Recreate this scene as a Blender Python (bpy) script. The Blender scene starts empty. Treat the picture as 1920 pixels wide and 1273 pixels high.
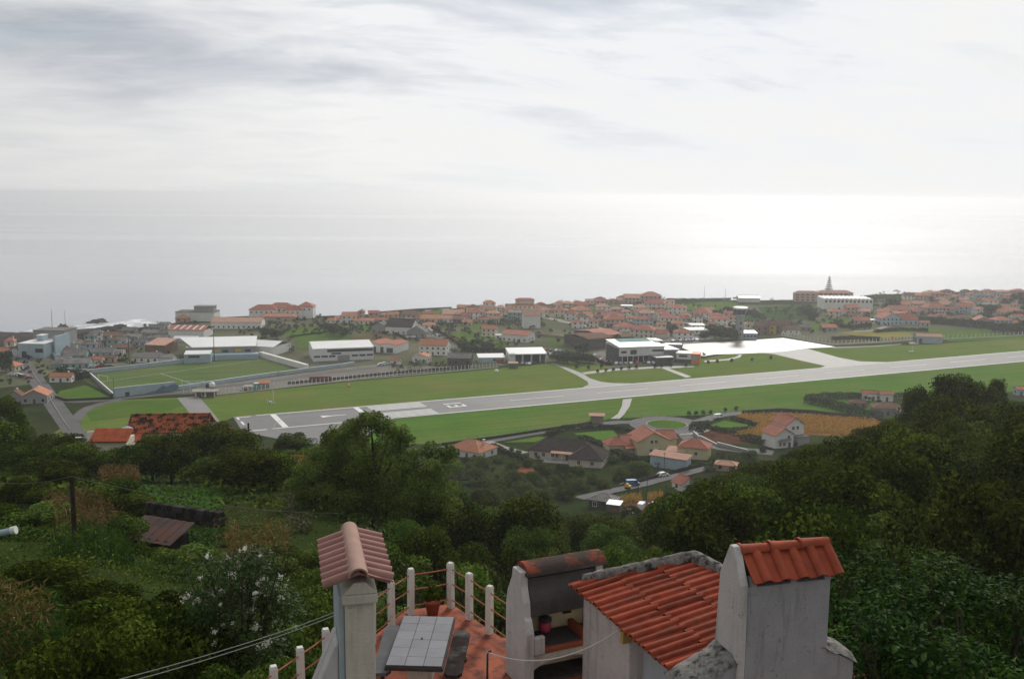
import bpy, bmesh, math, random
import numpy as np
from mathutils import Vector, Matrix

R = math.radians
rnd = random.Random(11)
SC = bpy.context.scene
COL = SC.collection
CAMZ = 100.0
F_ = 1867.0                                   # focal length in photo pixels (35 mm lens on 36 mm film)

# ------------------------------------------------------------------ camera
PIT = math.atan((636.5 - 366.0) / F_)
ROLL = math.atan(16 / 1920)
cp, sp, ca, sa = math.cos(PIT), math.sin(PIT), math.cos(ROLL), math.sin(ROLL)
FW = Vector((0, cp, -sp)); R0 = Vector((1, 0, 0)); U0 = Vector((0, sp, cp))
RT = R0 * ca + U0 * sa
UP = R0 * -sa + U0 * ca
camd = bpy.data.cameras.new('camera'); cam = bpy.data.objects.new('camera', camd); COL.objects.link(cam)
cam.matrix_world = Matrix(((RT.x, UP.x, -FW.x, 0), (RT.y, UP.y, -FW.y, 0), (RT.z, UP.z, -FW.z, CAMZ), (0, 0, 0, 1)))
camd.sensor_width = 36; camd.lens = F_ / 1920 * 36
camd.clip_start = 0.5; camd.clip_end = 200000
SC.camera = cam

# ------------------------------------------------------------------ sky, sun, exposure
SUN_AZ, SUN_EL = R(16), R(32)                 # azimuth measured from +Y towards +X
SD = Vector((math.sin(SUN_AZ) * math.cos(SUN_EL), math.cos(SUN_AZ) * math.cos(SUN_EL), math.sin(SUN_EL)))
W = bpy.data.worlds.new('World'); SC.world = W; W.use_nodes = True
nt = W.node_tree; nt.nodes.clear()
def N(t, **k):
    n = nt.nodes.new(t)
    for a, b in k.items(): setattr(n, a, b)
    return n
def setin(s, v):
    if hasattr(v, 'links') or isinstance(v, bpy.types.NodeSocket): nt.links.new(v, s)
    else: s.default_value = v
def M(op, a, b=0.0, c=None):
    n = N('ShaderNodeMath', operation=op); setin(n.inputs[0], a); setin(n.inputs[1], b)
    if c is not None: setin(n.inputs[2], c)
    return n.outputs[0]
def VM(op, a, b=None):
    n = N('ShaderNodeVectorMath', operation=op); setin(n.inputs[0], a)
    if b is not None: setin(n.inputs[1], b)
    return n
def MIX(f, a, b, blend='MIX'):
    n = N('ShaderNodeMix', data_type='RGBA', blend_type=blend)
    setin(n.inputs[0], f); setin(n.inputs[6], a); setin(n.inputs[7], b)
    return n.outputs[2]
def SMOOTH(v, a, b):
    n = N('ShaderNodeMapRange', interpolation_type='SMOOTHSTEP'); setin(n.inputs[0], v)
    n.inputs[1].default_value = a; n.inputs[2].default_value = b
    return n.outputs[0]
tc = N('ShaderNodeTexCoord'); dirv = tc.outputs['Generated']
sep = N('ShaderNodeSeparateXYZ'); nt.links.new(dirv, sep.inputs[0])
zc = M('MAXIMUM', sep.outputs[2], 0.0)
den = M('ADD', zc, 0.20)
px_ = M('DIVIDE', sep.outputs[0], den); py_ = M('DIVIDE', sep.outputs[1], den)
comb = N('ShaderNodeCombineXYZ'); nt.links.new(px_, comb.inputs[0]); nt.links.new(py_, comb.inputs[1])
def noise_at(loc, rot, scale, sc, det, rough, dist=0.0):
    m = N('ShaderNodeMapping', vector_type='TEXTURE'); nt.links.new(comb.outputs[0], m.inputs[0])
    m.inputs['Location'].default_value = loc; m.inputs['Rotation'].default_value = (0, 0, rot); m.inputs['Scale'].default_value = tuple(1 / q for q in scale)
    n = N('ShaderNodeTexNoise'); nt.links.new(m.outputs[0], n.inputs['Vector'])
    n.inputs['Scale'].default_value = sc; n.inputs['Detail'].default_value = det; n.inputs['Roughness'].default_value = rough
    n.inputs['Distortion'].default_value = dist
    return n.outputs[0]
band = noise_at((2.7, 1.2, 0), R(20), (0.55, 1.15, 1), 1.05, 7, 0.53, 0.35)     # broad grey cloud decks
wisp = noise_at((7.3, 4.2, 0), R(12), (0.8, 1.4, 1), 3.0, 9, 0.62, 0.5)        # thin streaks
hole = noise_at((6.3, 12.9, 0), R(8), (0.7, 1.5, 1), 2.1, 5, 0.55, 0.4)         # gaps of blue
sdot = M('MAXIMUM', VM('DOT_PRODUCT', dirv, tuple(SD)).outputs['Value'], 0.0)
g1 = M('POWER', sdot, 3.0); g2 = M('POWER', sdot, 14.0)
dark = SMOOTH(band, 0.45, 0.67)
thin = M('MULTIPLY', SMOOTH(wisp, 0.36, 0.68), 0.5)
cover = M('MINIMUM', M('ADD', M('MULTIPLY', dark, 0.8), M('MULTIPLY', thin, 0.75)), 1.0)
low = SMOOTH(zc, 0.0, 0.16)                                                      # clouds melt into even air at the horizon
cover = M('MULTIPLY', cover, M('ADD', 0.25, M('MULTIPLY', low, 0.75)))
lum = M('ADD', 0.47, M('MULTIPLY', g1, 0.50))
lum = M('ADD', lum, M('MULTIPLY', g2, 0.10))
lum = M('MULTIPLY', lum, M('SUBTRACT', 1.08, M('MULTIPLY', cover, 0.42)))
lum = M('MINIMUM', lum, 0.775)
tint = MIX(cover, (1.0, 0.995, 0.985, 1), (0.90, 0.955, 1.05, 1))
cl = N('ShaderNodeVectorMath', operation='SCALE'); nt.links.new(tint, cl.inputs[0]); nt.links.new(lum, cl.inputs['Scale'])
sky = N('ShaderNodeTexSky', sky_type='NISHITA'); sky.sun_disc = False
sky.sun_elevation = SUN_EL; sky.sun_rotation = SUN_AZ; sky.air_density = 1.0; sky.dust_density = 0.6
nis = N('ShaderNodeVectorMath', operation='SCALE'); nt.links.new(sky.outputs[0], nis.inputs[0]); nis.inputs['Scale'].default_value = 0.055
gap = M('MULTIPLY', M('MULTIPLY', SMOOTH(hole, 0.54, 0.66), SMOOTH(zc, 0.06, 0.18)), 0.45)
skyc = MIX(gap, cl.outputs[0], nis.outputs[0])
bg = N('ShaderNodeBackground'); nt.links.new(skyc, bg.inputs[0]); bg.inputs[1].default_value = 1.0
out = N('ShaderNodeOutputWorld'); nt.links.new(bg.outputs[0], out.inputs[0])

sl = bpy.data.lights.new('sun', 'SUN'); sl.energy = 2.2; sl.angle = R(12); sl.color = (1.0, 0.95, 0.87)
so = bpy.data.objects.new('sun', sl); COL.objects.link(so); so.rotation_euler = (-SD).to_track_quat('-Z', 'Y').to_euler()
so.location = (0, 0, 300)
VS = SC.view_settings
VS.view_transform = 'Standard'; VS.look = 'None'; VS.exposure = 0.24; VS.gamma = 1.0; VS.use_curve_mapping = False
SC.render.engine = 'CYCLES'
SC.cycles.use_denoising = True
SC.cycles.max_bounces = 6; SC.cycles.diffuse_bounces = 3; SC.cycles.glossy_bounces = 2; SC.cycles.transmission_bounces = 3
SC.cycles.volume_bounces = 2; SC.cycles.transparent_max_bounces = 6
SC.cycles.use_adaptive_sampling = True; SC.cycles.adaptive_threshold = 0.015
SC.cycles.sample_clamp_indirect = 4

# ------------------------------------------------------------------ pixel -> place helpers
def ray(px, py):
    return FW + RT * ((px - 960) / F_) + UP * ((636.5 - py) / F_)
def Pz(px, py, z=0.0):
    d = ray(px, py); t = (z - CAMZ) / d.z
    return Vector((d.x * t, d.y * t, z))
def PY(px, py, Y):
    d = ray(px, py); t = Y / d.y
    return Vector((d.x * t, Y, CAMZ + d.z * t))
def depth(p): return (p - Vector((0, 0, CAMZ))).dot(FW)

# ------------------------------------------------------------------ terrain height
YK = [-60, 10, 25, 45, 70, 95, 120, 150, 180, 210, 240, 280, 330, 390, 450]
UK = [(-0.80, [99, 92, 88, 83, 78, 72, 66, 59, 52, 45, 36, 25, 10, 0, 0]),
      (-0.46, [99, 90, 86, 82, 76, 71, 65, 58, 51, 43, 34, 23, 9, 0, 0]),
      (-0.35, [98, 89, 85.5, 80.5, 75, 70.5, 63, 57, 52, 43, 33, 22, 9, 0, 0]),
      (-0.20, [98, 88.5, 85, 80, 76, 70, 65, 60, 52, 42, 32, 19, 7, 0, 0]),
      (-0.05, [98, 88, 83, 76, 69, 62, 55, 46, 37, 29, 21, 12, 4, 0, 0]),
      (0.08, [98, 88, 83, 76, 69, 61, 53, 43, 33, 23, 14, 7, 3, 1, 0]),
      (0.15, [98, 88, 83, 77, 70, 62, 54, 44, 34, 23, 14, 7, 3, 1, 0]),
      (0.24, [98, 88, 84, 78, 72, 66, 58, 51, 43, 33, 22, 10, 4, 1, 0]),
      (0.32, [98, 88, 84, 79, 74, 69, 63, 57, 50, 41, 29, 14, 5, 1, 0]),
      (0.45, [98, 89, 84, 79, 74, 70, 66, 61, 55, 49, 37, 19, 7, 1, 0]),
      (0.62, [98, 90, 86, 82, 78, 74, 70, 66, 60, 52, 40, 22, 8, 1, 0]),
      (0.90, [98, 92, 90, 86, 82, 78, 74, 70, 63, 54, 42, 24, 9, 1, 0])]
YG = np.arange(-60, 460.5, 2.0)
UKs = np.array([u for u, _ in UK])
TAB = np.array([np.interp(YG, YK, v) for _, v in UK])
ker = np.ones(9) / 9
TABS = np.array([np.convolve(np.pad(r, 4, mode='edge'), ker, 'valid') for r in TAB])
TABS[:, YG >= 396] = 0
COAST = [(-400, 668), (0, 657), (100, 652), (170, 641), (250, 624), (320, 606), (380, 597), (480, 590.5), (585, 592), (700, 588), (850, 578), (980, 571), (1100, 566),
         (1200, 559), (1300, 562), (1500, 562), (1640, 552), (1700, 549), (1800, 547), (1920, 546), (2300, 548)]
_c = [Pz(*p) for p in COAST]
CU = np.array([p.x / p.y for p in _c]); CY = np.array([p.y for p in _c])
CS = np.array([.12, .12, .12, .12, .13, .2] + [.45] * (len(COAST) - 6))
SEA = -50.0
def _fr(a, b): return (np.sin(a * 12.9898 + b * 78.233) * 43758.5453) % 1.0
def vnoise(x, y):
    xi, yi = np.floor(x), np.floor(y); fx, fy = x - xi, y - yi
    fx = fx * fx * (3 - 2 * fx); fy = fy * fy * (3 - 2 * fy)
    a, b, c, d = _fr(xi, yi), _fr(xi + 1, yi), _fr(xi, yi + 1), _fr(xi + 1, yi + 1)
    return (a + (b - a) * fx) * (1 - fy) + (c + (d - c) * fx) * fy
def Tz(X, Y):
    X = np.asarray(X, float); Y = np.asarray(Y, float)
    u = X / np.maximum(Y, 45.0)
    uc = np.clip(u, UKs[0], UKs[-1])
    k = np.clip(np.searchsorted(UKs, uc) - 1, 0, len(UKs) - 2)
    f = (uc - UKs[k]) / (UKs[k + 1] - UKs[k]); f = f * f * (3 - 2 * f)
    j = np.clip((Y + 60) / 2.0, 0, len(YG) - 1.001); ji = j.astype(int); jf = j - ji
    def row(kk): return TABS[kk, ji] * (1 - jf) + TABS[kk, np.minimum(ji + 1, len(YG) - 1)] * jf
    z = row(k) * (1 - f) + row(k + 1) * f
    z = np.where(Y > 395, 0.0, z)
    amp = np.clip(z / 20, 0, 1)
    z = z + amp * ((vnoise(X / 9.0, Y / 9.0) - .5) * 1.6 + (vnoise(X / 3.1, Y / 3.1) - .5) * .5)
    ys = np.interp(u, CU, CY); s = np.interp(u, CU, CS)
    over = np.maximum(Y - ys, 0)
    drop = np.minimum(over * s, 57.0)
    rough = np.clip(over / 40, 0, 1) * (vnoise(X / 17, Y / 17) * 7 + vnoise(X / 6, Y / 6) * 2.5 - 4)
    return np.where(over > 0, -drop + rough * (drop < 56), z)
def Hz(x, y): return float(Tz(np.array([x]), np.array([y]))[0])
def G(px, py, t0=6.0):
    """where the sight line through a photo pixel meets the ground"""
    d = ray(px, py); d = d / d.y
    Ys = np.concatenate([np.arange(t0, 460, .5), np.arange(460, 1600, 2.0)])
    zz = CAMZ + d.z * Ys; tz = Tz(d.x * Ys, Ys)
    i = np.argmax(zz <= tz + 1e-6)
    y = Ys[i]
    return Vector((d.x * y, y, float(tz[i])))

# ------------------------------------------------------------------ materials
MATS = {}
def new_mat(name):
    m = bpy.data.materials.new(name); m.use_nodes = True
    t = m.node_tree; b = t.nodes['Principled BSDF']
    return m, t, b
def _obj(t): return t.nodes.new('ShaderNodeTexCoord').outputs['Object']
def _geo(t): return t.nodes.new('ShaderNodeNewGeometry').outputs['Position']
def noise_node(t, vec, scale, detail=4, rough=.55):
    n = t.nodes.new('ShaderNodeTexNoise'); t.links.new(vec, n.inputs['Vector'])
    n.inputs['Scale'].default_value = scale; n.inputs['Detail'].default_value = detail; n.inputs['Roughness'].default_value = rough
    return n.outputs['Fac']
def ramp(t, f, stops):
    n = t.nodes.new('ShaderNodeValToRGB'); t.links.new(f, n.inputs[0])
    e = n.color_ramp.elements
    e[0].position, e[0].color = stops[0][0], (*stops[0][1], 1)
    e[1].position, e[1].color = stops[-1][0], (*stops[-1][1], 1)
    for p, c in stops[1:-1]:
        x = e.new(p); x.color = (*c, 1)
    return n.outputs[0]
def mixc(t, f, a, b, blend='MIX'):
    n = t.nodes.new('ShaderNodeMix'); n.data_type = 'RGBA'; n.blend_type = blend
    for s, v in ((n.inputs[0], f), (n.inputs[6], a), (n.inputs[7], b)):
        if isinstance(v, bpy.types.NodeSocket): t.links.new(v, s)
        elif isinstance(v, (int, float)): s.default_value = v
        else: s.default_value = (*v, 1)
    return n.outputs[2]
def bump(t, b, h, strength, dist):
    n = t.nodes.new('ShaderNodeBump'); n.inputs['Strength'].default_value = strength; n.inputs['Distance'].default_value = dist
    t.links.new(h, n.inputs['Height']); t.links.new(n.outputs[0], b.inputs['Normal'])
def surf(name, col, rough=.85, var=.25, scale=1.0, bumps=None, spots=None, world=True, rndv=0.0, metal=0.0, detail=5, spec=None):
    """one plain weathered surface: colour that wanders, optional stains, optional relief"""
    m, t, b = new_mat(name)
    v = _geo(t) if world else _obj(t)
    f = noise_node(t, v, scale, detail, .6)
    lo = tuple(c * (1 - var) for c in col); hi = tuple(min(1, c * (1 + var)) for c in col)
    c = ramp(t, f, [(.3, lo), (.7, hi)])
    if spots:
        sc, a, bb, scol = spots
        f2 = noise_node(t, v, sc, 6, .65)
        mr = t.nodes.new('ShaderNodeMapRange'); t.links.new(f2, mr.inputs[0]); mr.inputs[1].default_value = a; mr.inputs[2].default_value = bb
        c = mixc(t, mr.outputs[0], c, scol)
    if rndv:
        oi = t.nodes.new('ShaderNodeObjectInfo')
        hs = t.nodes.new('ShaderNodeHueSaturation'); t.links.new(c, hs.inputs['Color'])
        mr = t.nodes.new('ShaderNodeMapRange'); t.links.new(oi.outputs['Random'], mr.inputs[0]); mr.inputs[3].default_value = 1 - rndv; mr.inputs[4].default_value = 1 + rndv
        t.links.new(mr.outputs[0], hs.inputs['Value']); c = hs.outputs[0]
    t.links.new(c, b.inputs['Base Color'])
    b.inputs['Roughness'].default_value = rough; b.inputs['Metallic'].default_value = metal
    if spec is None: spec = 0.0 if rough >= .9 else (.1 if rough >= .7 else .35)
    if spec is not None: b.inputs['Specular IOR Level'].default_value = spec
    if bumps:
        bump(t, b, noise_node(t, v, bumps[0], 5, .6), bumps[1], bumps[2])
    MATS[name] = m
    return m
def leafmat(name, a, b_, c_, hue=.03, trans=.25, rough=.55, val=.25, spec=.08):
    """leaves: three colours picked leaf by leaf, and a shade of its own for every plant"""
    m, t, b = new_mat(name)
    at = t.nodes.new('ShaderNodeAttribute'); at.attribute_name = 'tint'
    c = ramp(t, at.outputs['Fac'], [(0, a), (.55, b_), (1, c_)])
    oi = t.nodes.new('ShaderNodeObjectInfo')
    hs = t.nodes.new('ShaderNodeHueSaturation'); t.links.new(c, hs.inputs['Color'])
    for s, lo, hi in (('Hue', .5 - hue, .5 + hue), ('Value', 1 - val, 1 + val)):
        mr = t.nodes.new('ShaderNodeMapRange'); t.links.new(oi.outputs['Random'], mr.inputs[0]); mr.inputs[3].default_value = lo; mr.inputs[4].default_value = hi
        t.links.new(mr.outputs[0], hs.inputs[s])
    t.links.new(hs.outputs[0], b.inputs['Base Color'])
    b.inputs['Roughness'].default_value = rough; b.inputs['Specular IOR Level'].default_value = spec
    if trans:
        tr = t.nodes.new('ShaderNodeBsdfTranslucent'); t.links.new(hs.outputs[0], tr.inputs[0])
        mx = t.nodes.new('ShaderNodeMixShader'); mx.inputs[0].default_value = trans
        o = t.nodes['Material Output']
        t.links.new(b.outputs[0], mx.inputs[1]); t.links.new(tr.outputs[0], mx.inputs[2]); t.links.new(mx.outputs[0], o.inputs[0])
    MATS[name] = m
    return m

# ------------------------------------------------------------------ mesh builder
class MB:
    def __init__(s): s.v = []; s.f = []
    def add(s, vs, fs):
        o = len(s.v); s.v += [tuple(v) for v in vs]; s.f += [tuple(i + o for i in f) for f in fs]; return s
    def box(s, c, d, yaw=0.0, taper=1.0):
        x, y, z = c; a, b, h = d[0] / 2, d[1] / 2, d[2] / 2; co, si = math.cos(yaw), math.sin(yaw)
        vs = []
        for k, q in ((-h, 1.0), (h, taper)):
            for i, j in ((-a, -b), (a, -b), (a, b), (-a, b)):
                i *= q; j *= q
                vs.append((x + i * co - j * si, y + i * si + j * co, z + k))
        return s.add(vs, [(3, 2, 1, 0), (4, 5, 6, 7), (0, 1, 5, 4), (1, 2, 6, 5), (2, 3, 7, 6), (3, 0, 4, 7)])
    def prism(s, poly, axis, depth):
        """closed outline swept by the vector depth"""
        n = len(poly); d = Vector(depth)
        vs = [Vector(p) for p in poly] + [Vector(p) + d for p in poly]
        return s.add(vs, [tuple(range(n - 1, -1, -1)), tuple(range(n, 2 * n))] + [(i, (i + 1) % n, n + (i + 1) % n, n + i) for i in range(n)])
    def quad(s, a, b, c, d): return s.add([a, b, c, d], [(0, 1, 2, 3)])
    def slab(s, pts, t):
        """flat polygon thickened downwards along its own normal"""
        p = [Vector(q) for q in pts]; n = (p[1] - p[0]).cross(p[2] - p[0]).normalized() * t
        return s.prism([tuple(q - n) for q in p], None, n)
    def tube(s, path, r, n=6, cap=True):
        path = [Vector(p) for p in path]; rs = r if isinstance(r, (list, tuple)) else [r] * len(path)
        vs = []; ref = Vector((0.31, 0.21, 0.93))
        for i, p in enumerate(path):
            d = (path[min(i + 1, len(path) - 1)] - path[max(i - 1, 0)]).normalized()
            a = d.cross(ref)
            if a.length < .05: a = d.cross(Vector((1, 0, 0)))
            a.normalize(); b = d.cross(a)
            for k in range(n):
                q = 2 * math.pi * k / n
                vs.append(p + (a * math.cos(q) + b * math.sin(q)) * rs[i])
        m = len(path)
        fs = [(i * n + k, i * n + (k + 1) % n, (i + 1) * n + (k + 1) % n, (i + 1) * n + k) for i in range(m - 1) for k in range(n)]
        if cap: fs += [tuple(range(n - 1, -1, -1)), tuple((m - 1) * n + k for k in range(n))]
        return s.add(vs, fs)
    def lathe(s, prof, n=16, c=(0, 0, 0)):
        vs = []; m = len(prof)
        for r, z in prof:
            for k in range(n):
                q = 2 * math.pi * k / n
                vs.append((c[0] + r * math.cos(q), c[1] + r * math.sin(q), c[2] + z))
        fs = [(i * n + k, i * n + (k + 1) % n, (i + 1) * n + (k + 1) % n, (i + 1) * n + k) for i in range(m - 1) for k in range(n)]
        fs += [tuple(range(n - 1, -1, -1)), tuple((m - 1) * n + k for k in range(n))]
        return s.add(vs, fs)
    def mesh(s, name, mat=None, smooth=False):
        me = bpy.data.meshes.new(name); me.from_pydata(s.v, [], s.f); me.update()
        if mat: me.materials.append(mat)
        if smooth: me.polygons.foreach_set('use_smooth', [True] * len(me.polygons))
        return me
def link(name, data, parent=None, loc=None, rot=None, scale=None, mw=None):
    o = bpy.data.objects.new(name, data); COL.objects.link(o)
    if parent: o.parent = parent
    if mw is not None: o.matrix_local = mw
    if loc is not None: o.location = loc
    if rot is not None: o.rotation_euler = rot
    if scale is not None: o.scale = scale if isinstance(scale, (tuple, list)) else (scale,) * 3
    return o
LABELS = {}
def tag(o, label, cat, group=None, share=False):
    if not share:
        if label in LABELS: print('DUP LABEL', label)
        LABELS[label] = 1
    o['label'] = label; o['category'] = cat
    if group: o['group'] = group
    return o
def thing(name, label, cat, loc=(0, 0, 0), yaw=0.0, group=None, share=False, scale=None):
    o = link(name, None, None, loc, (0, 0, yaw), scale); o.empty_display_size = .3
    return tag(o, label, cat, group, share)
def part(name, mb, mat, parent, smooth=False, **k):
    return link(name, mb.mesh(name, mat, smooth) if isinstance(mb, MB) else mb, parent, **k)
def struct(name, me): 
    o = link(name, me); o['kind'] = 'structure'; return o
def stuff(o): o['kind'] = 'stuff'; return o

# ------------------------------------------------------------------ leaves
def leafcloud(name, P, Nn, size, mat, rng, aspect=.6, tint=None, jitter=.6, droop=0.0):
    """one rhombus per leaf (or per tuft of leaves far off)"""
    n = len(P)
    Nn = Nn + rng.normal(0, jitter, (n, 3)); Nn /= np.linalg.norm(Nn, axis=1)[:, None] + 1e-9
    T = rng.normal(0, 1, (n, 3)); T[:, 2] -= droop; T -= Nn * (T * Nn).sum(1)[:, None]; T /= np.linalg.norm(T, axis=1)[:, None] + 1e-9
    B = np.cross(Nn, T)
    s = size * rng.uniform(.6, 1.35, n)[:, None]
    V = np.empty((n, 4, 3)); fold = Nn * s * .18
    V[:, 0] = P - T * s * .5; V[:, 1] = P + B * s * aspect * .5 - fold * .5; V[:, 2] = P + T * s * .5; V[:, 3] = P - B * s * aspect * .5 - fold * .5
    me = bpy.data.meshes.new(name)
    me.vertices.add(n * 4); me.vertices.foreach_set('co', V.astype(np.float32).ravel())
    me.loops.add(n * 4); me.loops.foreach_set('vertex_index', np.arange(n * 4, dtype=np.int32))
    me.polygons.add(n); me.polygons.foreach_set('loop_start', np.arange(0, n * 4, 4, dtype=np.int32)); me.polygons.foreach_set('loop_total', np.full(n, 4, np.int32))
    me.update()
    a = me.attributes.new('tint', 'FLOAT', 'FACE')
    if tint is None: tint = rng.uniform(0, 1, n)
    a.data.foreach_set('value', np.clip(tint, 0, 1).astype(np.float32))
    me.materials.append(mat)
    return me
def sph(rng, n):
    v = rng.normal(0, 1, (n, 3)); return v / np.linalg.norm(v, axis=1)[:, None]
def crown_pts(rng, n, rx, ry, rz, lumps, lr=(.32, .55), flat=.0, inner=.25):
    """points over many overlapping clumps that fill an uneven crown centred on the origin"""
    C = sph(rng, lumps) * (rng.uniform(.35, 1, lumps) ** .5)[:, None]
    C[:, 2] = np.maximum(C[:, 2], -.95)
    C *= np.array([rx, ry, rz]) * .72
    Rr = rng.uniform(*lr, lumps) * min(rx, rz)
    w = Rr ** 2; idx = rng.choice(lumps, n, p=w / w.sum())
    D = sph(rng, n); D[:, 2] = np.where((D[:, 2] < -.35) & (rng.uniform(0, 1, n) < .6), -D[:, 2], D[:, 2])
    rad = np.where(rng.uniform(0, 1, n) < inner, rng.uniform(.3, .9, n), rng.uniform(.86, 1.08, n))
    P = C[idx] + D * (Rr[idx] * rad)[:, None] * np.array([1, 1, .85])
    t = np.clip(rng.normal(.5, .2, n) + (rng.uniform(-.3, .3, lumps))[idx], 0, 1)
    return P, D, t
# ------------------------------------------------------------------ material set
surf('terrain', (.026, .040, .011), .95, .45, .09, (.8, .5, .25), (.035, .5, .75, (.045, .042, .018)))
surf('airgrass', (.074, .112, .020), .95, .22, .055, (2.0, .3, .1), (.022, .45, .72, (.098, .104, .026)))
surf('neargrass', (.047, .116, .015), .95, .2, .06, (2.0, .3, .1), (.03, .5, .8, (.072, .115, .02)))
surf('pitch', (.062, .104, .030), .95, .18, .12, None, (.05, .45, .7, (.10, .12, .05)))
surf('meadow', (.058, .122, .018), .95, .25, .05, None, (.03, .45, .75, (.095, .12, .026)))
surf('meadowdark', (.035, .080, .020), .95, .3, .08, (1.2, .4, .2))
surf('yellowfield', (.21, .19, .045), .95, .25, .06)
surf('maizefield', (.23, .125, .035), .95, .25, .3)
surf('brownfield', (.13, .095, .045), .95, .3, .06, None, (.05, .45, .7, (.10, .11, .045)))
surf('soil', (.10, .045, .026), .95, .35, .4, (1.5, .5, .2))
surf('redsoil', (.20, .075, .040), .95, .3, .3, (1.5, .5, .2))
surf('townground', (.13, .128, .085), .95, .35, .03, None, (.012, .42, .62, (.065, .085, .035)))
surf('yard', (.20, .185, .165), .95, .25, .12, None, (.06, .5, .75, (.12, .12, .09)))
surf('grass_terrace', (.036, .084, .012), .95, .3, .5)
surf('asphalt', (.105, .102, .102), .8, .18, .1, None, (.9, .55, .8, (.135, .13, .13)))
surf('runway', (.205, .198, .192), .62, .10, .35, None, (.028, .42, .72, (.16, .155, .155)), spec=.6)
def runway_mat():
    m, t, b = new_mat('runway_worn'); v = _geo(t)
    mp = t.nodes.new('ShaderNodeMapping'); mp.vector_type = 'TEXTURE'; t.links.new(v, mp.inputs[0]); mp.inputs['Rotation'].default_value = (0, 0, R(25)); mp.inputs['Scale'].default_value = (60, 1.6, 1)
    c = ramp(t, noise_node(t, mp.outputs[0], 1.0, 5, .6), [(.3, (.135, .131, .129)), (.7, (.180, .175, .171))])
    f = noise_node(t, v, .035, 5, .6); mr = t.nodes.new('ShaderNodeMapRange'); t.links.new(f, mr.inputs[0]); mr.inputs[1].default_value = .45; mr.inputs[2].default_value = .7
    c = mixc(t, mr.outputs[0], c, (.125, .121, .121))
    mp2 = t.nodes.new('ShaderNodeMapping'); mp2.vector_type = 'TEXTURE'; t.links.new(v, mp2.inputs[0]); mp2.inputs['Rotation'].default_value = (0, 0, R(25)); mp2.inputs['Scale'].default_value = (220, 3.2, 1)
    f2 = noise_node(t, mp2.outputs[0], 1.0, 4, .55); mr2 = t.nodes.new('ShaderNodeMapRange'); t.links.new(f2, mr2.inputs[0]); mr2.inputs[1].default_value = .55; mr2.inputs[2].default_value = .72; mr2.inputs[4].default_value = .6
    c = mixc(t, mr2.outputs[0], c, (.085, .083, .083))
    t.links.new(c, b.inputs['Base Color']); b.inputs['Roughness'].default_value = .65; b.inputs['Specular IOR Level'].default_value = .28
    MATS['runway'] = m
runway_mat()
surf('apron', (.30, .29, .28), .42, .12, .05, None, (.045, .5, .7, (.23, .225, .22)), spec=.45)
surf('taxiway', (.185, .18, .175), .62, .12, .1, spec=.3)
surf('paint', (.70, .70, .67), .7, .10, .9, None, (.5, .62, .85, (.35, .34, .33)))
surf('path', (.33, .31, .28), .9, .2, .2)
surf('rock', (.045, .040, .038), .95, .5, .12, (.5, .8, 1.0))
surf('wall_white', (.70, .69, .66), .9, .07, .25, None, (.35, .6, .9, (.38, .37, .34)), rndv=.08)
surf('wall_cream', (.62, .57, .46), .9, .08, .25, None, None, rndv=.08)
surf('wall_yellow', (.54, .49, .29), .9, .08, .25, None, (.4, .6, .9, (.36, .32, .2)))
surf('wall_ochre', (.55, .36, .09), .9, .1, .25)
surf('wall_blue', (.36, .46, .52), .9, .09, .25, None, (.3, .55, .85, (.25, .3, .33)), rndv=.08)
surf('wall_teal', (.22, .36, .33), .9, .1, .25, rndv=.08)
surf('wall_grey', (.30, .30, .29), .9, .15, .3, None, (.3, .5, .8, (.18, .18, .17)), rndv=.1)
surf('wall_pink', (.48, .35, .30), .9, .1, .3, rndv=.08)
surf('wall_brown', (.24, .18, .14), .9, .15, .3)
surf('wall_stone', (.085, .075, .07), .95, .4, .5, (1.2, .6, .2))
surf('roof_red', (.35, .135, .092), .85, .16, .35, None, (.2, .5, .8, (.25, .09, .06)), rndv=.16)
surf('roof_orange', (.43, .19, .112), .85, .14, .35, None, (.2, .55, .85, (.33, .14, .08)), rndv=.12)
surf('roof_pale', (.45, .26, .19), .85, .14, .35, rndv=.1)
surf('roof_brown', (.19, .12, .09), .9, .2, .35, rndv=.12)
surf('roof_dark', (.065, .055, .052), .9, .2, .35)
surf('roof_grey', (.20, .19, .18), .9, .25, .3, rndv=.18)
surf('roof_white', (.70, .70, .69), .45, .05, .1, spec=.7)
surf('roof_lichen', (.36, .11, .055), .92, .2, .8, (4, .5, .1), (.95, .47, .56, (.035, .028, .022)), rndv=.1)
surf('roof_lichen_thin', (.36, .10, .05), .92, .2, .8, (4, .5, .1), (1.3, .58, .72, (.06, .04, .03)), rndv=.1)
surf('glass_dark', (.025, .03, .035), .15, .2, .5)
surf('shutter', (.035, .05, .035), .7, .2, .5)
surf('door_brown', (.12, .07, .04), .7, .2, .5)
surf('metal_grey', (.30, .31, .32), .5, .1, .5, metal=.3)
surf('metal_white', (.66, .67, .68), .5, .06, .4)
surf('metal_dark', (.05, .05, .055), .6, .15, .6)
surf('concrete', (.36, .35, .33), .92, .14, 1.5, (6, .3, .02), (1.2, .55, .8, (.22, .21, .2)))
surf('post_concrete', (.70, .70, .67), .9, .1, .8)
surf('blackstone', (.040, .037, .035), .95, .4, .6, (1.5, .8, .15), rndv=.45)
surf('wood_pole', (.045, .035, .03), .9, .3, 2.0)
surf('bark', (.06, .048, .038), .95, .35, 2.0, (5, .6, .05))
surf('container', (.14, .030, .028), .6, .2, .5)
surf('red', (.55, .06, .04), .6, .1, .5); surf('orange', (.70, .18, .05), .6, .1, .5)
surf('teal', (.10, .36, .34), .5, .1, .5); surf('blue', (.05, .14, .32), .5, .1, .5)
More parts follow.
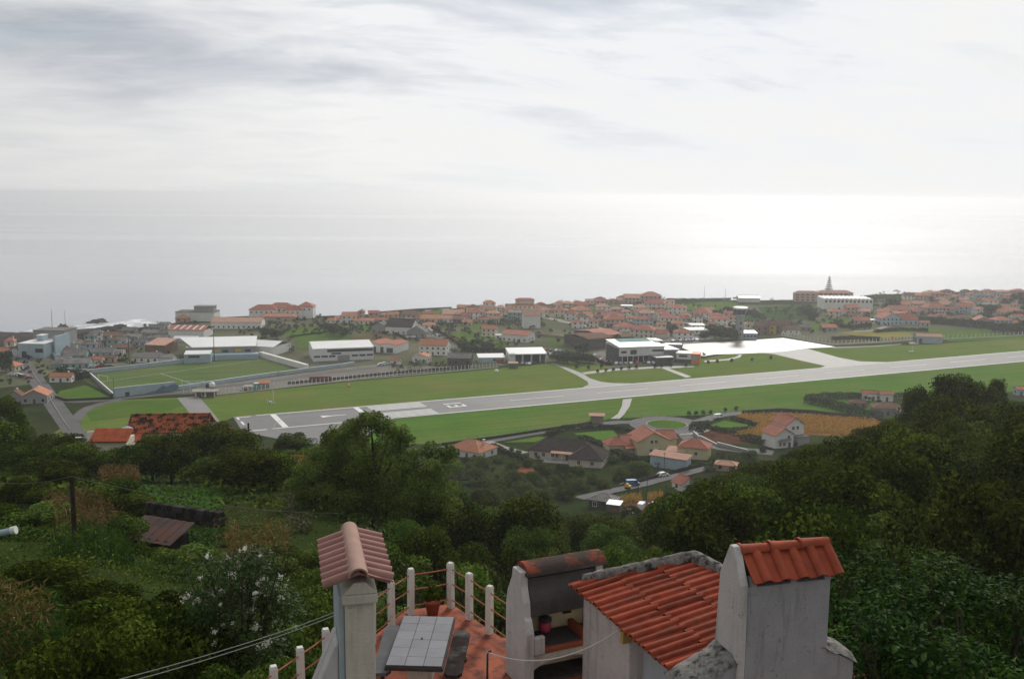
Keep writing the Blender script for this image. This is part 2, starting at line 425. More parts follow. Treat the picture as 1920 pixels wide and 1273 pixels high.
surf('yellow', (.65, .42, .05), .6, .1, .5); surf('green_box', (.05, .13, .075), .6, .15, .5)
surf('carwhite', (.72, .73, .74), .25, .02, .5, spec=.7); surf('cargrey', (.25, .26, .28), .25, .05, .5, spec=.7)
surf('cardark', (.03, .032, .04), .25, .1, .5, spec=.7); surf('carred', (.35, .03, .025), .25, .1, .5, spec=.7)
surf('tyre', (.015, .015, .015), .9, .1, 1)
surf('mural_blue', (.13, .20, .30), .9, .3, .3)
leafmat('leaf_forest', (.011, .022, .003), (.042, .062, .008), (.135, .165, .024), .02, .22, .9, .30, 0.0)
leafmat('leaf_mid', (.018, .036, .005), (.064, .104, .014), (.165, .215, .036), .025, .25, .8, .28, .03)
leafmat('leaf_big', (.034, .064, .009), (.095, .150, .020), (.22, .29, .055), .0, .50, .6, .05)
leafmat('leaf_light', (.030, .052, .008), (.075, .120, .018), (.165, .215, .045), .02, .3, .8, .22, .03)
leafmat('leaf_far', (.014, .026, .008), (.028, .046, .012), (.060, .082, .022), .02, .1, .7, .25)
leafmat('leaf_hedge', (.008, .016, .004), (.016, .030, .007), (.036, .056, .014), .02, .1, .7, .2)
leafmat('leaf_olive', (.035, .045, .015), (.070, .080, .028), (.12, .125, .045), .02, .2, .6, .2)
leafmat('leaf_gloss', (.006, .020, .002), (.020, .056, .006), (.070, .125, .018), .015, .25, .7, .2, .05)
leafmat('leaf_maize', (.30, .14, .026), (.48, .26, .045), (.60, .42, .10), .0, .2, .7, .1)
leafmat('leaf_dry', (.075, .050, .020), (.15, .10, .035), (.22, .165, .06), .01, .2, .7, .15)
leafmat('leaf_oleander', (.014, .034, .008), (.036, .075, .016), (.095, .140, .036), .0, .2, .5, .05)
leafmat('petal', (.62, .60, .52), (.72, .70, .62), (.78, .77, .70), .0, .3, .6, .02)
leafmat('leaf_grass', (.020, .050, .006), (.042, .096, .012), (.080, .145, .022), .02, .15, .7, .15)

def worn_grass(name, a, b_, dry, ang, sp):
    m, t, b = new_mat(name + '_worn'); v = _geo(t)
    c = ramp(t, noise_node(t, v, .05, 7, .68), [(.3, a), (.7, b_)])
    f = noise_node(t, v, .018, 6, .62); mr = t.nodes.new('ShaderNodeMapRange'); t.links.new(f, mr.inputs[0]); mr.inputs[1].default_value = .46; mr.inputs[2].default_value = .72; mr.inputs[4].default_value = .95
    c = mixc(t, mr.outputs[0], c, dry)
    mp = t.nodes.new('ShaderNodeMapping'); mp.vector_type = 'TEXTURE'; t.links.new(v, mp.inputs[0]); mp.inputs['Rotation'].default_value = (0, 0, R(ang)); mp.inputs['Scale'].default_value = (90, sp, 1)
    g = noise_node(t, mp.outputs[0], 1.0, 2, .5); c = mixc(t, .5, c, ramp(t, g, [(.35, (.42, .42, .42)), (.65, (.60, .60, .58))]), 'OVERLAY')
    g2 = noise_node(t, v, .9, 5, .7); c = mixc(t, .55, c, ramp(t, g2, [(.3, (.36, .37, .36)), (.7, (.64, .63, .62))]), 'OVERLAY')
    t.links.new(c, b.inputs['Base Color']); b.inputs['Roughness'].default_value = .95; b.inputs['Specular IOR Level'].default_value = 0
    bump(t, b, noise_node(t, v, 2.2, 4, .6), .3, .1); MATS[name] = m
worn_grass('airgrass', (.088, .142, .024), (.118, .172, .034), (.160, .155, .046), 25, 3.0)
worn_grass('neargrass', (.062, .140, .018), (.092, .172, .028), (.130, .156, .040), 25, 3.4)
worn_grass('pitch', (.082, .126, .038), (.104, .148, .050), (.132, .142, .060), 14, 5.0)
worn_grass('meadow', (.056, .118, .016), (.082, .142, .022), (.108, .128, .030), 60, 3.0)
# ------------------------------------------------------------------ sea
def sea_mat():
    m, t, b = new_mat('sea')
    v = _geo(t)
    mp = t.nodes.new('ShaderNodeMapping'); t.links.new(v, mp.inputs[0]); mp.inputs['Scale'].default_value = (.45, 1.0, 1); mp.inputs['Rotation'].default_value = (0, 0, R(8))
    n1 = noise_node(t, mp.outputs[0], .035, 6, .6)
    mp2 = t.nodes.new('ShaderNodeMapping'); t.links.new(v, mp2.inputs[0]); mp2.inputs['Scale'].default_value = (.22, 1.0, 1); mp2.inputs['Rotation'].default_value = (0, 0, R(-5))
    slick = noise_node(t, mp2.outputs[0], .00032, 6, .62)
    b.inputs['Base Color'].default_value = (.060, .074, .098, 1); b.inputs['IOR'].default_value = 1.333
    b.inputs['Coat Weight'].default_value = 1.0; b.inputs['Coat Roughness'].default_value = .13; b.inputs['Coat IOR'].default_value = 1.45
    mr = t.nodes.new('ShaderNodeMapRange'); t.links.new(slick, mr.inputs[0]); mr.inputs[1].default_value = .46; mr.inputs[2].default_value = .60
    mr.inputs[3].default_value = .20; mr.inputs[4].default_value = .53
    t.links.new(mr.outputs[0], b.inputs['Roughness'])
    bump(t, b, n1, .3, 1.0)
    return m
me = MB().quad((-90000, -3000, SEA), (90000, -3000, SEA), (90000, 62000, SEA), (-90000, 62000, SEA)).mesh('sea', sea_mat())
struct('sea', me)

def surf_mat():
    m, t, b = new_mat('foam')
    v = _geo(t)
    f = noise_node(t, v, .045, 8, .68)
    at = t.nodes.new('ShaderNodeAttribute'); at.attribute_name = 'edge'
    mt = t.nodes.new('ShaderNodeMath'); mt.operation = 'MULTIPLY_ADD'; t.links.new(at.outputs['Fac'], mt.inputs[0]); mt.inputs[1].default_value = .55; t.links.new(f, mt.inputs[2])
    mr = t.nodes.new('ShaderNodeMapRange'); t.links.new(mt.outputs[0], mr.inputs[0]); mr.inputs[1].default_value = .74; mr.inputs[2].default_value = 1.0
    b.inputs['Base Color'].default_value = (.80, .83, .85, 1); b.inputs['Roughness'].default_value = .8
    t.links.new(mr.outputs[0], b.inputs['Alpha'])
    return m
def foam(pts, wid):
    """surf: a ribbon on the water, thick in the middle and torn at both edges"""
    vs, fs, ed = [], [], []
    p = [Vector(q) for q in pts]
    for i, q in enumerate(p):
        d = (p[min(i + 1, len(p) - 1)] - p[max(i - 1, 0)]).normalized(); n = Vector((-d.y, d.x, 0))
        for k in range(5):
            a = k / 4 - .5
            vs.append(q + n * wid[i] * a + Vector((0, 0, .12))); ed.append((1 - abs(a) * 2) * (0 if i in (0, len(p) - 1) else 1))
    for i in range(len(p) - 1):
        for k in range(4): fs.append((i * 5 + k, i * 5 + k + 1, (i + 1) * 5 + k + 1, (i + 1) * 5 + k))
    m = bpy.data.meshes.new('surf'); m.from_pydata(vs, [], fs)
    a = m.attributes.new('edge', 'FLOAT', 'POINT'); a.data.foreach_set('value', ed)
    m.materials.append(FOAM)
    return m
FOAM = surf_mat()
for nm, px, wd in (('surf', [(95, 629), (130, 626), (165, 624), (200, 614), (235, 606), (262, 601), (300, 595)], [30, 80, 120, 150, 120, 80, 30]),
                   ('surf', [(20, 622), (60, 620), (110, 613), (150, 610), (190, 604), (240, 598)], [20, 40, 60, 70, 60, 20])):
    o = link(nm, foam([Pz(x, y, SEA) for x, y in px], wd)); o['kind'] = 'stuff'

# ------------------------------------------------------------------ land
xs = np.unique(np.concatenate([np.arange(-150, 160, 2.5), np.arange(-1500, -150, 18), np.arange(160, 1900, 18)]))
ys = np.unique(np.concatenate([np.arange(-40, 345, 2.5), np.arange(345, 460, 6), np.arange(460, 660, 14), np.arange(660, 1700, 10)]))
XX, YY = np.meshgrid(xs, ys); ZZ = Tz(XX, YY)
nx, ny = len(xs), len(ys)
V = np.stack([XX, YY, ZZ], -1).reshape(-1, 3)
idx = (np.arange(ny - 1)[:, None] * nx + np.arange(nx - 1)[None]).ravel()
Fq = np.stack([idx, idx + 1, idx + nx + 1, idx + nx], 1)
me = bpy.data.meshes.new('terrain')
me.vertices.add(len(V)); me.vertices.foreach_set('co', V.astype(np.float32).ravel())
me.loops.add(Fq.size); me.loops.foreach_set('vertex_index', Fq.astype(np.int32).ravel())
me.polygons.add(len(Fq)); me.polygons.foreach_set('loop_start', np.arange(0, Fq.size, 4, dtype=np.int32)); me.polygons.foreach_set('loop_total', np.full(len(Fq), 4, np.int32))
me.update(); me.polygons.foreach_set('use_smooth', [True] * len(Fq))
me.materials.append(MATS['terrain']); me.materials.append(MATS['rock'])
cy = V[Fq].mean(1); uu = cy[:, 0] / np.maximum(cy[:, 1], 45)
over = cy[:, 1] - np.interp(uu, CU, CY)
me.polygons.foreach_set('material_index', (over > 14 + 20 * (vnoise(cy[:, 0] / 30, cy[:, 1] / 30) - .5)).astype(np.int32))
struct('terrain', me)

# ------------------------------------------------------------------ haze: the damp sea air between here and the horizon
hz = MB().box((0, 29400, 26.0), (186000, 65000, 168.0)).mesh('haze')
hm = bpy.data.materials.new('haze_air'); hm.use_nodes = True; ht = hm.node_tree; ht.nodes.clear()
pv = ht.nodes.new('ShaderNodeVolumePrincipled'); ho = ht.nodes.new('ShaderNodeOutputMaterial'); ht.links.new(pv.outputs[0], ho.inputs['Volume'])
pv.inputs['Color'].default_value = (.86, .87, .89, 1); pv.inputs['Density'].default_value = .00017; pv.inputs['Anisotropy'].default_value = .6
hz.materials.append(hm)
stuff(link('haze', hz))

# ------------------------------------------------------------------ flat ground sheets
LV = {'field': .06, 'field2': .09, 'road': .14, 'hard': .18, 'mark': .21, 'mark2': .235}
def sheet(name, px, mat, lv, kind='structure'):
    z = LV[lv]
    pts = [Pz(x, y, z) for x, y in px]
    m = MB().add(pts, [tuple(range(len(pts)))]).mesh(name, MATS[mat])
    bm = bmesh.new(); bm.from_mesh(m); bmesh.ops.triangulate(bm, faces=bm.faces)
    for f in bm.faces:
        if f.normal.z < 0: f.normal_flip()
    bm.to_mesh(m); bm.free()
    o = link(name, m); o['kind'] = kind
    return o
def ribbon(name, pts, w, mat, z=None, lift=.14):
    """road or path that follows the ground, with a thin raised kerb-free edge"""
    p = [Vector(q) for q in pts]; q = []
    for a, b in zip(p[:-1], p[1:]):
        n = max(1, int((b - a).length / 6))
        q += [a.lerp(b, i / n) for i in range(n)]
    q.append(p[-1]); q2 = [q[0]] + [(q[i - 1] + q[i] * 2 + q[i + 1]) / 4 for i in range(1, len(q) - 1)] + [q[-1]]
    vs, fs = [], []
    for i, c in enumerate(q2):
        d = (q2[min(i + 1, len(q2) - 1)] - q2[max(i - 1, 0)]); d.z = 0; d.normalize(); n = Vector((-d.y, d.x, 0))
        for s in (-.5, .5):
            e = c + n * w * s
            vs.append((e.x, e.y, max(Hz(e.x, e.y), Hz(c.x, c.y)) + lift))
    for i in range(len(q2) - 1): fs.append((2 * i + 1, 2 * i, 2 * i + 2, 2 * i + 3))
    me = bpy.data.meshes.new(name); me.from_pydata(vs, [], fs); me.materials.append(MATS[mat])
    return struct(name, me)

sheet('town_ground', [(-60, 735), (60, 720), (110, 690), (200, 735), (345, 740), (640, 712), (890, 690), (1035, 678), (1290, 640), (1470, 631), (1560, 648), (1720, 640), (1980, 626),
                      (1980, 560), (1700, 560), (1640, 562), (1500, 572), (1300, 572), (1200, 568), (1100, 574), (980, 579), (850, 586), (700, 595), (480, 597), (330, 610), (250, 632), (170, 650), (90, 662), (-60, 668)], 'townground', 'field')
sheet('airfield_grass', [(100, 812), (165, 768), (215, 750), (345, 745), (378, 745), (640, 717), (890, 695), (1000, 684), (1060, 677), (1130, 686), (1250, 686), (1300, 676), (1340, 668), (1400, 658), (1560, 650), (1720, 647), (1920, 634), (2100, 624),
                         (2100, 644), (1920, 658.5), (437, 782.5), (300, 838), (150, 838)], 'airgrass', 'field2')
sheet('airfield_grass', [(470, 838), (650, 836), (736, 784), (1920, 677.5), (2100, 661), (2100, 716), (1920, 733), (1640, 750), (1500, 768), (1350, 777), (1150, 784), (1100, 796), (930, 819), (830, 830), (760, 842), (600, 850)], 'neargrass', 'field2')

# runway frame
RA = Pz(437, 782); RB = Pz(1920, 658)
RD = (RB - RA); RD.z = 0; RLEN = RD.length; RD.normalize(); RN = Vector((RD.y, -RD.x, 0))
def RW(s, t, z=0.0): return RA + RD * s + RN * t + Vector((0, 0, z))
def rwpoly(name, st, mat, lv):
    pts = [RW(s, t, LV[lv]) for s, t in st]
    m = MB().add(pts, [tuple(range(len(pts) - 1, -1, -1))]).mesh(name, MATS[mat])
    return m
pad = [(0, 0), (900, 0), (900, 31.5), (66, 31.5), (60, 36), (50, 52), (40, 63), (30, 67), (22, 65), (12, 52), (2, 36), (-1, 25)]
rn = struct('runway', rwpoly('runway', pad, 'runway', 'hard'))
def mark(name, st, lv='mark'):
    return link(name, rwpoly(name, st, 'paint', lv), rn)
def rect(s0, s1, t0, t1): return [(s0, t0), (s1, t0), (s1, t1), (s0, t1)]
mark('edge_line', rect(10, 900, 1.0, 1.9)); mark('edge_line', rect(11.5, 900, 29.6, 30.5))
mark('displaced_bar', rect(16, 18.6, 2.2, 29.3)); mark('threshold_bar', rect(55, 57.4, 2.2, 29.3))
for k in range(10):
    t0 = 2.9 + k * 2.2 + (4.6 if k >= 5 else 0)
    mark('threshold_stripe', rect(61.5, 88, t0, t0 + 1.15))
mark('arrow', [(36.5, 13.2), (36.5, 17.2), (41, 15.8), (48, 15.5), (48, 14.9), (41, 14.6)])
mark('corner_line', rect(1.0, 1.9, 2, 7)); mark('corner_line', rect(1.9, 7.5, 2, 2.9)); mark('corner_dash', rect(1.2, 2.2, 11, 18))
mark('corner_line', rect(1.2, 2.2, 25, 31)); mark('corner_line', rect(2.2, 9, 30, 31)); mark('pad_line', rect(33, 44, 60.0, 62.2))
# runway number 13, read from the approach: strokes run along the runway
mark('digit', rect(97, 106, 10.6, 11.8)); 
for a in (rect(97, 98.3, 14.6, 19.5), rect(100.8, 102.1, 15.2, 19.5), rect(104.7, 106, 14.6, 19.5), rect(98.3, 100.8, 18.3, 19.5), rect(102.1, 104.7, 18.3, 19.5)): mark('digit', a)
for k in range(12): mark('centre_dash', rect(130 + k * 50, 160 + k * 50, 15.3, 15.8))
# turning curve on the pad
cv = [(19 - 9 * math.sin(a) + 16 * (1 - math.cos(a)) * .2, 14 + 34 * a / 2.6) for a in np.linspace(-.5, 2.6, 22)]
m = MB()
for a, b in zip(cv[:-1], cv[1:]):
    d = Vector((b[0] - a[0], b[1] - a[1], 0)).normalized(); n = Vector((-d.y, d.x, 0)) * .16
    m.quad(*[RW(x, y, LV['mark2']) for x, y in ((a[0] - n.x, a[1] - n.y), (b[0] - n.x, b[1] - n.y), (b[0] + n.x, b[1] + n.y), (a[0] + n.x, a[1] + n.y))])
part('turning_line', m, MATS['path'], rn)

sheet('taxiway', [(1031, 680), (1037, 680), (1076, 694), (1092, 700), (1106, 709), (1126, 715.5), (1148, 718), (1190, 718.8), (1190, 722), (1088, 730), (1096, 724), (1104, 721), (1101, 715), (1081, 703), (1056, 691)], 'taxiway', 'road')
sheet('service_road', [(1091, 698), (1156, 691), (1232, 687), (1302, 685.5), (1302, 688), (1254, 690.5), (1297, 706), (1286, 708), (1244, 691.5), (1232, 690), (1158, 694.5), (1096, 702)], 'taxiway', 'road')
sheet('apron', [(1281, 645), (1389, 638.5), (1469, 633.5), (1520, 642), (1568, 650.5), (1512, 653), (1470, 659), (1427, 661.5), (1391, 663), (1340, 664.5), (1318, 668), (1279, 652)], 'apron', 'road')
sheet('taxiway', [(1427, 661.5), (1470, 659), (1512, 653), (1540, 661), (1572, 670), (1612, 677.5), (1668, 679), (1640, 682), (1535, 691), (1547, 686), (1502, 676), (1452, 664)], 'taxiway', 'road')
sheet('service_road', [(1320, 676), (1362, 673), (1380, 669), (1386, 664.5), (1391, 664.5), (1388, 670), (1366, 675), (1322, 679)], 'taxiway', 'road')
sheet('service_road', [(1168, 748.5), (1185, 747), (1181, 761), (1170, 777), (1161, 785), (1145, 785), (1159, 775), (1166, 761)], 'taxiway', 'road')
sheet('service_road', [(1560, 650.5), (1640, 648), (1690, 644.5), (1690, 646), (1640, 650), (1562, 653)], 'path', 'road')
sheet('concrete_apron', [(1703, 642), (1722, 639), (1724, 645), (1706, 645)], 'path', 'road')
sheet('parking_ground', [(1000, 652), (1060, 655), (1100, 668), (1140, 672), (1150, 686), (1120, 684), (1060, 674), (1010, 668)], 'townground', 'road')
sheet('airport_forecourt', [(1112, 660), (1140, 655), (1250, 672), (1300, 676), (1300, 683), (1240, 683), (1150, 689), (1120, 680)], 'yard', 'road')
sheet('car_park', [(1225, 637), (1310, 630), (1360, 638), (1280, 645)], 'asphalt', 'road')

# fields
for nm, px, mt in (('playing_field', [(168, 702), (345, 682), (487, 671.5), (560, 694), (440, 709), (330, 727), (213, 744)], 'pitch'),
                   ('lawn', [(112, 733), (160, 722), (212, 747), (120, 751), (104, 745)], 'meadow'),
                   ('lawn', [(160, 770), (215, 752), (340, 748), (352, 757), (300, 776), (170, 790)], 'meadow'),
                   ('pasture', [(522, 624), (560, 613), (610, 610), (640, 618), (655, 628), (600, 632), (560, 640)], 'meadow'),
                   ('pasture', [(560, 642), (600, 634), (650, 630), (660, 640), (640, 648), (560, 652)], 'meadow'),
                   ('ploughed_field', [(655, 632), (690, 620), (735, 624), (765, 640), (690, 644)], 'brownfield'),
                   ('pasture', [(640, 608), (700, 602), (730, 612), (690, 620)], 'meadow'),
                   ('pasture', [(838, 625), (905, 621), (955, 642), (932, 652), (880, 648)], 'meadow'),
                   ('ploughed_field', [(832, 626), (842, 625), (882, 647), (868, 649)], 'redsoil'),
                   ('pasture', [(862, 612), (905, 608), (918, 616), (870, 620)], 'meadow'),
                   ('pasture', [(757, 588), (835, 580), (850, 583), (800, 592)], 'meadow'),
                   ('pasture', [(1250, 575), (1320, 566), (1372, 566), (1400, 574), (1330, 582), (1270, 582)], 'meadow'),
                   ('pasture', [(1320, 590), (1420, 586), (1450, 596), (1400, 604), (1330, 598)], 'meadowdark'),
                   ('pasture', [(1500, 612), (1545, 598), (1600, 594), (1645, 593), (1640, 600), (1600, 606), (1570, 614), (1520, 620)], 'meadow'),
                   ('pasture', [(1420, 575), (1520, 572), (1540, 590), (1470, 602), (1430, 590)], 'meadowdark'),
                   ('mustard_field', [(1572, 624), (1610, 620), (1700, 624), (1720, 630), (1660, 634), (1600, 628)], 'yellowfield'),
                   ('ploughed_field', [(1560, 634), (1600, 630), (1655, 634), (1620, 640), (1570, 642)], 'brownfield'),
                   ('pasture', [(1735, 625), (1830, 618), (1920, 630), (1990, 626), (1990, 633), (1780, 640)], 'meadow'),
                   ('pasture', [(1660, 620), (1720, 613), (1800, 618), (1740, 624)], 'meadow'),
                   ('pasture', [(1490, 770), (1560, 757), (1640, 752), (1700, 790), (1640, 790), (1560, 776)], 'neargrass'),
                   ('lawn', [(1100, 580), (1150, 575), (1180, 580), (1130, 586)], 'meadow'),
                   ('lawn', [(1022, 634), (1040, 629), (1064, 640), (1040, 645)], 'meadow'),
                   ('maize_field', [(1388, 779), (1480, 778), (1640, 789), (1660, 800), (1600, 820), (1520, 815), (1440, 822), (1372, 818), (1410, 806), (1418, 798), (1372, 786)], 'maizefield'),
                   ('vegetable_plot', [(1332, 797), (1358, 788), (1404, 796), (1418, 803), (1352, 809)], 'neargrass'),
                   ('dark_plot', [(1308, 812), (1340, 806), (1430, 822), (1440, 836), (1395, 846), (1330, 824)], 'soil'),
                   ('garden_lawn', [(936, 831), (1010, 818), (1062, 823), (1040, 838), (985, 850)], 'neargrass'),
                   ('garden_lawn', [(1076, 812), (1150, 806), (1162, 822), (1140, 836), (1100, 826)], 'neargrass'),
                   ('garden_lawn', [(1100, 882), (1168, 862), (1240, 880), (1236, 892), (1180, 902)], 'neargrass')):
    sheet(nm, px, mt, 'road' if nm != 'playing_field' else 'hard')
sheet('gravel_yard', [(380, 742), (362, 728), (420, 719), (580, 698), (640, 690), (720, 682), (760, 686), (890, 688), (640, 713.5)], 'yard', 'road')

ribbon('road', [Pz(*p) for p in ((26, 652), (32, 664), (47, 688), (75, 722), (106, 765), (140, 812), (165, 850))], 8.5, 'asphalt', lift=.2)
ribbon('road', [Pz(*p) for p in ((113, 752), (150, 755), (216, 748), (290, 741), (345, 736), (400, 727))], 6, 'asphalt', lift=.17)
ribbon('road', [Pz(*p) for p in ((142, 790), (150, 776), (165, 764), (190, 756), (230, 750))], 5, 'asphalt', lift=.185)
ribbon('road', [Pz(*p) for p in ((46, 673), (70, 676), (100, 675))], 6, 'asphalt', lift=.18)
ribbon('road', [Pz(*p) for p in ((400, 727), (500, 716), (600, 702), (700, 690), (740, 686))], 5, 'asphalt', lift=.2)
ribbon('access_track', [Pz(*p) for p in ((352, 745), (372, 768), (392, 795))], 10, 'taxiway', lift=.2)
ribbon('road', [Pz(*p) for p in ((800, 850), (850, 838), (915, 827), (1000, 812), (1100, 798), (1160, 791), (1215, 793))], 6, 'asphalt', lift=.17)
ribbon('road', [Pz(*p) for p in ((1290, 796), (1325, 787), (1348, 778), (1400, 774), (1470, 774), (1560, 780), (1640, 786))], 6.5, 'asphalt', lift=.18)
ribbon('road', [Pz(*p) for p in ((1282, 803), (1292, 818), (1310, 832), (1350, 846), (1400, 854), (1450, 858))], 9, 'asphalt', lift=.16)
ribbon('driveway', [Pz(*p) for p in ((915, 828), (942, 842), (985, 856))], 4, 'path', lift=.19)
ribbon('lane', [G(*p) for p in ((1085, 936), (1130, 926), (1180, 916), (1230, 903), (1300, 886), (1345, 873), (1400, 862))], 4.6, 'asphalt', lift=.35)
ribbon('road', [Pz(*p) for p in ((1600, 622), (1640, 620), (1668, 610), (1662, 603))], 5, 'path', lift=.2)
ribbon('street', [Pz(*p) for p in ((1000, 592), (1035, 598), (1070, 606), (1112, 614), (1150, 622), (1180, 640), (1200, 655))], 8, 'path', lift=.2)
ribbon('street', [Pz(*p) for p in ((770, 618), (795, 612), (812, 622), (826, 635), (850, 652))], 5, 'asphalt', lift=.2)
ribbon('street', [Pz(*p) for p in ((940, 655), (975, 652), (1000, 660), (1030, 672))], 6, 'asphalt', lift=.2)
ribbon('street', [Pz(*p) for p in ((1210, 583), (1260, 597), (1300, 612), (1330, 620))], 7, 'path', lift=.2)
# roundabout: ring of asphalt, raised grass island with a pale kerb
rc = Pz(1250, 797)
m = MB(); n = 40
for k in range(n):
    a, b = 2 * math.pi * k / n, 2 * math.pi * (k + 1) / n
    m.quad(*[(rc.x + r * math.cos(q), rc.y + r * math.sin(q), .24) for r, q in ((9, a), (16.5, a), (16.5, b), (9, b))])
ring = struct('roundabout', m.mesh('roundabout', MATS['asphalt']))
part('kerb', MB().lathe([(9.1, .2), (9.1, .45), (8.6, .47), (8.6, .3)], 40, (rc.x, rc.y, 0)), MATS['path'], ring)
part('island', MB().lathe([(8.6, .28), (8.5, .5), (5, .8), (.1, .95)], 32, (rc.x, rc.y, 0)), MATS['meadow'], ring)
m = MB()
for a0, a1 in ((200, 262), (278, 330)):
    for k in range(8):
        a, b = R(a0 + (a1 - a0) * k / 8), R(a0 + (a1 - a0) * (k + 1) / 8)
        m.quad(*[(rc.x + r * math.cos(q), rc.y + r * math.sin(q), .3) for r, q in ((17, a), (20, a), (20, b), (17, b))])
part('pavement', m, MATS['path'], ring)
# ------------------------------------------------------------------ houses
WIN = MB().box((0, 0, 0), (1.15, .10, 1.35)).mesh('window', MATS['glass_dark'])
WINW = MB().box((0, 0, 0), (2.6, .10, 1.1)).mesh('window', MATS['glass_dark'])
FR = MB(); 
for c, d in (((-.64, -.02, 0), (.12, .14, 1.6)), ((.64, -.02, 0), (.12, .14, 1.6)), ((0, -.02, .74), (1.16, .14, .12)), ((0, -.03, -.74), (1.5, .2, .12)), ((0, -.02, 0), (.06, .13, 1.36))): FR.box(c, d)
FRAME = FR.mesh('frame', MATS['wall_white'])
DOOR = MB().box((0, 0, 1.05), (1.1, .10, 2.1)).mesh('door', MATS['door_brown'])
GAR = MB().box((0, 0, 1.2), (2.8, .10, 2.4)).mesh('garage_door', MATS['metal_dark'])
CHIM = MB().box((0, 0, .5), (.7, .7, 1.9)).box((0, 0, 1.55), (.9, .9, .2)).mesh('chimney', MATS['wall_white'])
def wall_mesh(w, d, h, roof, rise, axis='x'):
    m = MB(); a, b = w / 2, d / 2
    v = [(-a, -b, -1), (a, -b, -1), (a, b, -1), (-a, b, -1), (-a, -b, h), (a, -b, h), (a, b, h), (-a, b, h)]
    f = [(0, 1, 5, 4), (1, 2, 6, 5), (2, 3, 7, 6), (3, 0, 4, 7), (4, 5, 6, 7)]
    m.add(v, f)
    if roof == 'g':
        if axis == 'x':
            m.add([(-a, -b, h), (-a, b, h), (-a, 0, h + rise), (a, -b, h), (a, b, h), (a, 0, h + rise)], [(0, 2, 1), (3, 4, 5), (0, 3, 5, 2), (1, 2, 5, 4)])
        else:
            m.add([(-a, -b, h), (a, -b, h), (0, -b, h + rise), (-a, b, h), (a, b, h), (0, b, h + rise)], [(0, 1, 2), (3, 5, 4), (0, 2, 5, 3), (1, 4, 5, 2)])
    return m
def roof_mesh(w, d, h, roof, rise, axis='x', oh=.4, th=.22):
    m = MB(); a, b = w / 2 + oh, d / 2 + oh
    if roof == 'flat':
        m.box((0, 0, h + .16), (w + .3, d + .3, .3)); return m
    if axis == 'y': a, b = b, a
    sl = rise / (min(w, d) / 2 if roof == 'h' else b - oh); z0 = h - oh * sl
    sw = (lambda p: p) if axis == 'x' else (lambda p: (-p[1], p[0], p[2]))
    if roof == 'g':
        for s in (-1, 1):
            pts = [(-a, s * b, z0 + th), (a, s * b, z0 + th), (a, 0, h + rise + th), (-a, 0, h + rise + th)]
            if s > 0: pts = pts[::-1]
            m.slab([sw(p) for p in pts], th)
        m.tube([sw((-a, 0, h + rise + th)), sw((a, 0, h + rise + th))], .14, 6)
    elif roof == 'h':
        k = max(a - b, 0.05); zr = z0 + th + b * sl
        A, B_, C, D = (-a, -b, z0 + th), (a, -b, z0 + th), (a, b, z0 + th), (-a, b, z0 + th)
        E, Fp = (-k, 0, zr), (k, 0, zr)
        v = [sw(p) for p in (A, B_, C, D, E, Fp)] + [sw((p[0], p[1], p[2] - th)) for p in (A, B_, C, D)]
        m.add(v, [(0, 1, 5, 4), (1, 2, 5), (2, 3, 4, 5), (3, 0, 4), (0, 6, 7, 1), (1, 7, 8, 2), (2, 8, 9, 3), (3, 9, 6, 0), (9, 8, 7, 6)])
        for p, q in ((A, E), (B_, Fp), (C, Fp), (D, E), (E, Fp)): m.tube([sw(p), sw(q)], .12, 5)
    elif roof == 's':                                      # single pitch falling to the front
        pts = [(-a, -b, h + th), (a, -b, h + th), (a, b, h + rise + th), (-a, b, h + rise + th)]
        m.slab([sw(p) for p in pts], th)
    return m
def add_windows(e, w, d, h, st, frames=False, door=True, sides=True, gar=False, ws=None):
    """openings on the walls one sees: the front and both ends"""
    n = max(1, int(w / 3.4))
    for s in range(st):
        z = 1.55 + s * 2.8
        if z > h - .6: break
        for i in range(n):
            x = (i + .5) / n * w - w / 2
            if s == 0 and door and i == n // 2:
                link('door', DOOR, e, (x, -d / 2 - .03, 0)); continue
            if s == 0 and gar and i == 0:
                link('garage_door', GAR, e, (x, -d / 2 - .03, 0)); continue
            o = link('window', ws or WIN, e, (x, -d / 2 - .03, z))
            if frames: link('frame', FRAME, o)
        if sides:
            for sd in (-1, 1):
                for yy in ((-.22, .22) if d > 7 else (0,)):
                    o = link('window', WIN, e, (sd * (w / 2 + .03), yy * d, z), (0, 0, R(90) * sd))
                    if frames: link('frame', FRAME, o)
def house(label, p, w, d, h, roof='g', rise=None, wall='wall_white', rmat='roof_red', yaw=0.0, axis='x', st=None, name='house', cat='house', group=None,
          frames=False, chim=True, wins=True, door=True, gar=False, oh=.4, share=False):
    rise = rise if rise is not None else min(w, d) * .22
    e = thing(name, label, cat, p, yaw, group, share)
    wl = part('wall', wall_mesh(w, d, h, roof, rise, axis), MATS[wall], e)
    rf = part('roof', roof_mesh(w, d, h, roof, rise, axis, oh), MATS[rmat], e)
    if chim and roof != 'flat':
        x = rnd.choice((-.28, .3)) * (w if axis == 'x' else 1)
        link('chimney', CHIM, rf, (x, d * .12 if axis == 'x' else d * .25, h + rise * .62))
    if wins: add_windows(e, w, d, h, st or max(1, int(h / 2.8)), frames, door, gar=gar)
    return e
def front(px, py, wpx, dr=.8, yaw=0.0, w=None):
    """place a building so the foot of its front wall sits at a photo pixel"""
    p = G(px, py, 60); z = depth(p); w = w or wpx * z / F_; d = max(4.5, w * dr)
    c = p + Vector((math.sin(-yaw) * -0 + 0, d / 2, 0)); c.z = Hz(c.x, c.y)
    if c.y < 400: c.z = min(c.z, p.z)
    return c, w, d

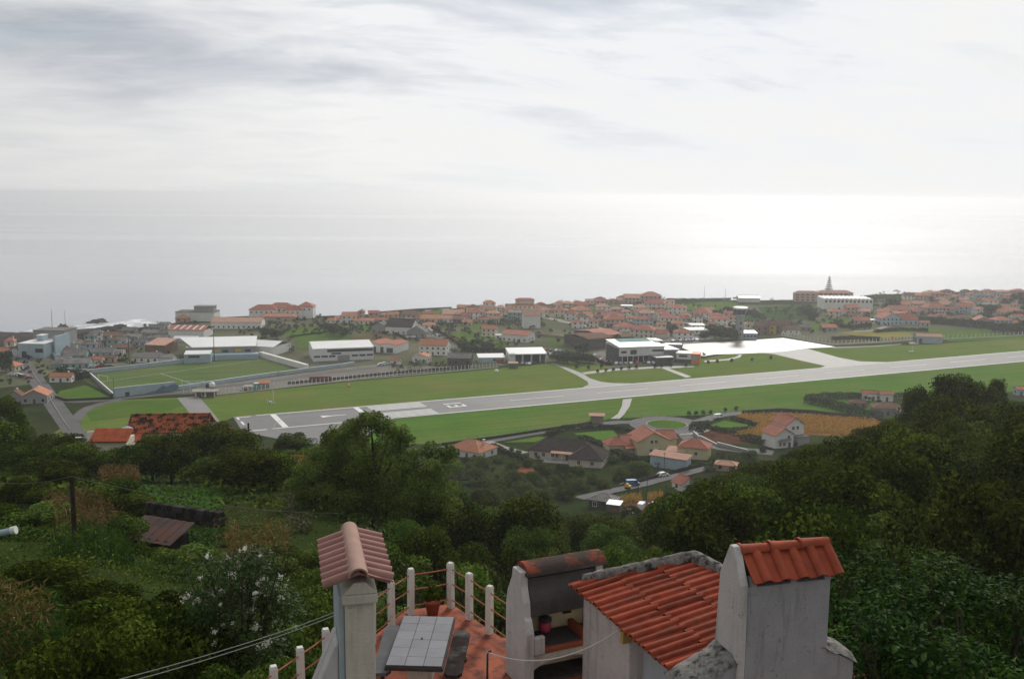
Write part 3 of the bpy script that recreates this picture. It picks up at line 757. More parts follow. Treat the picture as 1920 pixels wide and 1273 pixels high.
TW = {'w': 'wall_white', 'c': 'wall_cream', 'y': 'wall_yellow', 'o': 'wall_ochre', 'b': 'wall_blue', 't': 'wall_teal', 'g': 'wall_grey', 'p': 'wall_pink', 'n': 'wall_brown', 's': 'wall_stone'}
TR = {'r': 'roof_red', 'o': 'roof_orange', 'p': 'roof_pale', 'n': 'roof_brown', 'd': 'roof_dark', 'g': 'roof_grey', 'w': 'roof_white'}
WN = {'w': 'white', 'c': 'cream', 'y': 'yellow', 'o': 'ochre', 'b': 'pale blue', 't': 'sea-green', 'g': 'grey', 'p': 'pinkish', 'n': 'brown', 's': 'dark stone'}
RNM = {'r': 'red', 'o': 'orange', 'p': 'pale terracotta', 'n': 'brown', 'd': 'dark', 'g': 'grey', 'w': 'white'}
RT_ = {'h': 'hipped', 'g': 'gabled', 'f': 'flat'}
ORD = ['first', 'second', 'third', 'fourth', 'fifth', 'sixth', 'seventh', 'eighth', 'ninth', 'tenth', 'eleventh', 'twelfth', 'thirteenth', 'fourteenth', 'fifteenth', 'sixteenth', 'seventeenth', 'eighteenth', 'nineteenth', 'twentieth'] + ['%dth' % k for k in range(21, 60)]
# rows of the town: (name said in the label, [x, foot y, width px, storeys, roof shape, wall, roof, yaw degrees])
TOWN = [
 ('the resort cliff row', 'houses by the resort', [
   (654, 606, 31, 2, 'g', 'w', 'o', 4), (677, 603, 13, 3, 'g', 'p', 'r', 90), (687, 609, 30, 1, 'g', 'w', 'o', 0), (620, 608, 19, 1, 'h', 'w', 'o', 0), (655, 600, 16, 1, 'g', 'c', 'r', 0),
   (700, 600, 22, 2, 'g', 'p', 'r', 8), (735, 603, 24, 2, 'g', 'p', 'o', 12), (712, 607, 27, 1, 'g', 'w', 'r', 4), (770, 604, 34, 2, 'g', 'p', 'n', -14), (720, 597, 16, 1, 'h', 'w', 'p', 0)]),
 ('the low orchard row', 'houses in the long low row', [
   (808, 605, 44, 1, 'g', 'c', 'o', -6), (836, 605, 30, 1, 'g', 'w', 'p', -6), (866, 606, 36, 1, 'g', 'n', 'n', -6), (803, 595, 20, 1, 'g', 'p', 'r', 0), (850, 596, 44, 1, 'g', 'p', 'p', -5),
   (892, 599, 30, 2, 'h', 'w', 'r', 10), (922, 600, 28, 2, 'h', 'c', 'p', -10), (804, 617, 26, 1, 'h', 'w', 'o', 6), (876, 612, 20, 1, 'g', 'c', 'o', 0)]),
 ('the seafront skyline row', 'houses on the seafront skyline', [
   (868, 583, 24, 1, 'g', 'p', 'o', 0), (897, 583, 20, 1, 'g', 'w', 'r', 20), (918, 586, 20, 1, 'g', 'c', 'o', -8), (938, 583, 18, 1, 'h', 'w', 'p', 0), (955, 580, 16, 1, 'g', 'c', 'n', 0),
   (1064, 581, 24, 2, 'h', 'p', 'p', 0), (1090, 578, 30, 1, 'g', 'p', 'r', 0), (1128, 576, 26, 2, 'h', 'p', 'r', 12), (1150, 570, 20, 1, 'h', 'p', 'n', 0), (1185, 570, 32, 2, 'g', 'p', 'p', 4),
   (1222, 567, 44, 2, 'h', 'p', 'r', 0), (1045, 578, 16, 1, 'g', 'w', 'p', 0), (1106, 570, 18, 1, 'g', 'c', 'p', 0), (1168, 564, 20, 1, 'h', 'w', 'n', 0)]),
 ('the second seafront row', 'houses in the second row from the sea', [
   (951, 596, 22, 2, 'h', 'c', 'r', -16), (928, 604, 18, 1, 'g', 'c', 'o', 0), (1020, 594, 30, 2, 'h', 'c', 'p', 12), (1049, 595, 23, 2, 'h', 'c', 'r', 0), (1072, 601, 25, 2, 'h', 'w', 'r', -20),
   (1101, 602, 36, 1, 'h', 'w', 'o', 0), (1090, 588, 36, 1, 'h', 'c', 'o', 10), (1132, 587, 28, 2, 'h', 'w', 'p', 0), (1158, 592, 24, 2, 'h', 'p', 'p', 0), (1230, 581, 44, 2, 'h', 'c', 'r', -10),
   (1200, 588, 24, 2, 'h', 'c', 'p', 0), (1255, 577, 22, 2, 'g', 'w', 'o', 0), (1176, 580, 24, 1, 'f', 'w', 'w', 0)]),
 ('the cemetery quarter', 'houses in the middle of the town', [
   (974, 600, 46, 2, 'f', 't', 'g', -6), (1144, 600, 36, 1, 'g', 'w', 'r', 0), (1152, 613, 40, 2, 'h', 'p', 'r', 0), (1205, 597, 26, 2, 'h', 'w', 'r', 6), (1214, 600, 30, 2, 'h', 'b', 'p', 0),
   (1206, 612, 38, 2, 'h', 'b', 'r', 6), (1256, 610, 37, 2, 'h', 'w', 'r', -6), (1272, 590, 38, 2, 'h', 'w', 'r', -12), (1174, 621, 42, 1, 'h', 'c', 'r', 16), (1124, 592, 18, 1, 'g', 'c', 'r', 0),
   (918, 631, 30, 2, 'g', 'c', 'o', -8), (938, 637, 12, 1, 'f', 'w', 'w', 0), (1185, 603, 20, 1, 'h', 'c', 'o', 0), (1240, 590, 22, 1, 'h', 'c', 'r', 0)]),
 ('the behind-terminal row', 'houses behind the airport terminal', [
   (1210, 634, 50, 2, 'h', 'c', 'r', -18), (1283, 639, 36, 2, 'h', 'w', 'r', 8), (1308, 617, 30, 1, 'f', 'w', 'w', 0), (1308, 627, 44, 1, 'f', 'w', 'w', 4), (1317, 600, 42, 2, 'h', 'w', 'r', -16),
   (1346, 606, 30, 2, 'h', 'w', 'r', -10), (1350, 612, 36, 2, 'g', 'w', 'r', -10), (1374, 608, 18, 2, 'h', 'c', 'r', 0), (1402, 622, 14, 2, 'g', 'c', 'o', 90), (1328, 588, 26, 1, 'g', 'c', 'p', -10),
   (1243, 628, 18, 1, 'h', 'w', 'p', 0), (1283, 598, 22, 1, 'h', 'c', 'o', -10)]),
 ('the vaulted-hall cluster', 'houses under the vaulted hall', [
   (1577, 592, 19, 1, 'g', 'w', 'r', 20), (1599, 589, 26, 2, 'g', 'p', 'r', 0), (1621, 590, 26, 1, 'g', 'c', 'p', 0), (1657, 590, 22, 1, 'g', 'w', 'o', 0), (1688, 588, 40, 1, 'g', 'w', 'r', 0),
   (1619, 608, 30, 1, 'g', 'p', 'r', -25), (1640, 607, 13, 1, 'f', 'c', 'w', 0), (1556, 621, 30, 1, 'g', 'g', 'r', 0), (1486, 627, 34, 1, 'g', 'w', 'n', -8), (1512, 621, 22, 1, 'g', 'n', 'g', 0)]),
 ('the dark-hedge front row', 'front houses behind the dark hedge', [
   (1734, 612, 20, 1, 'g', 'b', 'r', 0), (1722, 591, 20, 1, 'g', 'b', 'r', 0), (1758, 590, 50, 2, 'h', 'p', 'r', 0), (1768, 600, 30, 1, 'h', 'p', 'r', 0), (1806, 603, 28, 1, 'h', 'c', 'n', 10),
   (1846, 614, 38, 2, 'g', 'g', 'o', 78), (1882, 614, 36, 2, 'h', 'b', 'r', 0), (1912, 614, 32, 1, 'h', 'c', 'r', 0), (1910, 601, 24, 1, 'g', 'w', 'r', 15), (1812, 588, 32, 2, 'g', 'b', 'r', 0)]),
 ('the middle eastern row', 'middle row of eastern houses', [
   (1794, 579, 18, 1, 'g', 'p', 'n', 0), (1840, 586, 26, 1, 'h', 'p', 'o', 0), (1887, 592, 28, 1, 'g', 'c', 'o', 0), (1906, 588, 28, 1, 'h', 'p', 'r', 0), (1752, 577, 24, 1, 'g', 'p', 'r', 0),
   (1776, 572, 20, 1, 'h', 'w', 'p', 0), (1814, 574, 22, 1, 'g', 'p', 'r', 0), (1835, 571, 22, 1, 'h', 'b', 'n', 0), (1862, 576, 22, 2, 'h', 'w', 'r', 0), (1880, 572, 24, 1, 'g', 'c', 'r', 0), (1915, 574, 22, 2, 'h', 'w', 'r', 0), (1724, 576, 26, 1, 'g', 'p', 'p', 0)]),
 ('the far eastern skyline', 'houses on the far eastern skyline', [
   (1716, 559, 28, 1, 'g', 'p', 'r', 0), (1738, 560, 24, 1, 'h', 'p', 'p', 0), (1762, 561, 22, 2, 'h', 'p', 'r', 0), (1779, 557, 24, 2, 'h', 'p', 'n', 0), (1797, 562, 24, 1, 'h', 'c', 'r', 0), (1812, 556, 18, 2, 'h', 'g', 'n', 0),
   (1826, 562, 22, 2, 'h', 'w', 'r', 0), (1843, 565, 24, 2, 'g', 'b', 'g', 0), (1855, 557, 22, 2, 'h', 'w', 'r', 0), (1870, 563, 22, 2, 'g', 'w', 'g', 0), (1886, 560, 20, 1, 'h', 'p', 'r', 0), (1900, 565, 24, 2, 'h', 'b', 'r', 0),
   (1912, 556, 26, 2, 'h', 'p', 'r', 0), (1770, 567, 20, 1, 'h', 'p', 'o', 0), (1808, 567, 18, 1, 'g', 'w', 'p', 0), (1852, 569, 20, 1, 'g', 'c', 'r', 0), (1892, 569, 18, 1, 'h', 'w', 'p', 0)]),
 ('the shoreline quarter', 'shoreline quarter houses', [
   (140, 691, 50, 1, 'g', 't', 'g', 14), (136, 676, 44, 1, 'g', 't', 'g', 12), (187, 670, 50, 1, 'g', 'b', 'g', 8), (170, 655, 34, 1, 'g', 'g', 'n', 6), (218, 649, 36, 1, 'g', 'b', 'g', 6), (135, 651, 32, 1, 'g', 'c', 'g', -18),
   (272, 680, 54, 1, 'g', 'w', 'g', 6), (232, 661, 30, 1, 'g', 'n', 'n', 0), (250, 640, 32, 1, 'g', 'g', 'g', 0), (280, 632, 34, 1, 'g', 'g', 'g', -4), (205, 638, 30, 1, 'g', 'g', 'n', 4), (240, 628, 28, 1, 'g', 'g', 'g', 0), (300, 642, 28, 1, 'g', 'g', 'g', 0),
   (178, 684, 26, 1, 'g', 'w', 'r', 10), (112, 664, 22, 1, 'g', 'g', 'n', 10), (205, 680, 18, 1, 'g', 'p', 'n', 0), (262, 650, 24, 1, 'g', 'b', 'g', 0), (290, 622, 26, 1, 'g', 'g', 'g', 0), (312, 632, 24, 1, 'g', 'n', 'g', 0), (220, 668, 18, 1, 'f', 'w', 'g', 0)]),
]
rz = random.Random(99)
def thicken(key, n, poly, roofs='rropn', walls='wwcpwc'):
    lst = [t for t in TOWN if t[0] == key][0][2]
    k = 0
    while n and k < 900:
        k += 1
        x = rz.uniform(min(q[0] for q in poly), max(q[0] for q in poly)); y0 = np.interp(x, [q[0] for q in poly], [q[1] for q in poly]); y = rz.uniform(y0, y0 + poly[0][2])
        if all(abs(x - q[0]) > .5 * (q[2] + 20) or abs(y - q[1]) > 5 for t in TOWN for q in t[2]):
            lst.append((round(x), round(y), rz.randint(16, 26), rz.choice((1, 1, 2)), rz.choice('hhg'), rz.choice(walls), rz.choice(roofs), rz.randint(-12, 12))); n -= 1
thicken('the seafront skyline row', 12, [(860, 582, 8), (1000, 576, 8), (1120, 568, 8), (1240, 562, 8)])
thicken('the second seafront row', 10, [(900, 592, 12), (1060, 586, 12), (1270, 576, 12)])
thicken('the cemetery quarter', 8, [(1080, 596, 24), (1250, 592, 24)])
thicken('the behind-terminal row', 8, [(1225, 596, 26), (1370, 600, 12)])
thicken('the middle eastern row', 10, [(1690, 572, 20), (1920, 572, 20)])
thicken('the far eastern skyline', 12, [(1700, 556, 12), (1800, 553, 14), (1925, 552, 16)])
thicken('the vaulted-hall cluster', 5, [(1560, 592, 10), (1710, 584, 10)])
thicken('the low orchard row', 6, [(800, 592, 16), (940, 590, 14)])
thicken('the shoreline quarter', 9, [(110, 655, 30), (200, 632, 40), (310, 612, 30)], 'gggn', 'gbgtw')
for row, grp, lst in TOWN:
    lst = sorted(lst)
    for i, (x, y, wp, st, rt, wc, rcx, yw) in enumerate(lst):
        dr = rnd.uniform(.62, .85); yaw = R(yw + rnd.uniform(-6, 6))
        c, w, d = front(x, y, wp, dr)
        w = max(w * .9, 7)
        d = min(d, 16)
        h = st * 2.6 + .3
        hs_ = house('%s %s house, %s %s roof, %s from left in %s' % (WN[wc], 'two-storey' if st == 2 else ('three-storey' if st == 3 else 'single-storey'), RNM[rcx], RT_[rt], ORD[i], row),
              c, w, d, h, 'flat' if rt == 'f' else rt, min(w, d) * rnd.uniform(.19, .26), TW[wc], TR[rcx], yaw, 'x', st, group=grp, chim=rnd.random() < .45 and rt != 'f')
        q = rnd.random()
        if w > 9 and q < .34:                                       # a lower wing at one end
            sx = rnd.choice((-1, 1)); ww, dd, hh = w * rnd.uniform(.4, .6), d * rnd.uniform(.55, .8), max(2.8, h * .6)
            for nm, mb, mt in (('wing_wall', wall_mesh(ww, dd, hh, 'g', dd * .22, 'x'), TW[wc]), ('wing_roof', roof_mesh(ww, dd, hh, 'g', dd * .22, 'x'), TR[rcx])):
                mb.v = [(a + sx * (w / 2 + ww / 2 - .6), b + rnd.choice((-1, 1)) * 0 - d * .1, z) for a, b, z in mb.v]; part(nm, mb, MATS[mt], hs_)
        elif q < .55:                                               # a yard wall or a terrace in front
            part('yard_wall', MB().box((0, -d / 2 - 2.6, .5), (w * rnd.uniform(.8, 1.3), .25, 1.8)), MATS[rnd.choice(('wall_white', 'wall_grey', 'wall_cream'))], hs_)
        elif q < .7 and st > 1:
            part('balcony', MB().box((w * rnd.uniform(-.2, .2), -d / 2 - .6, 2.9), (w * .4, 1.2, .18)).box((0, -d / 2 - 1.15, 3.3), (w * .4, .08, .8)), MATS['wall_white'], hs_)
# ------------------------------------------------------------------ larger and singular buildings of the plain
def bldg(name, label, cat, px, py, wpx, dr, h, yaw=0.0, d=None):
    c, w, dd = front(px, py, wpx, dr); dd = d or dd
    return thing(name, label, cat, c, R(yaw)), w, dd
def wallbox(e, w, d, h, mat, nm='wall', off=(0, 0), z0=-1): return part(nm, MB().box((off[0], off[1], (h + z0) / 2), (w, d, h - z0)), MATS[mat], e)
def win(e, x, y, z, sx, sz, mat='glass_dark', nm='window', side=0):
    m = MB().box((0, 0, 0), (sx, .12, sz)).mesh(nm, MATS[mat])
    return link(nm, m, e, (x, y, z), (0, 0, R(90) * side))

# white warehouse beside the pitch: long low-pitched roof, dark strip of glass under the eave, row of windows, loading doors
e, w, d = bldg('warehouse', 'long white warehouse with pale metal roof and dark window strip beside the pitch', 'warehouse', 634, 675, 112, .55, 8, 17, 26)
wallbox(e, w, d, 7.6, 'metal_white')
rf = part('roof', MB().slab([(-w / 2 - .3, -d / 2 - .4, 7.75), (w / 2 + .3, -d / 2 - .4, 7.75), (w / 2 + .3, d * .22, 9.6), (-w / 2 - .3, d * .22, 9.6)], .25).slab([(-w / 2 - .3, d * .22, 9.6), (w / 2 + .3, d * .22, 9.6), (w / 2 + .3, d / 2, 8.2), (-w / 2 - .3, d / 2, 8.2)], .25), MATS['roof_white'], e)
part('gable', MB().prism([(-w / 2 + .01, -d / 2, 7.6), (-w / 2 + .01, d / 2, 7.6), (-w / 2 + .01, d * .22, 9.35)], 0, (.2, 0, 0)), MATS['metal_white'], e)
part('gable', MB().prism([(w / 2 - .25, -d / 2, 7.6), (w / 2 - .25, d / 2, 7.6), (w / 2 - .25, d * .22, 9.35)], 0, (.2, 0, 0)), MATS['metal_white'], e)
win(e, w * .11, -d / 2 - .05, 6.2, w * .76, 1.5, 'glass_dark', 'window_strip')
for k in range(8):
    if k not in (3, 4): win(e, -w / 2 + (k + .5) * w / 8, -d / 2 - .05, 2.9, w / 9.6, 1.1)
win(e, .0, -d / 2 - .06, 1.7, w * .2, 3.4, 'metal_grey', 'loading_door'); win(e, -w * .12, -d / 2 - .05, 4.5, w * .16, .9); win(e, w * .06, -d / 2 - .05, 4.5, w * .1, .6, 'wall_cream', 'sign_board')

# workshops with red roof, two tall doors
e, w, d = bldg('workshop', 'white workshop with twin shallow red roofs and tall dark doorways', 'workshop', 722, 662, 64, .9, 6, -18)
wallbox(e, w, d, 5.2, 'wall_white')
for s in (-1, 1):
    rf = part('roof', MB().slab([(s * w * .25 - w * .27, -d / 2 - .3, 5.25), (s * w * .25, -d / 2 - .3, 6.6), (s * w * .25, d / 2, 6.6), (s * w * .25 - w * .27, d / 2, 5.25)], .2).slab([(s * w * .25, -d / 2 - .3, 6.6), (s * w * .25 + w * .27, -d / 2 - .3, 5.25), (s * w * .25 + w * .27, d / 2, 5.25), (s * w * .25, d / 2, 6.6)], .2), MATS['roof_red'], e)
    part('gable', MB().prism([(s * w * .25 - w * .25, -d / 2 + .02, 5.2), (s * w * .25 + w * .25, -d / 2 + .02, 5.2), (s * w * .25, -d / 2 + .02, 6.45)], 0, (0, .2, 0)), MATS['wall_white'], e)
win(e, -w * .26, -d / 2 - .05, 1.9, w * .24, 3.8, 'metal_dark', 'doorway'); win(e, w * .05, -d / 2 - .05, 1.9, w * .1, 3.8, 'metal_dark', 'doorway'); win(e, w * .3, -d / 2 - .05, 1.9, w * .2, 3.0, 'metal_dark', 'doorway')
# dark roofed farmhouse with white gabled barn, grey gabled house
c, w, d = front(752, 628, 52, .8); house('large farmhouse with dark roof and white end wall above the workshops', c, w, d, 5.5, 'g', 5, 'wall_white', 'roof_dark', R(-14))
c, w, d = front(714, 626, 30, .9); house('pale grey barn with stepped gables joined to the dark roofed farmhouse', c, w, d, 5, 'g', 3, 'wall_grey', 'roof_grey', R(-14), 'y')
c, w, d = front(782, 633, 36, .8); house('grey gabled house with wide porch behind a low garden wall', c, w, d, 4, 'g', 4, 'wall_grey', 'roof_grey', R(-6), 'y')
# white house with orange roof by the lane, and its neighbours
c, w, d = front(814, 667, 52, .7); house('tall white house with bright orange roof and attached garden terrace', c, w, d, 6.2, 'g', 3.2, 'wall_white', 'roof_orange', R(-8), st=2, chim=False)
c, w, d = front(790, 680, 30, .8); house('small white garage with orange half roof beside the lane', c, w, d, 3.6, 'g', 1.6, 'wall_white', 'roof_orange', R(-14), 'y', chim=False)
c, w, d = front(741, 684, 18, .8); house('tiny white kiosk with red roof behind the parked cars', c, w, d, 2.7, 'g', 1, 'wall_white', 'roof_red', R(-8), name='kiosk', cat='kiosk', chim=False)
c, w, d = front(862, 685, 44, .7); house('rough stone barn with patched grey roof behind the posts of the fence', c, w, d, 4.2, 'g', 2, 'wall_stone', 'roof_grey', R(-6), name='barn', cat='barn', chim=False)
e, w, d = bldg('shed', 'long low shed with pale metal roof next to the fire station', 'shed', 920, 680, 50, .6, 4, 8)
wallbox(e, w, d, 3.2, 'wall_blue'); part('roof', MB().slab([(-w / 2 - .2, -d / 2 - .3, 3.2), (w / 2 + .2, -d / 2 - .3, 3.2), (w / 2 + .2, d / 2, 4.2), (-w / 2 - .2, d / 2, 4.2)], .18), MATS['roof_white'], e)
for k in range(3): win(e, w * (.1 + k * .15), -d / 2 - .05, 1.7, 1.6, 1.1)
# fire station: white flat-pitched roof and three open bays
e, w, d = bldg('fire_station', 'white airport fire station with broad pale roof and three dark open bays', 'fire station', 986, 681, 70, .62, 6, 10)
m = MB().box((-w * .42, 0, 2.5), (w * .16, d, 7)).box((0, d * .46, 2.5), (w, d * .08, 7)).box((w * .49, 0, 2.5), (w * .02, d, 7))
part('wall', m, MATS['wall_white'], e)
part('roof', MB().slab([(-w / 2 - .3, -d / 2 - .8, 5.7), (w / 2 + .3, -d / 2 - .8, 5.7), (w / 2 + .3, d / 2, 7.4), (-w / 2 - .3, d / 2, 7.4)], .5), MATS['roof_white'], e)
part('back_wall', MB().box((0, d * .1, 2.5), (w * .96, .3, 6)), MATS['metal_dark'], e)
for k in range(3): part('pillar', MB().box((-w * .14 + k * w * .24, -d / 2 + .4, 2.5), (1.0, .6, 6.2)), MATS['wall_blue'], e)
# hall with red roof and mural wall
c, w, d = front(972, 642, 52, .75); house('white hall with shallow red roof beside the car yard', c, w, d, 5, 'g', 2.2, 'wall_white', 'roof_red', R(-24), name='hall', cat='hall', chim=False)
# chapel-like white house
c, w, d = front(996, 616, 31, .9); house('square white chapel with pale gabled roof and one dark door at the cemetery', c, w, d, 9.5, 'g', 4, 'wall_white', 'roof_pale', R(8), 'x', name='chapel', cat='chapel', chim=False, wins=False)
# two-tier apartment house on the skyline
c, w, d = front(984, 586, 42, .6); e = house('wide two-tier apartment house with red roof on the seafront skyline', c, w, d, 6, 'h', 2, 'wall_cream', 'roof_red', 0, name='apartment_house', cat='apartments', chim=False)
part('upper_storey', MB().box((0, 1, 8), (w * .84, d * .6, 5)), MATS['wall_cream'], e); part('upper_roof', roof_mesh(w * .84, d * .6, 10.4, 'h', 1.2).box((0, 0, 0), (.1, .1, .1)), MATS['roof_red'], e)
# dark stone block with sunken courtyard: the old municipal building
e, w, d = bldg('stone_building', 'large dark basalt block of stepped halls with patchy red roofs', 'stone building', 1113, 650, 104, .5, 8, 32)
d = 46
for k, (ox, oy, ww, dd, hh) in enumerate(((-w * .18, -d * .1, w * .56, d * .6, 7.0), (w * .2, d * .06, w * .5, d * .66, 7.6), (w * .34, -d * .38, w * .26, d * .2, 7.2))):
    part('hall', MB().box((ox, oy, hh / 2 - .5), (ww, dd, hh + 1)), MATS['wall_stone'], e)
    r = part('roof', MB().slab([(ox - ww / 2 - .2, oy - dd / 2 - .2, hh + .2), (ox + ww / 2 + .2, oy - dd / 2 - .2, hh + .2), (ox + ww / 2 + .2, oy, hh + 1.8), (ox - ww / 2 - .2, oy, hh + 1.8)], .2).slab([(ox - ww / 2 - .2, oy, hh + 1.8), (ox + ww / 2 + .2, oy, hh + 1.8), (ox + ww / 2 + .2, oy + dd / 2, hh + .2), (ox - ww / 2 - .2, oy + dd / 2, hh + .2)], .2), MATS[('roof_brown', 'roof_red', 'roof_brown')[k]], e)
for k in range(4): win(e, w * (.26 + .06 * k), -d * .48 - .05, 3.4, 1.6, 3.2, 'glass_dark')
c, w, d = front(1106, 648, 24, .8); house('white rendered block with flat roof in front of the basalt building', c, w, d, 7, 'flat', 0, 'wall_white', 'roof_white', R(-4), name='block', cat='building', wins=False)
# terminal: white cantilevered upper box with dark glass below, roof strips, side wings
e, w, d = bldg('terminal', 'modern airport terminal with white cantilevered upper floor over dark glass', 'terminal', 1196, 678, 106, .4, 9, 15)
d = 24
part('ground_floor', MB().box((w * .06, 2, 1.8), (w * .8, d * .7, 4.6)), MATS['glass_dark'], e)
part('upper_floor', MB().box((-w * .04, 0, 7.0), (w * .84, d, 5.6)), MATS['metal_white'], e)
part('roof', MB().slab([(-w * .47, -d / 2 - .6, 9.9), (w * .39, -d / 2 - .6, 9.9), (w * .39, d / 2, 11.4), (-w * .47, d / 2, 11.4)], .5), MATS['roof_white'], e)
part('skylight', MB().slab([(-w * .30, d * .1, 11.06), (w * .3, d * .1, 11.06), (w * .3, d * .42, 11.74), (-w * .30, d * .42, 11.74)], .2), MATS['wall_teal'], e)
part('gable_panel', MB().box((-w * .475, -1, 4.2), (1.2, d * .8, 9.4)), MATS['metal_dark'], e)
win(e, -w * .20, -d / 2 - .06, 6.6, w * .12, 2.6); win(e, -w * .38, -d / 2 - .06, 6.8, w * .1, 1.4); win(e, w * .26, -d / 2 - .06, 7.2, w * .22, 1.2, 'glass_dark', 'window_strip')
part('side_wing', MB().box((w * .5, -2, 3.4), (w * .26, d * .9, 8)), MATS['metal_grey'], e); part('wing_roof', MB().box((w * .5, -2.4, 7.6), (w * .28, d, .5)), MATS['roof_white'], e)
part('entrance_block', MB().box((w * .26, -d * .72, 1.9), (w * .3, d * .46, 4.8)), MATS['metal_dark'], e); part('entrance_roof', MB().box((w * .26, -d * .72, 4.5), (w * .33, d * .5, .45)), MATS['metal_grey'], e)
part('stair_tower', MB().box((w * .42, 5, 5), (w * .13, d * .4, 12)), MATS['metal_dark'], e); part('tower_roof', MB().box((w * .42, 4.8, 11.2), (w * .15, d * .46, .5)), MATS['roof_white'], e)
for k in range(7): part('column', MB().tube([(-w * .4 + k * w * .1, -d / 2 + .6, -.5), (-w * .4 + k * w * .1, -d / 2 + .6, 4.3)], .25, 8), MATS['metal_white'], e)
# small station block with orange end
e, w, d = bldg('service_building', 'small grey two-storey service building with orange end wall beside the apron', 'service building', 1294, 683, 46, .6, 6, -14)
wallbox(e, w * .6, d, 6, 'metal_white', off=(-w * .2, 0)); part('ground_floor', MB().box((-w * .2, -.1, 1.2), (w * .61, d + .1, 2.8)), MATS['metal_dark'], e)
part('orange_end', MB().box((w * .28, 0, 2.6), (w * .36, d * 1.02, 7.2)), MATS['orange'], e); win(e, w * .26, -d * .51 - .05, 3.6, w * .2, 2.6, 'wall_teal', 'mural_panel'); win(e, -w * .22, -d / 2 - .06, 4.6, w * .34, 1.2)
part('roof', MB().box((-w * .2, 0, 6.2), (w * .64, d + .5, .4)), MATS['roof_white'], e)
e, w, d = bldg('annex', 'long grey annex wall between terminal and apron', 'annex', 1263, 663, 30, .5, 6, -6); wallbox(e, w, d, 5.5, 'wall_grey'); part('roof', MB().box((0, 0, 5.7), (w + .6, d + .6, .4)), MATS['roof_white'], e)
# control tower
tp = G(1386, 637, 60); S = depth(tp) / F_
e = thing('control_tower', 'slim grey airport control tower with flared dark glass cab and white cap', 'control tower', tp)
part('shaft', MB().lathe([(3.1, -1), (3.1, 15.5)], 8), MATS['wall_grey'], e)
part('collar', MB().lathe([(3.1, 15.5), (3.5, 16.5), (3.5, 18.0)], 8), MATS['metal_grey'], e)
part('cab_glass', MB().lathe([(3.6, 18.0), (5.0, 21.8)], 8), MATS['glass_dark'], e)
part('cap', MB().lathe([(5.4, 21.8), (5.5, 22.9), (4.6, 23.2)], 8), MATS['roof_white'], e)
for k in range(8): part('mullion', MB().tube([(3.65 * math.cos(R(22.5 + k * 45) + R(22.5)), 3.65 * math.sin(R(45 + k * 45)), 18), (5.05 * math.cos(R(45 + k * 45)), 5.05 * math.sin(R(45 + k * 45)), 21.8)], .09, 4), MATS['metal_white'], e)
part('antenna', MB().tube([(0, 0, 23.2), (0, 0, 27)], .08, 5), MATS['metal_dark'], e)
for k in range(3): win(e, 0, -3.12, 4 + k * 4, 1.2, 1.6)
e, w, d = bldg('tower_building', 'low blue-grey building with bright white roof at the tower foot', 'building', 1402, 637, 34, .6, 5)
wallbox(e, w, d, 4.4, 'wall_blue'); part('roof', MB().slab([(-w / 2 - .4, -d / 2 - .4, 4.6), (w / 2 + .4, -d / 2 - .4, 4.6), (w / 2, d / 2, 5.6), (-w / 2, d / 2, 5.6)], .4), MATS['roof_white'], e)
for k in range(5): win(e, -w * .4 + k * w * .2, -d / 2 - .05, 2.4, 1.6, 1.2)
# terrace of brown row houses with one ochre house
for k in range(5):
    c, w, d = front(1424 + k * 12, 629 - k * 1.2, 15, 1.0)
    house(('ochre yellow row house with brown roof beside the apron' if k == 2 else 'brown row house, %s along from the control tower in the terrace of five' % ('first', 'second', '', 'fourth', 'fifth')[k]), c, w, d, 6.5, 'g', 3, 'wall_ochre' if k == 2 else 'wall_brown', 'roof_brown', R(-8), 'x', group='terrace of row houses', chim=False)
# hotel on the skyline: long grey slab under a thin pale roof
for (x, y, wp, lab) in ((1512, 566, 44, 'grey hotel wing with pale tiled roof, end nearest the control tower'), (1566, 565, 66, 'long grey hotel wing with pale roof beside the tall pine')):
    e, w, d = bldg('hotel_wing', lab, 'hotel', x, y, wp, .3, 9, 0); d = min(d, 18)
    wallbox(e, w, d, 8, 'wall_pink'); part('roof', roof_mesh(w, d, 8, 'h', 2.0), MATS['roof_pale'], e)
    e['group'] = 'hotel wings on the skyline'
    for s in range(3):
        for k in range(int(w / 5)): link('window', WINW, e, (-w / 2 + 2.5 + k * 5, -d / 2 - .03, 1.6 + s * 2.6))
# vaulted white hall: row of barrel vaults
e, w, d = bldg('vaulted_hall', 'long white hall roofed by a row of small barrel vaults', 'hall', 1589, 581, 90, .4, 8, -2); d = 24
wallbox(e, w, d, 9, 'wall_white'); n = 12
for k in range(n):
    r = w / n / 2; x = -w / 2 + (k + .5) * 2 * r
    part('vault', MB().prism([(x + r * math.cos(R(a)), -d / 2 - .6, 9 + r * .9 * math.sin(R(a))) for a in range(0, 181, 20)], 0, (0, d + .8, 0)), MATS['roof_white'], e)
    win(e, x, -d / 2 - .05, 7.6, r * .9, 2.0, 'glass_dark')
# pale building in the fields
e, w, d = bldg('farm_hall', 'pale low hall among the hedges on the seaward slope', 'hall', 1405, 567, 40, .5, 5); wallbox(e, w, d, 4, 'wall_white'); part('roof', roof_mesh(w, d, 4, 'g', 2), MATS['roof_white'], e)
# big pale blue gabled house
c, w, d = front(1671, 610, 40, .8); house('large pale blue gabled house with red side wing on the rise', c, w, d, 5.2, 'g', 4.2, 'wall_blue', 'roof_red', R(6), 'y', st=2)
c, w, d = front(1703, 609, 36, .8); house('red roofed wing beside the large pale blue gable', c, w, d, 4.0, 'g', 4.0, 'wall_blue', 'roof_red', R(2), 'x', st=1)
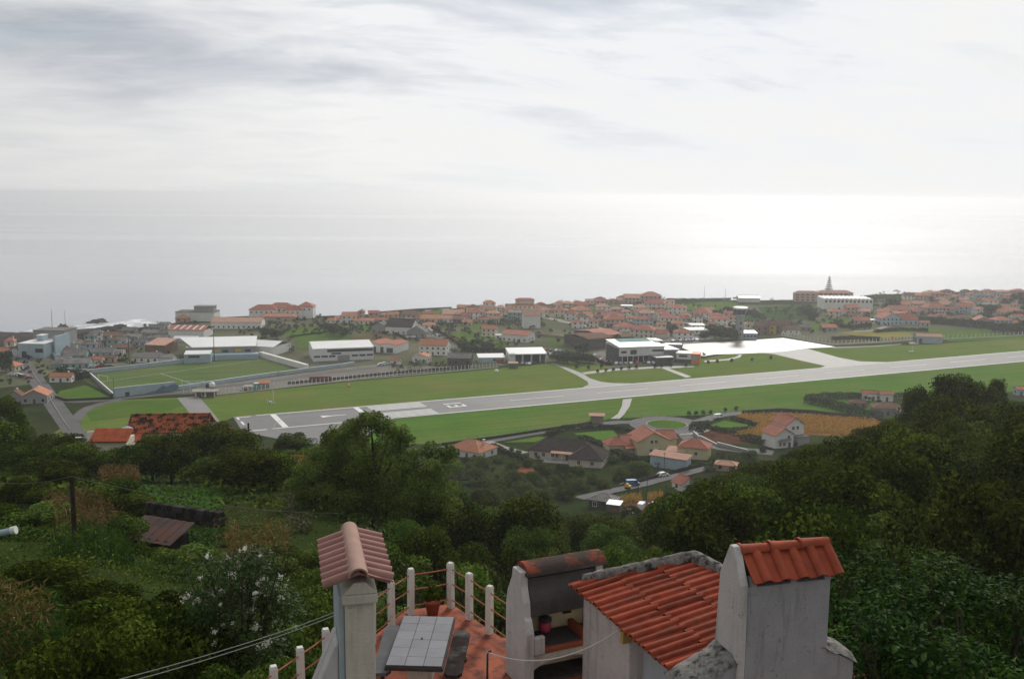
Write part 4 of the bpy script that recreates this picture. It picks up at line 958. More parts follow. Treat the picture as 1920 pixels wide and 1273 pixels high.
# airfield shed
e, w, d = bldg('airfield_hangar', 'pale blue airfield shed with salmon roof and two open bays on the grass', 'shed', 1744, 644, 46, .5, 5, -6)
wallbox(e, w, d, 4.6, 'wall_blue'); part('roof', roof_mesh(w, d, 4.6, 'g', 1.6), MATS['roof_pale'], e); win(e, -w * .5 - .06, -2, 1.8, 3, 3.4, 'metal_dark', 'doorway', 1); win(e, -w * .5 - .06, 3, 1.8, 3, 3.4, 'metal_dark', 'doorway', 1); win(e, -w * .36, -d / 2 - .06, 1.8, 2, 3.4, 'metal_dark', 'doorway')
# resort on the cliff: joined wings with red roofs
e = thing('resort', 'sprawling cliff-top resort of joined wings under red roofs', 'resort', G(526, 598, 60))
S = depth(e.location) / F_
for (x0, x1, hh, oy) in ((-60, -8, 7.0, 8), (-30, 20, 8.0, 14), (10, 40, 7.4, 4), (30, 60, 9.5, 8)):
    w = (x1 - x0) * S; cx = (x0 + x1) / 2 * S
    part('wing', MB().box((cx, oy, hh / 2 - .5), (w, 12, hh + 1)), MATS['wall_white'], e)
    r = roof_mesh(w, 12, hh, 'h', 3.2); r.v = [(a + cx, b + oy, z) for a, b, z in r.v]
    part('roof', r, MATS['roof_red'], e)
    for k in range(int(w / 4)): link('window', WIN, e, (cx - w / 2 + 2 + k * 4, oy - 6.03, hh - 2.2))
r = roof_mesh(66 * S, 10, 3.2, 'h', 2); r.v = [(a + 2 * S, b - 8, z) for a, b, z in r.v]
part('front_wall', MB().box((2 * S, -8, 1.2), (65 * S, 9.6, 4)), MATS['wall_pink'], e); part('front_roof', r, MATS['roof_orange'], e)
# factory by the shore, school, sheds on the left
e, w, d = bldg('factory', 'stepped blue and white factory block at the end of the shore road', 'factory', 72, 668, 50, .5, 12, -4); d = 22
wallbox(e, w, d, 8.5, 'wall_blue'); part('roof', MB().box((0, 0, 8.7), (w + .4, d + .4, .4)), MATS['roof_white'], e)
part('rear_block', MB().box((-w * .04, d * .85, 5), (w * 1.24, d * .7, 17)), MATS['wall_grey'], e); part('rear_parapet', MB().box((-w * .04, d * .85, 13.7), (w * 1.26, d * .72, .5)), MATS['roof_grey'], e)
part('side_wall', MB().box((w * .6, d * .3, 5.5), (1.2, d * .8, 13)), MATS['wall_blue'], e); part('penthouse', MB().box((0, d * .1, 10.4), (w * .24, 6, 3.4)), MATS['wall_blue'], e); part('penthouse_roof', MB().box((0, d * .1, 12.3), (w * .27, 6.6, .4)), MATS['roof_white'], e)
win(e, -w * .28, -d / 2 - .06, 2, w * .18, 4, 'glass_dark', 'doorway'); win(e, w * .3, -d / 2 - .06, 4.6, w * .3, 2.4); part('antenna', MB().tube([(w * .56, d * .6, 12), (w * .56, d * .6, 26)], .12, 5), MATS['metal_grey'], e)
# sports school: long white roofs over yellow panelled walls
e, w, d = bldg('school', 'school block with long white roof and yellow panelled wall beside the pitch', 'school', 412, 668, 126, .3, 8, 13); d = 30
wallbox(e, w, d, 7.0, 'wall_grey'); part('roof', MB().slab([(-w / 2 + 4, -d / 2 - .4, 7.3), (w / 2, -d / 2 - .4, 7.3), (w / 2, d / 2, 9.2), (-w / 2 - 6, d / 2, 9.2)], .4), MATS['roof_white'], e)
for k in range(3): win(e, -w * .36 + k * w * .3, -d / 2 - .06, 4.6, w * .1, 2.0, 'wall_ochre', 'yellow_panel')
for k in range(6): win(e, -w * .42 + k * w * .16, -d / 2 - .05, 4.4, w * .08, 1.4)
part('lower_wing', MB().box((w * .05, -d / 2 - 4, 1.2), (w * .96, 7, 4.4)), MATS['wall_blue'], e)
e, w, d = bldg('changing_rooms', 'pale blue changing rooms with dark windows built into the pitch wall', 'changing rooms', 370, 680, 48, .3, 6, 11); d = 10
wallbox(e, w, d, 5.4, 'wall_blue'); part('roof', MB().slab([(-w / 2, -d / 2 - .2, 5.5), (w / 2, -d / 2 - .2, 5.5), (w / 2, d / 2, 6.2), (-w / 2, d / 2, 6.2)], .25), MATS['roof_white'], e); win(e, -w * .2, -d / 2 - .06, 3.9, 4.4, 1.2); win(e, w * .02, -d / 2 - .06, 3.9, 2.0, 1.2)
e, w, d = bldg('sports_hall', 'white workshop hall with pale sloping roofs at the corner of the pitch', 'hall', 493, 664, 72, .5, 6, -16); d = 22
wallbox(e, w, d, 5.5, 'wall_white'); part('roof', roof_mesh(w, d, 5.5, 'g', 2.2), MATS['roof_white'], e); win(e, -w * .25, -d / 2 - .06, 4, w * .25, 1.2, 'glass_dark', 'window_strip')
e, w, d = bldg('shed', 'dark walled shed under a pale sloping roof beside the school', 'shed', 297, 662, 40, .9, 6, -10); d = 16
wallbox(e, w, d, 5.4, 'roof_brown'); part('roof', MB().slab([(-w / 2 - .3, -d / 2 - .4, 5.4), (w / 2 + .3, -d / 2 - .4, 5.4), (w / 2 + .3, d / 2, 7.6), (-w / 2 - .3, d / 2, 7.6)], .25), MATS['roof_pale'], e)
e, w, d = bldg('depot', 'depot with striped red and white roof behind the school', 'depot', 354, 632, 68, .4, 6, -4); d = 18
wallbox(e, w, d, 5, 'wall_white'); part('roof', roof_mesh(w, d, 5, 'g', 2.6), MATS['roof_red'], e)
for k in range(5): part('roof_light', MB().slab([(-w * .4 + k * w * .18, -d / 2 - .3, 5.12), (-w * .4 + k * w * .18 + 1.2, -d / 2 - .3, 5.12), (-w * .4 + k * w * .18 + 2.6, -.5, 7.72), (-w * .4 + k * w * .18 + 1.4, -.5, 7.72)], .08), MATS['roof_white'], e)
e, w, d = bldg('quay_store', 'long pale grey store with flat roofs on the cliff edge', 'store', 368, 602, 72, .3, 8, 0); d = 16
wallbox(e, w, d, 7, 'wall_white'); part('roof', MB().box((0, 0, 7.2), (w + .5, d + .5, .4)), MATS['roof_grey'], e); part('upper_block', MB().box((w * .18, 2, 9), (w * .5, 9, 4)), MATS['wall_grey'], e); part('upper_roof', MB().box((w * .18, 2, 11.2), (w * .53, 9.6, .3)), MATS['roof_grey'], e)
c, w, d = front(444, 616, 92, .25); house('very long white warehouse with salmon pink roof below the resort', c, w, 16, 5, 'g', 2.6, 'wall_white', 'roof_pale', R(4), name='warehouse', cat='warehouse', chim=False)
c, w, d = front(341, 604, 24, .8); house('little house with bright orange roof in front of the cliff store', c, w, d, 3, 'h', 2, 'wall_pink', 'roof_orange', 0)
e, w, d = bldg('greenhouse', 'flat pale blue greenhouse roof behind the school block', 'greenhouse', 348, 642, 44, .4, 4); wallbox(e, w, d, 2.6, 'wall_blue'); part('roof', roof_mesh(w, d, 2.6, 'g', 1.2), MATS['roof_white'], e)
# houses beside the shore road
c, w, d = front(16, 652, 17, .9); house('small house with orange hipped roof where the road meets the sea', c, w, d, 3, 'h', 2, 'wall_cream', 'roof_orange', R(10))
c, w, d = front(14, 698, 34, .8); house('pale house with low orange hipped roof beside the shore road', c, w, d, 3.2, 'h', 2.2, 'wall_cream', 'roof_orange', R(-8))
c, w, d = front(4, 676, 20, .8); house('grey two-storey house beside the shore road with dark door', c, w, d, 5.6, 'g', 1.8, 'wall_grey', 'roof_orange', 0)
c, w, d = front(60, 757, 46, .9); house('grey walled gabled house with faded orange roof at the road bend', c, w, d, 3.6, 'g', 3, 'wall_grey', 'roof_orange', R(12), 'y')
c, w, d = front(25, 754, 24, .9); house('low grey house with weathered roof beside the gabled grey house', c, w, d, 3, 'g', 2.2, 'wall_grey', 'roof_brown', R(10), 'y')
c, w, d = front(113, 717, 40, .4); house('tiny white bungalow with orange roof across from the pitch corner', c, w, d, 3, 'g', 1.6, 'wall_white', 'roof_orange', R(4))

# ---- houses in front of the runway, near the roundabout
c, w, d = front(886, 860, 72, .8, w=15); c = G(884, 858); c.y += 6; c.z = Hz(c.x, c.y)
house('low white house with orange hipped roof among dark bushes below the runway', c, 15, 12, 3.0, 'h', 3.0, 'wall_white', 'roof_orange', R(-34), frames=True)
# dark roofed L-shaped bungalow
p = G(1068, 872); e = thing('bungalow', 'cream L-shaped bungalow with dark hipped roof on the lawn', 'house', (p.x, p.y + 8, p.z), R(-16))
for nm, (w, d, ox, oy) in (('main', (25, 11, -2, 3)), ('wing', (12, 13, 8.5, -3))):
    wm = wall_mesh(w, d, 3.3, 'h', 3); wm.v = [(a + ox, b + oy, z) for a, b, z in wm.v]; part('wall', wm, MATS['wall_cream'], e)
    rm = roof_mesh(w, d, 3.3, 'h', 3.4 if nm == 'main' else 3.6, 'x' if nm == 'main' else 'y', .6); rm.v = [(a + ox, b + oy, z) for a, b, z in rm.v]; part('roof', rm, MATS['roof_dark'], e)
for x, y, s in ((-12, -2.55, 0), (-9, -2.55, 0), (-5.5, -2.55, 0), (-3.8, -2.55, 0), (6, -9.55, 0), (11, -9.55, 0)):
    o = link('window', WIN, e, (x, y, 1.7)); link('frame', FRAME, o)
for yy in (-6, -1): o = link('window', WIN, e, (14.55, yy, 1.7), (0, 0, R(90))); link('frame', FRAME, o)
link('door', DOOR, e, (0, -2.55, 0)); part('porch_roof', MB().slab([(-6, -4.6, 3.1), (2.6, -4.6, 3.1), (2.6, -2.4, 3.5), (-6, -2.4, 3.5)], .12), MATS['roof_pale'], e)
for x in (-5.8, -1.6, 2.2): part('porch_post', MB().box((x, -4.4, 1.5), (.2, .2, 3)), MATS['wall_white'], e)
part('terrace', MB().box((-1, -5, .1), (14, 5, .5)), MATS['path'], e)
# yellow villa with several gables
p = G(1214, 855); e = thing('villa', 'large yellow two-storey villa with several red tiled gables near the roundabout', 'house', (p.x, p.y + 8, p.z), R(14))
def sub(w, d, h, rt, rise, ox, oy, axis='x', wall='wall_yellow', rmat='roof_red'):
    wm = wall_mesh(w, d, h, rt, rise, axis); wm.v = [(a + ox, b + oy, z) for a, b, z in wm.v]; part('wall', wm, MATS[wall], e)
    rm = roof_mesh(w, d, h, rt, rise, axis, .5); rm.v = [(a + ox, b + oy, z) for a, b, z in rm.v]; return part('roof', rm, MATS[rmat], e)
sub(13.5, 12, 5.4, 'g', 3.4, 1.0, -1, 'y'); sub(8, 10, 3.4, 'g', 2.6, -5.4, 2.2, 'x'); sub(7.5, 7, 3.6, 'h', 2.2, -12, 1); sub(6.5, 9, 4.6, 'g', 2.4, 9.4, 3, 'x')
for x, z in ((-.6, 5.2), (1.2, 5.2), (-.8, 1.8), (.8, 1.8), (2.4, 1.8)): o = link('window', WIN, e, (x + .6, -7.04, z)); link('frame', FRAME, o)
for x in (-13, -5.6): o = link('window', WIN, e, (x, -2.86, 1.7)); link('frame', FRAME, o)
o = link('window', WIN, e, (9, -1.55, 1.7)); link('frame', FRAME, o); o = link('window', WIN, e, (7.8, -4, 3.4), (0, 0, R(90))); link('frame', FRAME, o)
part('porch_roof', MB().slab([(-9.6, -5, 2.5), (-5.2, -5, 2.5), (-5.2, -2.6, 3.4), (-9.6, -2.6, 3.4)], .15), MATS['roof_red'], e)
p = G(1302, 864); e = thing('garage_house', 'yellow one-storey house with hipped red roof beside the villa', 'house', (p.x, p.y + 6, p.z), R(-20))
sub(11, 9, 4.4, 'h', 2.4, 1, 1); sub(6.5, 4.2, 2.6, 's', .9, -5.2, -3, 'x', 'wall_yellow', 'roof_pale')
o = link('window', WIN, e, (2.2, -3.54, 2.2)); link('frame', FRAME, o); o = link('window', WIN, e, (-5.5, 0, 2.2), (0, 0, R(-90))); link('frame', FRAME, o)
p = G(1259, 880); e = thing('shed', 'long pale blue shed with salmon pitched roof beside the lane', 'shed', (p.x, p.y + 3, p.z), R(-32))
sub(14, 4.6, 4.0, 's', .9, 0, 0, 'x', 'wall_blue', 'roof_pale')
# white houses in the maize
p = G(1480, 838); e = thing('white_house', 'white two-winged house with bright red roofs beside the maize field', 'house', (p.x - 1, p.y + 6, p.z), R(24))
sub(9, 8.5, 5.4, 'g', 2.6, -4.6, -2.2, 'y', 'wall_white'); sub(9, 9, 7.6, 'g', 2.8, 5.0, 3.4, 'y', 'wall_white'); sub(6, 4, 3, 'flat', 0, 6.2, -3.2, 'x', 'wall_grey', 'roof_grey')
for x, y, z in ((-6.6, -6.5, 1.6), (-4.6, -6.5, 1.6), (4, -1.16, 6.2), (6.2, -1.16, 6.2), (-2.6, -6.5, 4.2)): o = link('window', WIN, e, (x, y, z)); link('frame', FRAME, o)
link('door', DOOR, e, (-2.0, -6.5, 0)); part('balcony', MB().box((-4.8, -7.0, 3.2), (5.6, 1.0, .25)).box((-4.8, -7.45, 3.7), (5.6, .1, .8)), MATS['wall_grey'], e)
for y in (-4.4, -1.6): o = link('window', WIN, e, (-.06, y, 2.4), (0, 0, R(90))); link('frame', FRAME, o)
# hedged houses under the wood
for (x, y, wp, lab, wl, rf_, rt, yw, h) in ((1632, 752, 26, 'white house with red gables inside the dark hedge, farther one', 'wall_white', 'roof_red', 'g', -10, 3.6), (1662, 754, 24, 'white house with blue gable and red roof inside the dark hedge', 'wall_white', 'roof_red', 'g', 6, 3.6),
                                            (1612, 765, 30, 'low brown roofed outbuilding inside the dark hedge', 'wall_brown', 'roof_brown', 'h', -6, 2.4), (1668, 780, 52, 'long grey-brown roofed house at the edge of the wood', 'wall_grey', 'roof_brown', 'h', -10, 3.4), (1690, 784, 14, 'small grey garage with arched dark door at the wood edge', 'wall_grey', 'roof_grey', 'g', 0, 3.2),
                                            (1915, 742, 16, 'small house with orange roof showing past the wood', 'wall_blue', 'roof_orange', 'g', 0, 3.2)):
    c, w, d = front(x, y, wp, .7); house(lab, c, w, d, h, rt, None, wl, rf_, R(yw), chim=False)
# small buildings along the lane
c = G(1286, 920); c.y += 3; c.z = Hz(c.x, c.y); house('small red roofed cottage half hidden by trees below the lane', c, 6.5, 5, 2.4, 'g', 2.0, 'wall_white', 'roof_red', R(28), 'y', chim=False)
c = G(1365, 884); c.y += 3; c.z = Hz(c.x, c.y); house('faded pink roofed shed at the end of the lane', c, 7.5, 5, 2.4, 'h', 1.0, 'wall_pink', 'roof_pale', R(-20), name='shed', cat='shed', chim=False)
c = G(1135, 955); c.y += 4; c.z = Hz(c.x, c.y); house('dark stone cottage with grey hipped roof below the lane', c, 8, 6, 2.8, 'h', 1.3, 'wall_stone', 'roof_grey', R(-24), chim=False, frames=True)
p = G(1152, 958); e = thing('lean_to', 'dark lean-to with bright flat white roof in front of the stone cottage', 'shed', p, R(-20))
part('wall', MB().box((0, 0, 1.0), (4.0, 3.4, 3.0)), MATS['roof_brown'], e); part('roof', MB().slab([(-2.2, -2, 2.55), (2.2, -2, 2.55), (2.2, 2, 2.9), (-2.2, 2, 2.9)], .12), MATS['roof_white'], e)
# cabin by the grass near the runway fence
p = G(1119, 789, 60); e = thing('cabin', 'small dark cabin with pale overhanging roof on the grass by the runway stub', 'cabin', p, R(-4))
part('wall', MB().box((0, 0, 1.0), (5.6, 2.6, 3)), MATS['wall_brown'], e); part('roof', MB().slab([(-3.6, -2, 2.6), (3.6, -2, 2.6), (3.6, 2, 3.1), (-3.6, 2, 3.1)], .2), MATS['roof_pale'], e)
# ---- hillside house with the lichened roof
p = PY(322, 800, 172); e = thing('lichen_house', 'old house with long lichen-spotted red tile roof among the trees', 'house', (p.x, p.y, Hz(p.x, p.y) - .5), R(5))
zr = p.z - e.location.z
def ribs(m, x0, x1, ya, za, yb, zb, st=.42):
    n = int((x1 - x0) / st)
    for k in range(n + 1):
        x = x0 + (x1 - x0) * k / n
        m.tube([(x, ya, za), (x, yb, zb)], .11, 5)
    return m
part('wall', MB().box((0, 0, zr / 2), (13, 7.4, zr)), MATS['wall_cream'], e)
rm = MB().slab([(-6.9, -4.2, zr - .1), (6.9, -4.2, zr - .1), (6.9, 0, zr + 2.2), (-6.9, 0, zr + 2.2)], .15).slab([(-6.9, 0, zr + 2.2), (6.9, 0, zr + 2.2), (6.9, 4.2, zr - .1), (-6.9, 4.2, zr - .1)], .15).tube([(-6.9, 0, zr + 2.3), (6.9, 0, zr + 2.3)], .17, 7)
ribs(rm, -6.8, 6.8, -4.25, zr - .08, -.1, zr + 2.2)
part('roof', rm, MATS['roof_lichen'], e)
part('porch_wall', MB().box((-6.4, -6, zr / 2 - .8), (4.6, 4, zr - 1.4)), MATS['wall_cream'], e)
m = MB().slab([(-8.9, -8, zr - 1.5), (-3.9, -8, zr - 1.5), (-3.9, -4, zr - .1), (-8.9, -4, zr - .1)], .14); ribs(m, -8.8, -4, -8.05, zr - 1.48, -4, zr - .08)
part('porch_roof', m, MATS['roof_lichen_thin'], e)
part('side_wall', MB().box((8.2, -2.2, zr / 2 - .6), (4.6, 5, zr - 1.2)), MATS['wall_cream'], e)
m = MB().slab([(5.8, -5.0, zr - 1.2), (10.8, -5.0, zr - 1.2), (10.8, -1.5, zr + .15), (5.8, -1.5, zr + .15)], .14); ribs(m, 6, 10.7, -5.05, zr - 1.18, -1.5, zr + .17)
part('side_roof', m, MATS['roof_lichen_thin'], e)
for x in (-2, 2, 5): o = link('window', WIN, e, (x, -3.75, zr - 2)); link('frame', FRAME, o)
p = PY(212, 820, 160); e = thing('lower_house', 'small house with plain faded red roof in front of the lichened roof', 'house', (p.x, p.y, Hz(p.x, p.y) - .5), R(2)); zr = p.z - e.location.z
part('wall', MB().box((0, 0, zr / 2), (5.6, 4, zr)), MATS['wall_cream'], e)
m = MB().slab([(-3.1, -2.5, zr - .1), (3.1, -2.5, zr - .1), (3.1, 1, zr + 1.3), (-3.1, 1, zr + 1.3)], .14); ribs(m, -3, 3, -2.55, zr - .08, 1, zr + 1.32, .36)
part('roof', m, MATS['roof_lichen_thin'], e)
p = PY(184, 812, 166); e = thing('yard_wall', 'low white garden wall with pale blue parasol yard beside the red roofs', 'garden wall', p, R(20)); part('wall', MB().box((0, 0, -1.2), (3.4, .3, 3.2)), MATS['wall_white'], e); part('return_wall', MB().box((1.9, 1.6, -1.4), (.3, 3, 2.6)), MATS['wall_white'], e)
p = PY(238, 800, 168); e = thing('parasol', 'pale blue parasol open beside the old red roof', 'parasol', p); part('pole', MB().tube([(0, 0, -2.4), (0, 0, .1)], .04, 6), MATS['metal_dark'], e); part('canopy', MB().lathe([(1.0, -.25), (.95, -.2), (.05, .12)], 8), MATS['wall_blue'], e)
# weathered shed with rusty corrugated roof on the terrace below
p = G(296, 1030); e = thing('corrugated_shed', 'low dark shed with rust-streaked corrugated roof below the stone terrace wall', 'shed', (p.x, p.y, p.z - .4), R(-22), scale=.8)
surf('rusty', (.085, .060, .055), .8, .3, .9, None, (.7, .48, .7, (.13, .05, .028)))
part('wall', MB().box((0, 0, .9), (4.6, 2.6, 2.0)), MATS['blackstone'], e)
for k in range(12):
    x = -2.75 + k * .46
    part('roof_panel', MB().slab([(x, -1.7, 1.75 + .03 * (k % 2)), (x + .5, -1.7, 1.75 + .03 * (k % 2)), (x + .5, 1.6, 2.75 + .03 * (k % 2)), (x, 1.6, 2.75 + .03 * (k % 2))], .05), MATS['rusty'], e)
p = G(548, 888); 
# ------------------------------------------------------------------ fences, walls, poles
POST = MB().box((0, 0, 1.1), (.26, .26, 2.6)).add([(-.13, -.13, 2.4), (.13, -.13, 2.4), (.13, .13, 2.4), (-.13, .13, 2.4), (-.13, .35, 2.9), (.13, .35, 2.9)], [(0, 1, 5, 4), (0, 4, 3), (1, 2, 5), (2, 3, 4, 5)]).mesh('post', MATS['post_concrete'])
POSTG = MB().box((0, 0, .95), (.12, .12, 2.1)).mesh('post', MATS['metal_grey'])
def along(pts, step):
    q = []; carry = 0.0
    for a, b in zip(pts[:-1], pts[1:]):
        L = (b - a).length; s = carry
        while s < L: q.append(a.lerp(b, s / L)); s += step
        carry = s - L
    return q
def fence(label, px, step, mesh=POST, h=2.3, base='post_concrete', wires=3, ground=True, name='fence', kerb=True):
    pts = [G(*p, 60) for p in px]
    e = thing(name, label, 'fence', pts[0])
    o = pts[0]
    for p in along(pts, step): link('post', mesh, e, p - o + Vector((0, 0, Hz(p.x, p.y) - p.z)))
    m = MB()
    for k in range(wires):
        z = h * (k + 1) / wires
        m.tube([p - o + Vector((0, 0, z)) for p in pts], .022, 4)
    part('wire', m, MATS['metal_grey'], e)
    if kerb:
        m = MB()
        for a, b in zip(pts[:-1], pts[1:]):
            a, b = a - o, b - o; L = (b - a); yaw = math.atan2(L.y, L.x)
            m.box(((a + b) / 2 + Vector((0, 0, .12)))[:], (L.length, .3, .45), yaw)
        part('footing', m, MATS[base], e)
    return e
fence('long concrete-post fence between the gravel yard and the runway grass', [(378, 744), (470, 734.5), (640, 716), (760, 704.5), (890, 693.5), (935, 689)], 2.35)
fence('wire fence on thin posts along the road below the runway', [(826, 832), (930, 820), (1005, 808), (1100, 796), (1160, 789)], 4.2, POSTG, 1.9, kerb=False)
fence('thin post fence between the runway and the roundabout', [(1170, 787), (1250, 783), (1345, 777), (1400, 771)], 4.2, POSTG, 1.9, kerb=False)
fence('wire fence along the strip of pasture above the maize', [(1400, 771), (1450, 766), (1505, 760), (1560, 755)], 4.2, POSTG, 1.7, kerb=False)
fence('concrete-post fence from the row houses to the airfield shed', [(1466, 630), (1520, 640), (1560, 646), (1600, 645), (1660, 641), (1715, 637)], 3.2)
fence('concrete-post fence on the far grass beyond the airfield shed', [(1770, 636), (1840, 633), (1920, 629)], 4.0)
def wall(label, px, h, th, mat, name='wall', cap=None, cat='wall', z0=-.6):
    pts = [G(*p, 60) for p in px]; o = pts[0]; e = thing(name, label, cat, o)
    for a, b in zip(pts[:-1], pts[1:]):
        a2, b2 = a - o, b - o; L = b2 - a2; yaw = math.atan2(L.y, L.x); c = (a2 + b2) / 2
        part('wall_panel', MB().box((c.x, c.y, c.z + (h + z0) / 2), (L.length + th * .4, th, h - z0), yaw), MATS[mat], e)
        if cap: part('coping', MB().box((c.x, c.y, c.z + h + .07), (L.length + th * .4, th + .12, .14), yaw), MATS[cap], e)
    return e
wall('pale wall along the far side of the football pitch', [(128, 699), (165, 701), (240, 693), (345, 681.5)], 2.3, .5, 'wall_blue', 'pitch_wall', 'roof_white')
wall('pale wall behind the pitch below the school', [(396, 677), (490, 669)], 2.6, .6, 'wall_blue', 'pitch_wall', 'roof_white')
wall('broad pale wall running down the warehouse end of the pitch', [(490, 670), (575, 694)], 3.2, 2.2, 'wall_white', 'pitch_wall')
wall('tall blue wall with painted mural at the near corner of the pitch', [(213, 746.5), (262, 741), (328, 733)], 4.6, .5, 'wall_blue', 'mural_wall', 'roof_white')
e = thing('mural', 'blue wave mural painted near the end of the tall pitch wall', 'mural', G(305, 736.5, 60) + Vector((0, -.35, 0)), math.atan2((G(328, 733, 60) - G(262, 741, 60)).y, (G(328, 733, 60) - G(262, 741, 60)).x))
vv = [(-9, 0, .4), (-3, 0, 1.2), (-1, 0, 2.6), (.6, 0, 3.7), (2, 0, 2.6), (4, 0, 3.4), (6, 0, 3.9), (8, 0, 3.2), (8.4, 0, 1.0), (2, 0, .4)]
part('painting', MB().prism(vv, 0, (0, .03, 0)), MATS['mural_blue'], e)
part('door', MB().box((-17, 0, 1.0), (2, .1, 2.0)), MATS['metal_dark'], e); part('door', MB().box((-24, 0, 1.0), (2, .1, 2.0)), MATS['metal_dark'], e)
wall('long low pale wall between pitch and gravel yard', [(332, 732), (420, 719), (520, 704.5)], 2.0, .6, 'wall_blue', 'pitch_wall', 'roof_white')
wall('low pale wall in front of the white warehouse', [(523, 704), (580, 696), (640, 688.5), (664, 685)], 1.9, .6, 'wall_blue', 'pitch_wall', 'roof_white')
wall('wall up the sea end of the football pitch', [(165, 703), (213, 746)], 2.0, .5, 'wall_grey', 'pitch_wall', 'roof_white')
wall('dark stone wall along the bend beside the small meadow', [(104, 746), (124, 754), (212, 749)], 1.2, .5, 'blackstone', 'stone_wall')
wall('pale kerb wall along the shore road', [(59, 697), (84, 734), (118, 788), (131, 806)], .5, .25, 'path', 'kerb_wall')
wall('grey yard wall beside the green shore houses', [(99, 668), (112, 685), (118, 696)], 2.2, .4, 'wall_teal', 'yard_wall')
wall('curving pale wall round the dark plot at the roundabout', [(1300, 815), (1312, 826), (1345, 837), (1400, 849)], 1.5, .4, 'wall_grey', 'garden_wall', 'wall_white')
wall('long black stone wall between pasture and maize', [(1392, 777), (1460, 773), (1520, 776), (1590, 784), (1640, 790), (1670, 793)], 1.9, .8, 'blackstone', 'stone_wall')
wall('dark stone wall along the road below the runway fence', [(830, 835), (925, 823), (1010, 810), (1110, 795)], 1.1, .5, 'blackstone', 'stone_wall')
wall('low dark wall along the upper side of the lane', [(1195, 906), (1260, 889), (1320, 875)], 1.4, .5, 'blackstone', 'stone_wall')
wall('low garden wall in front of the grey gabled house', [(760, 634), (814, 632)], 1.2, .5, 'wall_white', 'garden_wall')
wall('pale wall beside the lane by the grey gabled house', [(797, 612), (820, 631)], 1.3, .5, 'wall_white', 'garden_wall')
wall('dark wall along the lane beside the brown ploughed strip', [(812, 617), (840, 633), (864, 650)], 1.6, .8, 'blackstone', 'stone_wall')
wall('dark wall at the back of the brown ploughed field', [(700, 619), (735, 625), (762, 638)], 1.6, .7, 'blackstone', 'stone_wall')
wall('grey cemetery wall on the town side', [(995, 628), (1062, 636)], 1.8, .5, 'wall_brown', 'cemetery_wall')
wall('dark hedge-topped wall between two pastures', [(553, 632), (600, 626), (618, 622)], 1.2, .7, 'blackstone', 'stone_wall')
# concrete gate blocks by the yard, the inflatable start arch with its banner
p = G(386, 744, 60); e = thing('gatehouse', 'low pale concrete shelter at the end of the long fence', 'shelter', p, R(6))
part('roof', MB().slab([(-6, -2.5, 3.0), (5.5, -2.5, 3.0), (7, 2.5, 3.4), (-7, 2.5, 3.4)], .35), MATS['path'], e)
for x in (-4.5, 0, 4.5): part('pillar', MB().box((x, -1.5, 1.2), (.5, .5, 3.4)), MATS['wall_white'], e)
part('wall', MB().box((0, 1.4, 1.2), (10, .4, 3)), MATS['wall_brown'], e)
p = G(398, 738, 60); e = thing('water_tank', 'rounded white and blue tank on a stand by the yard gate', 'tank', p)
part('stand', MB().box((0, 0, 1.4), (1.5, 1.5, 3)), MATS['blue'], e); part('tank', MB().lathe([(.2, 2.9), (1.3, 3.1), (1.7, 4.0), (1.4, 5.2), (.6, 5.8), (.1, 5.9)], 12), MATS['roof_white'], e, True); part('cover', MB().lathe([(.2, 2.8), (1.2, 3.0), (1.3, 4.4), (.5, 5.2)], 10, (-2.0, 0, 0)), MATS['metal_dark'], e)
p = G(366, 738, 60); e = thing('ball_stop', 'tall white ball-stop frame with netting rails behind the pitch', 'ball stop', p, R(8))
for x in (-5.5, -2, 2, 5.5): part('post', MB().tube([(x, 0, 0), (x - .8, 0, 6.4)], .14, 5), MATS['metal_white'], e)
part('rail', MB().tube([(-6.3, 0, 6.4), (4.7, 0, 6.4)], .1, 5), MATS['metal_white'], e); part('net', MB().tube([(-6, 0, 4.3), (5, 0, 4.3)], .05, 4).tube([(-5.7, 0, 2.2), (5.2, 0, 2.2)], .05, 4), MATS['metal_white'], e)
for (x, y, yw, lab) in ((193, 713, 62, 'white football goal at the sea end of the pitch'), (524, 678, 62, 'white football goal at the warehouse end of the pitch')):
    e = thing('football_goal', lab, 'goal', Pz(x, y, .2), R(yw - 90), 'football goals')
    for s in (-1, 1): part('post', MB().tube([(s * 3.66, 0, 0), (s * 3.66, 0, 2.5)], .12, 6), MATS['paint'], e); part('stay', MB().tube([(s * 3.66, 0, 2.5), (s * 3.66, 1.8, .1)], .06, 5), MATS['paint'], e)
    part('crossbar', MB().tube([(-3.7, 0, 2.5), (3.7, 0, 2.5)], .12, 6), MATS['paint'], e)
m = link('pitch_lines', None)
pl = MB()
for a, b in (((188, 716), (470, 677)), ((240, 741), (548, 694)), ((300, 700), (370, 722))):
    A, B_ = Pz(*a, .21), Pz(*b, .21); n = (B_ - A).cross(Vector((0, 0, 1))).normalized() * .12; pl.quad(A - n, B_ - n, B_ + n, A + n)
bpy.data.objects.remove(m); struct('pitch_marking', pl.mesh('pitch_marking', MATS['paint']))
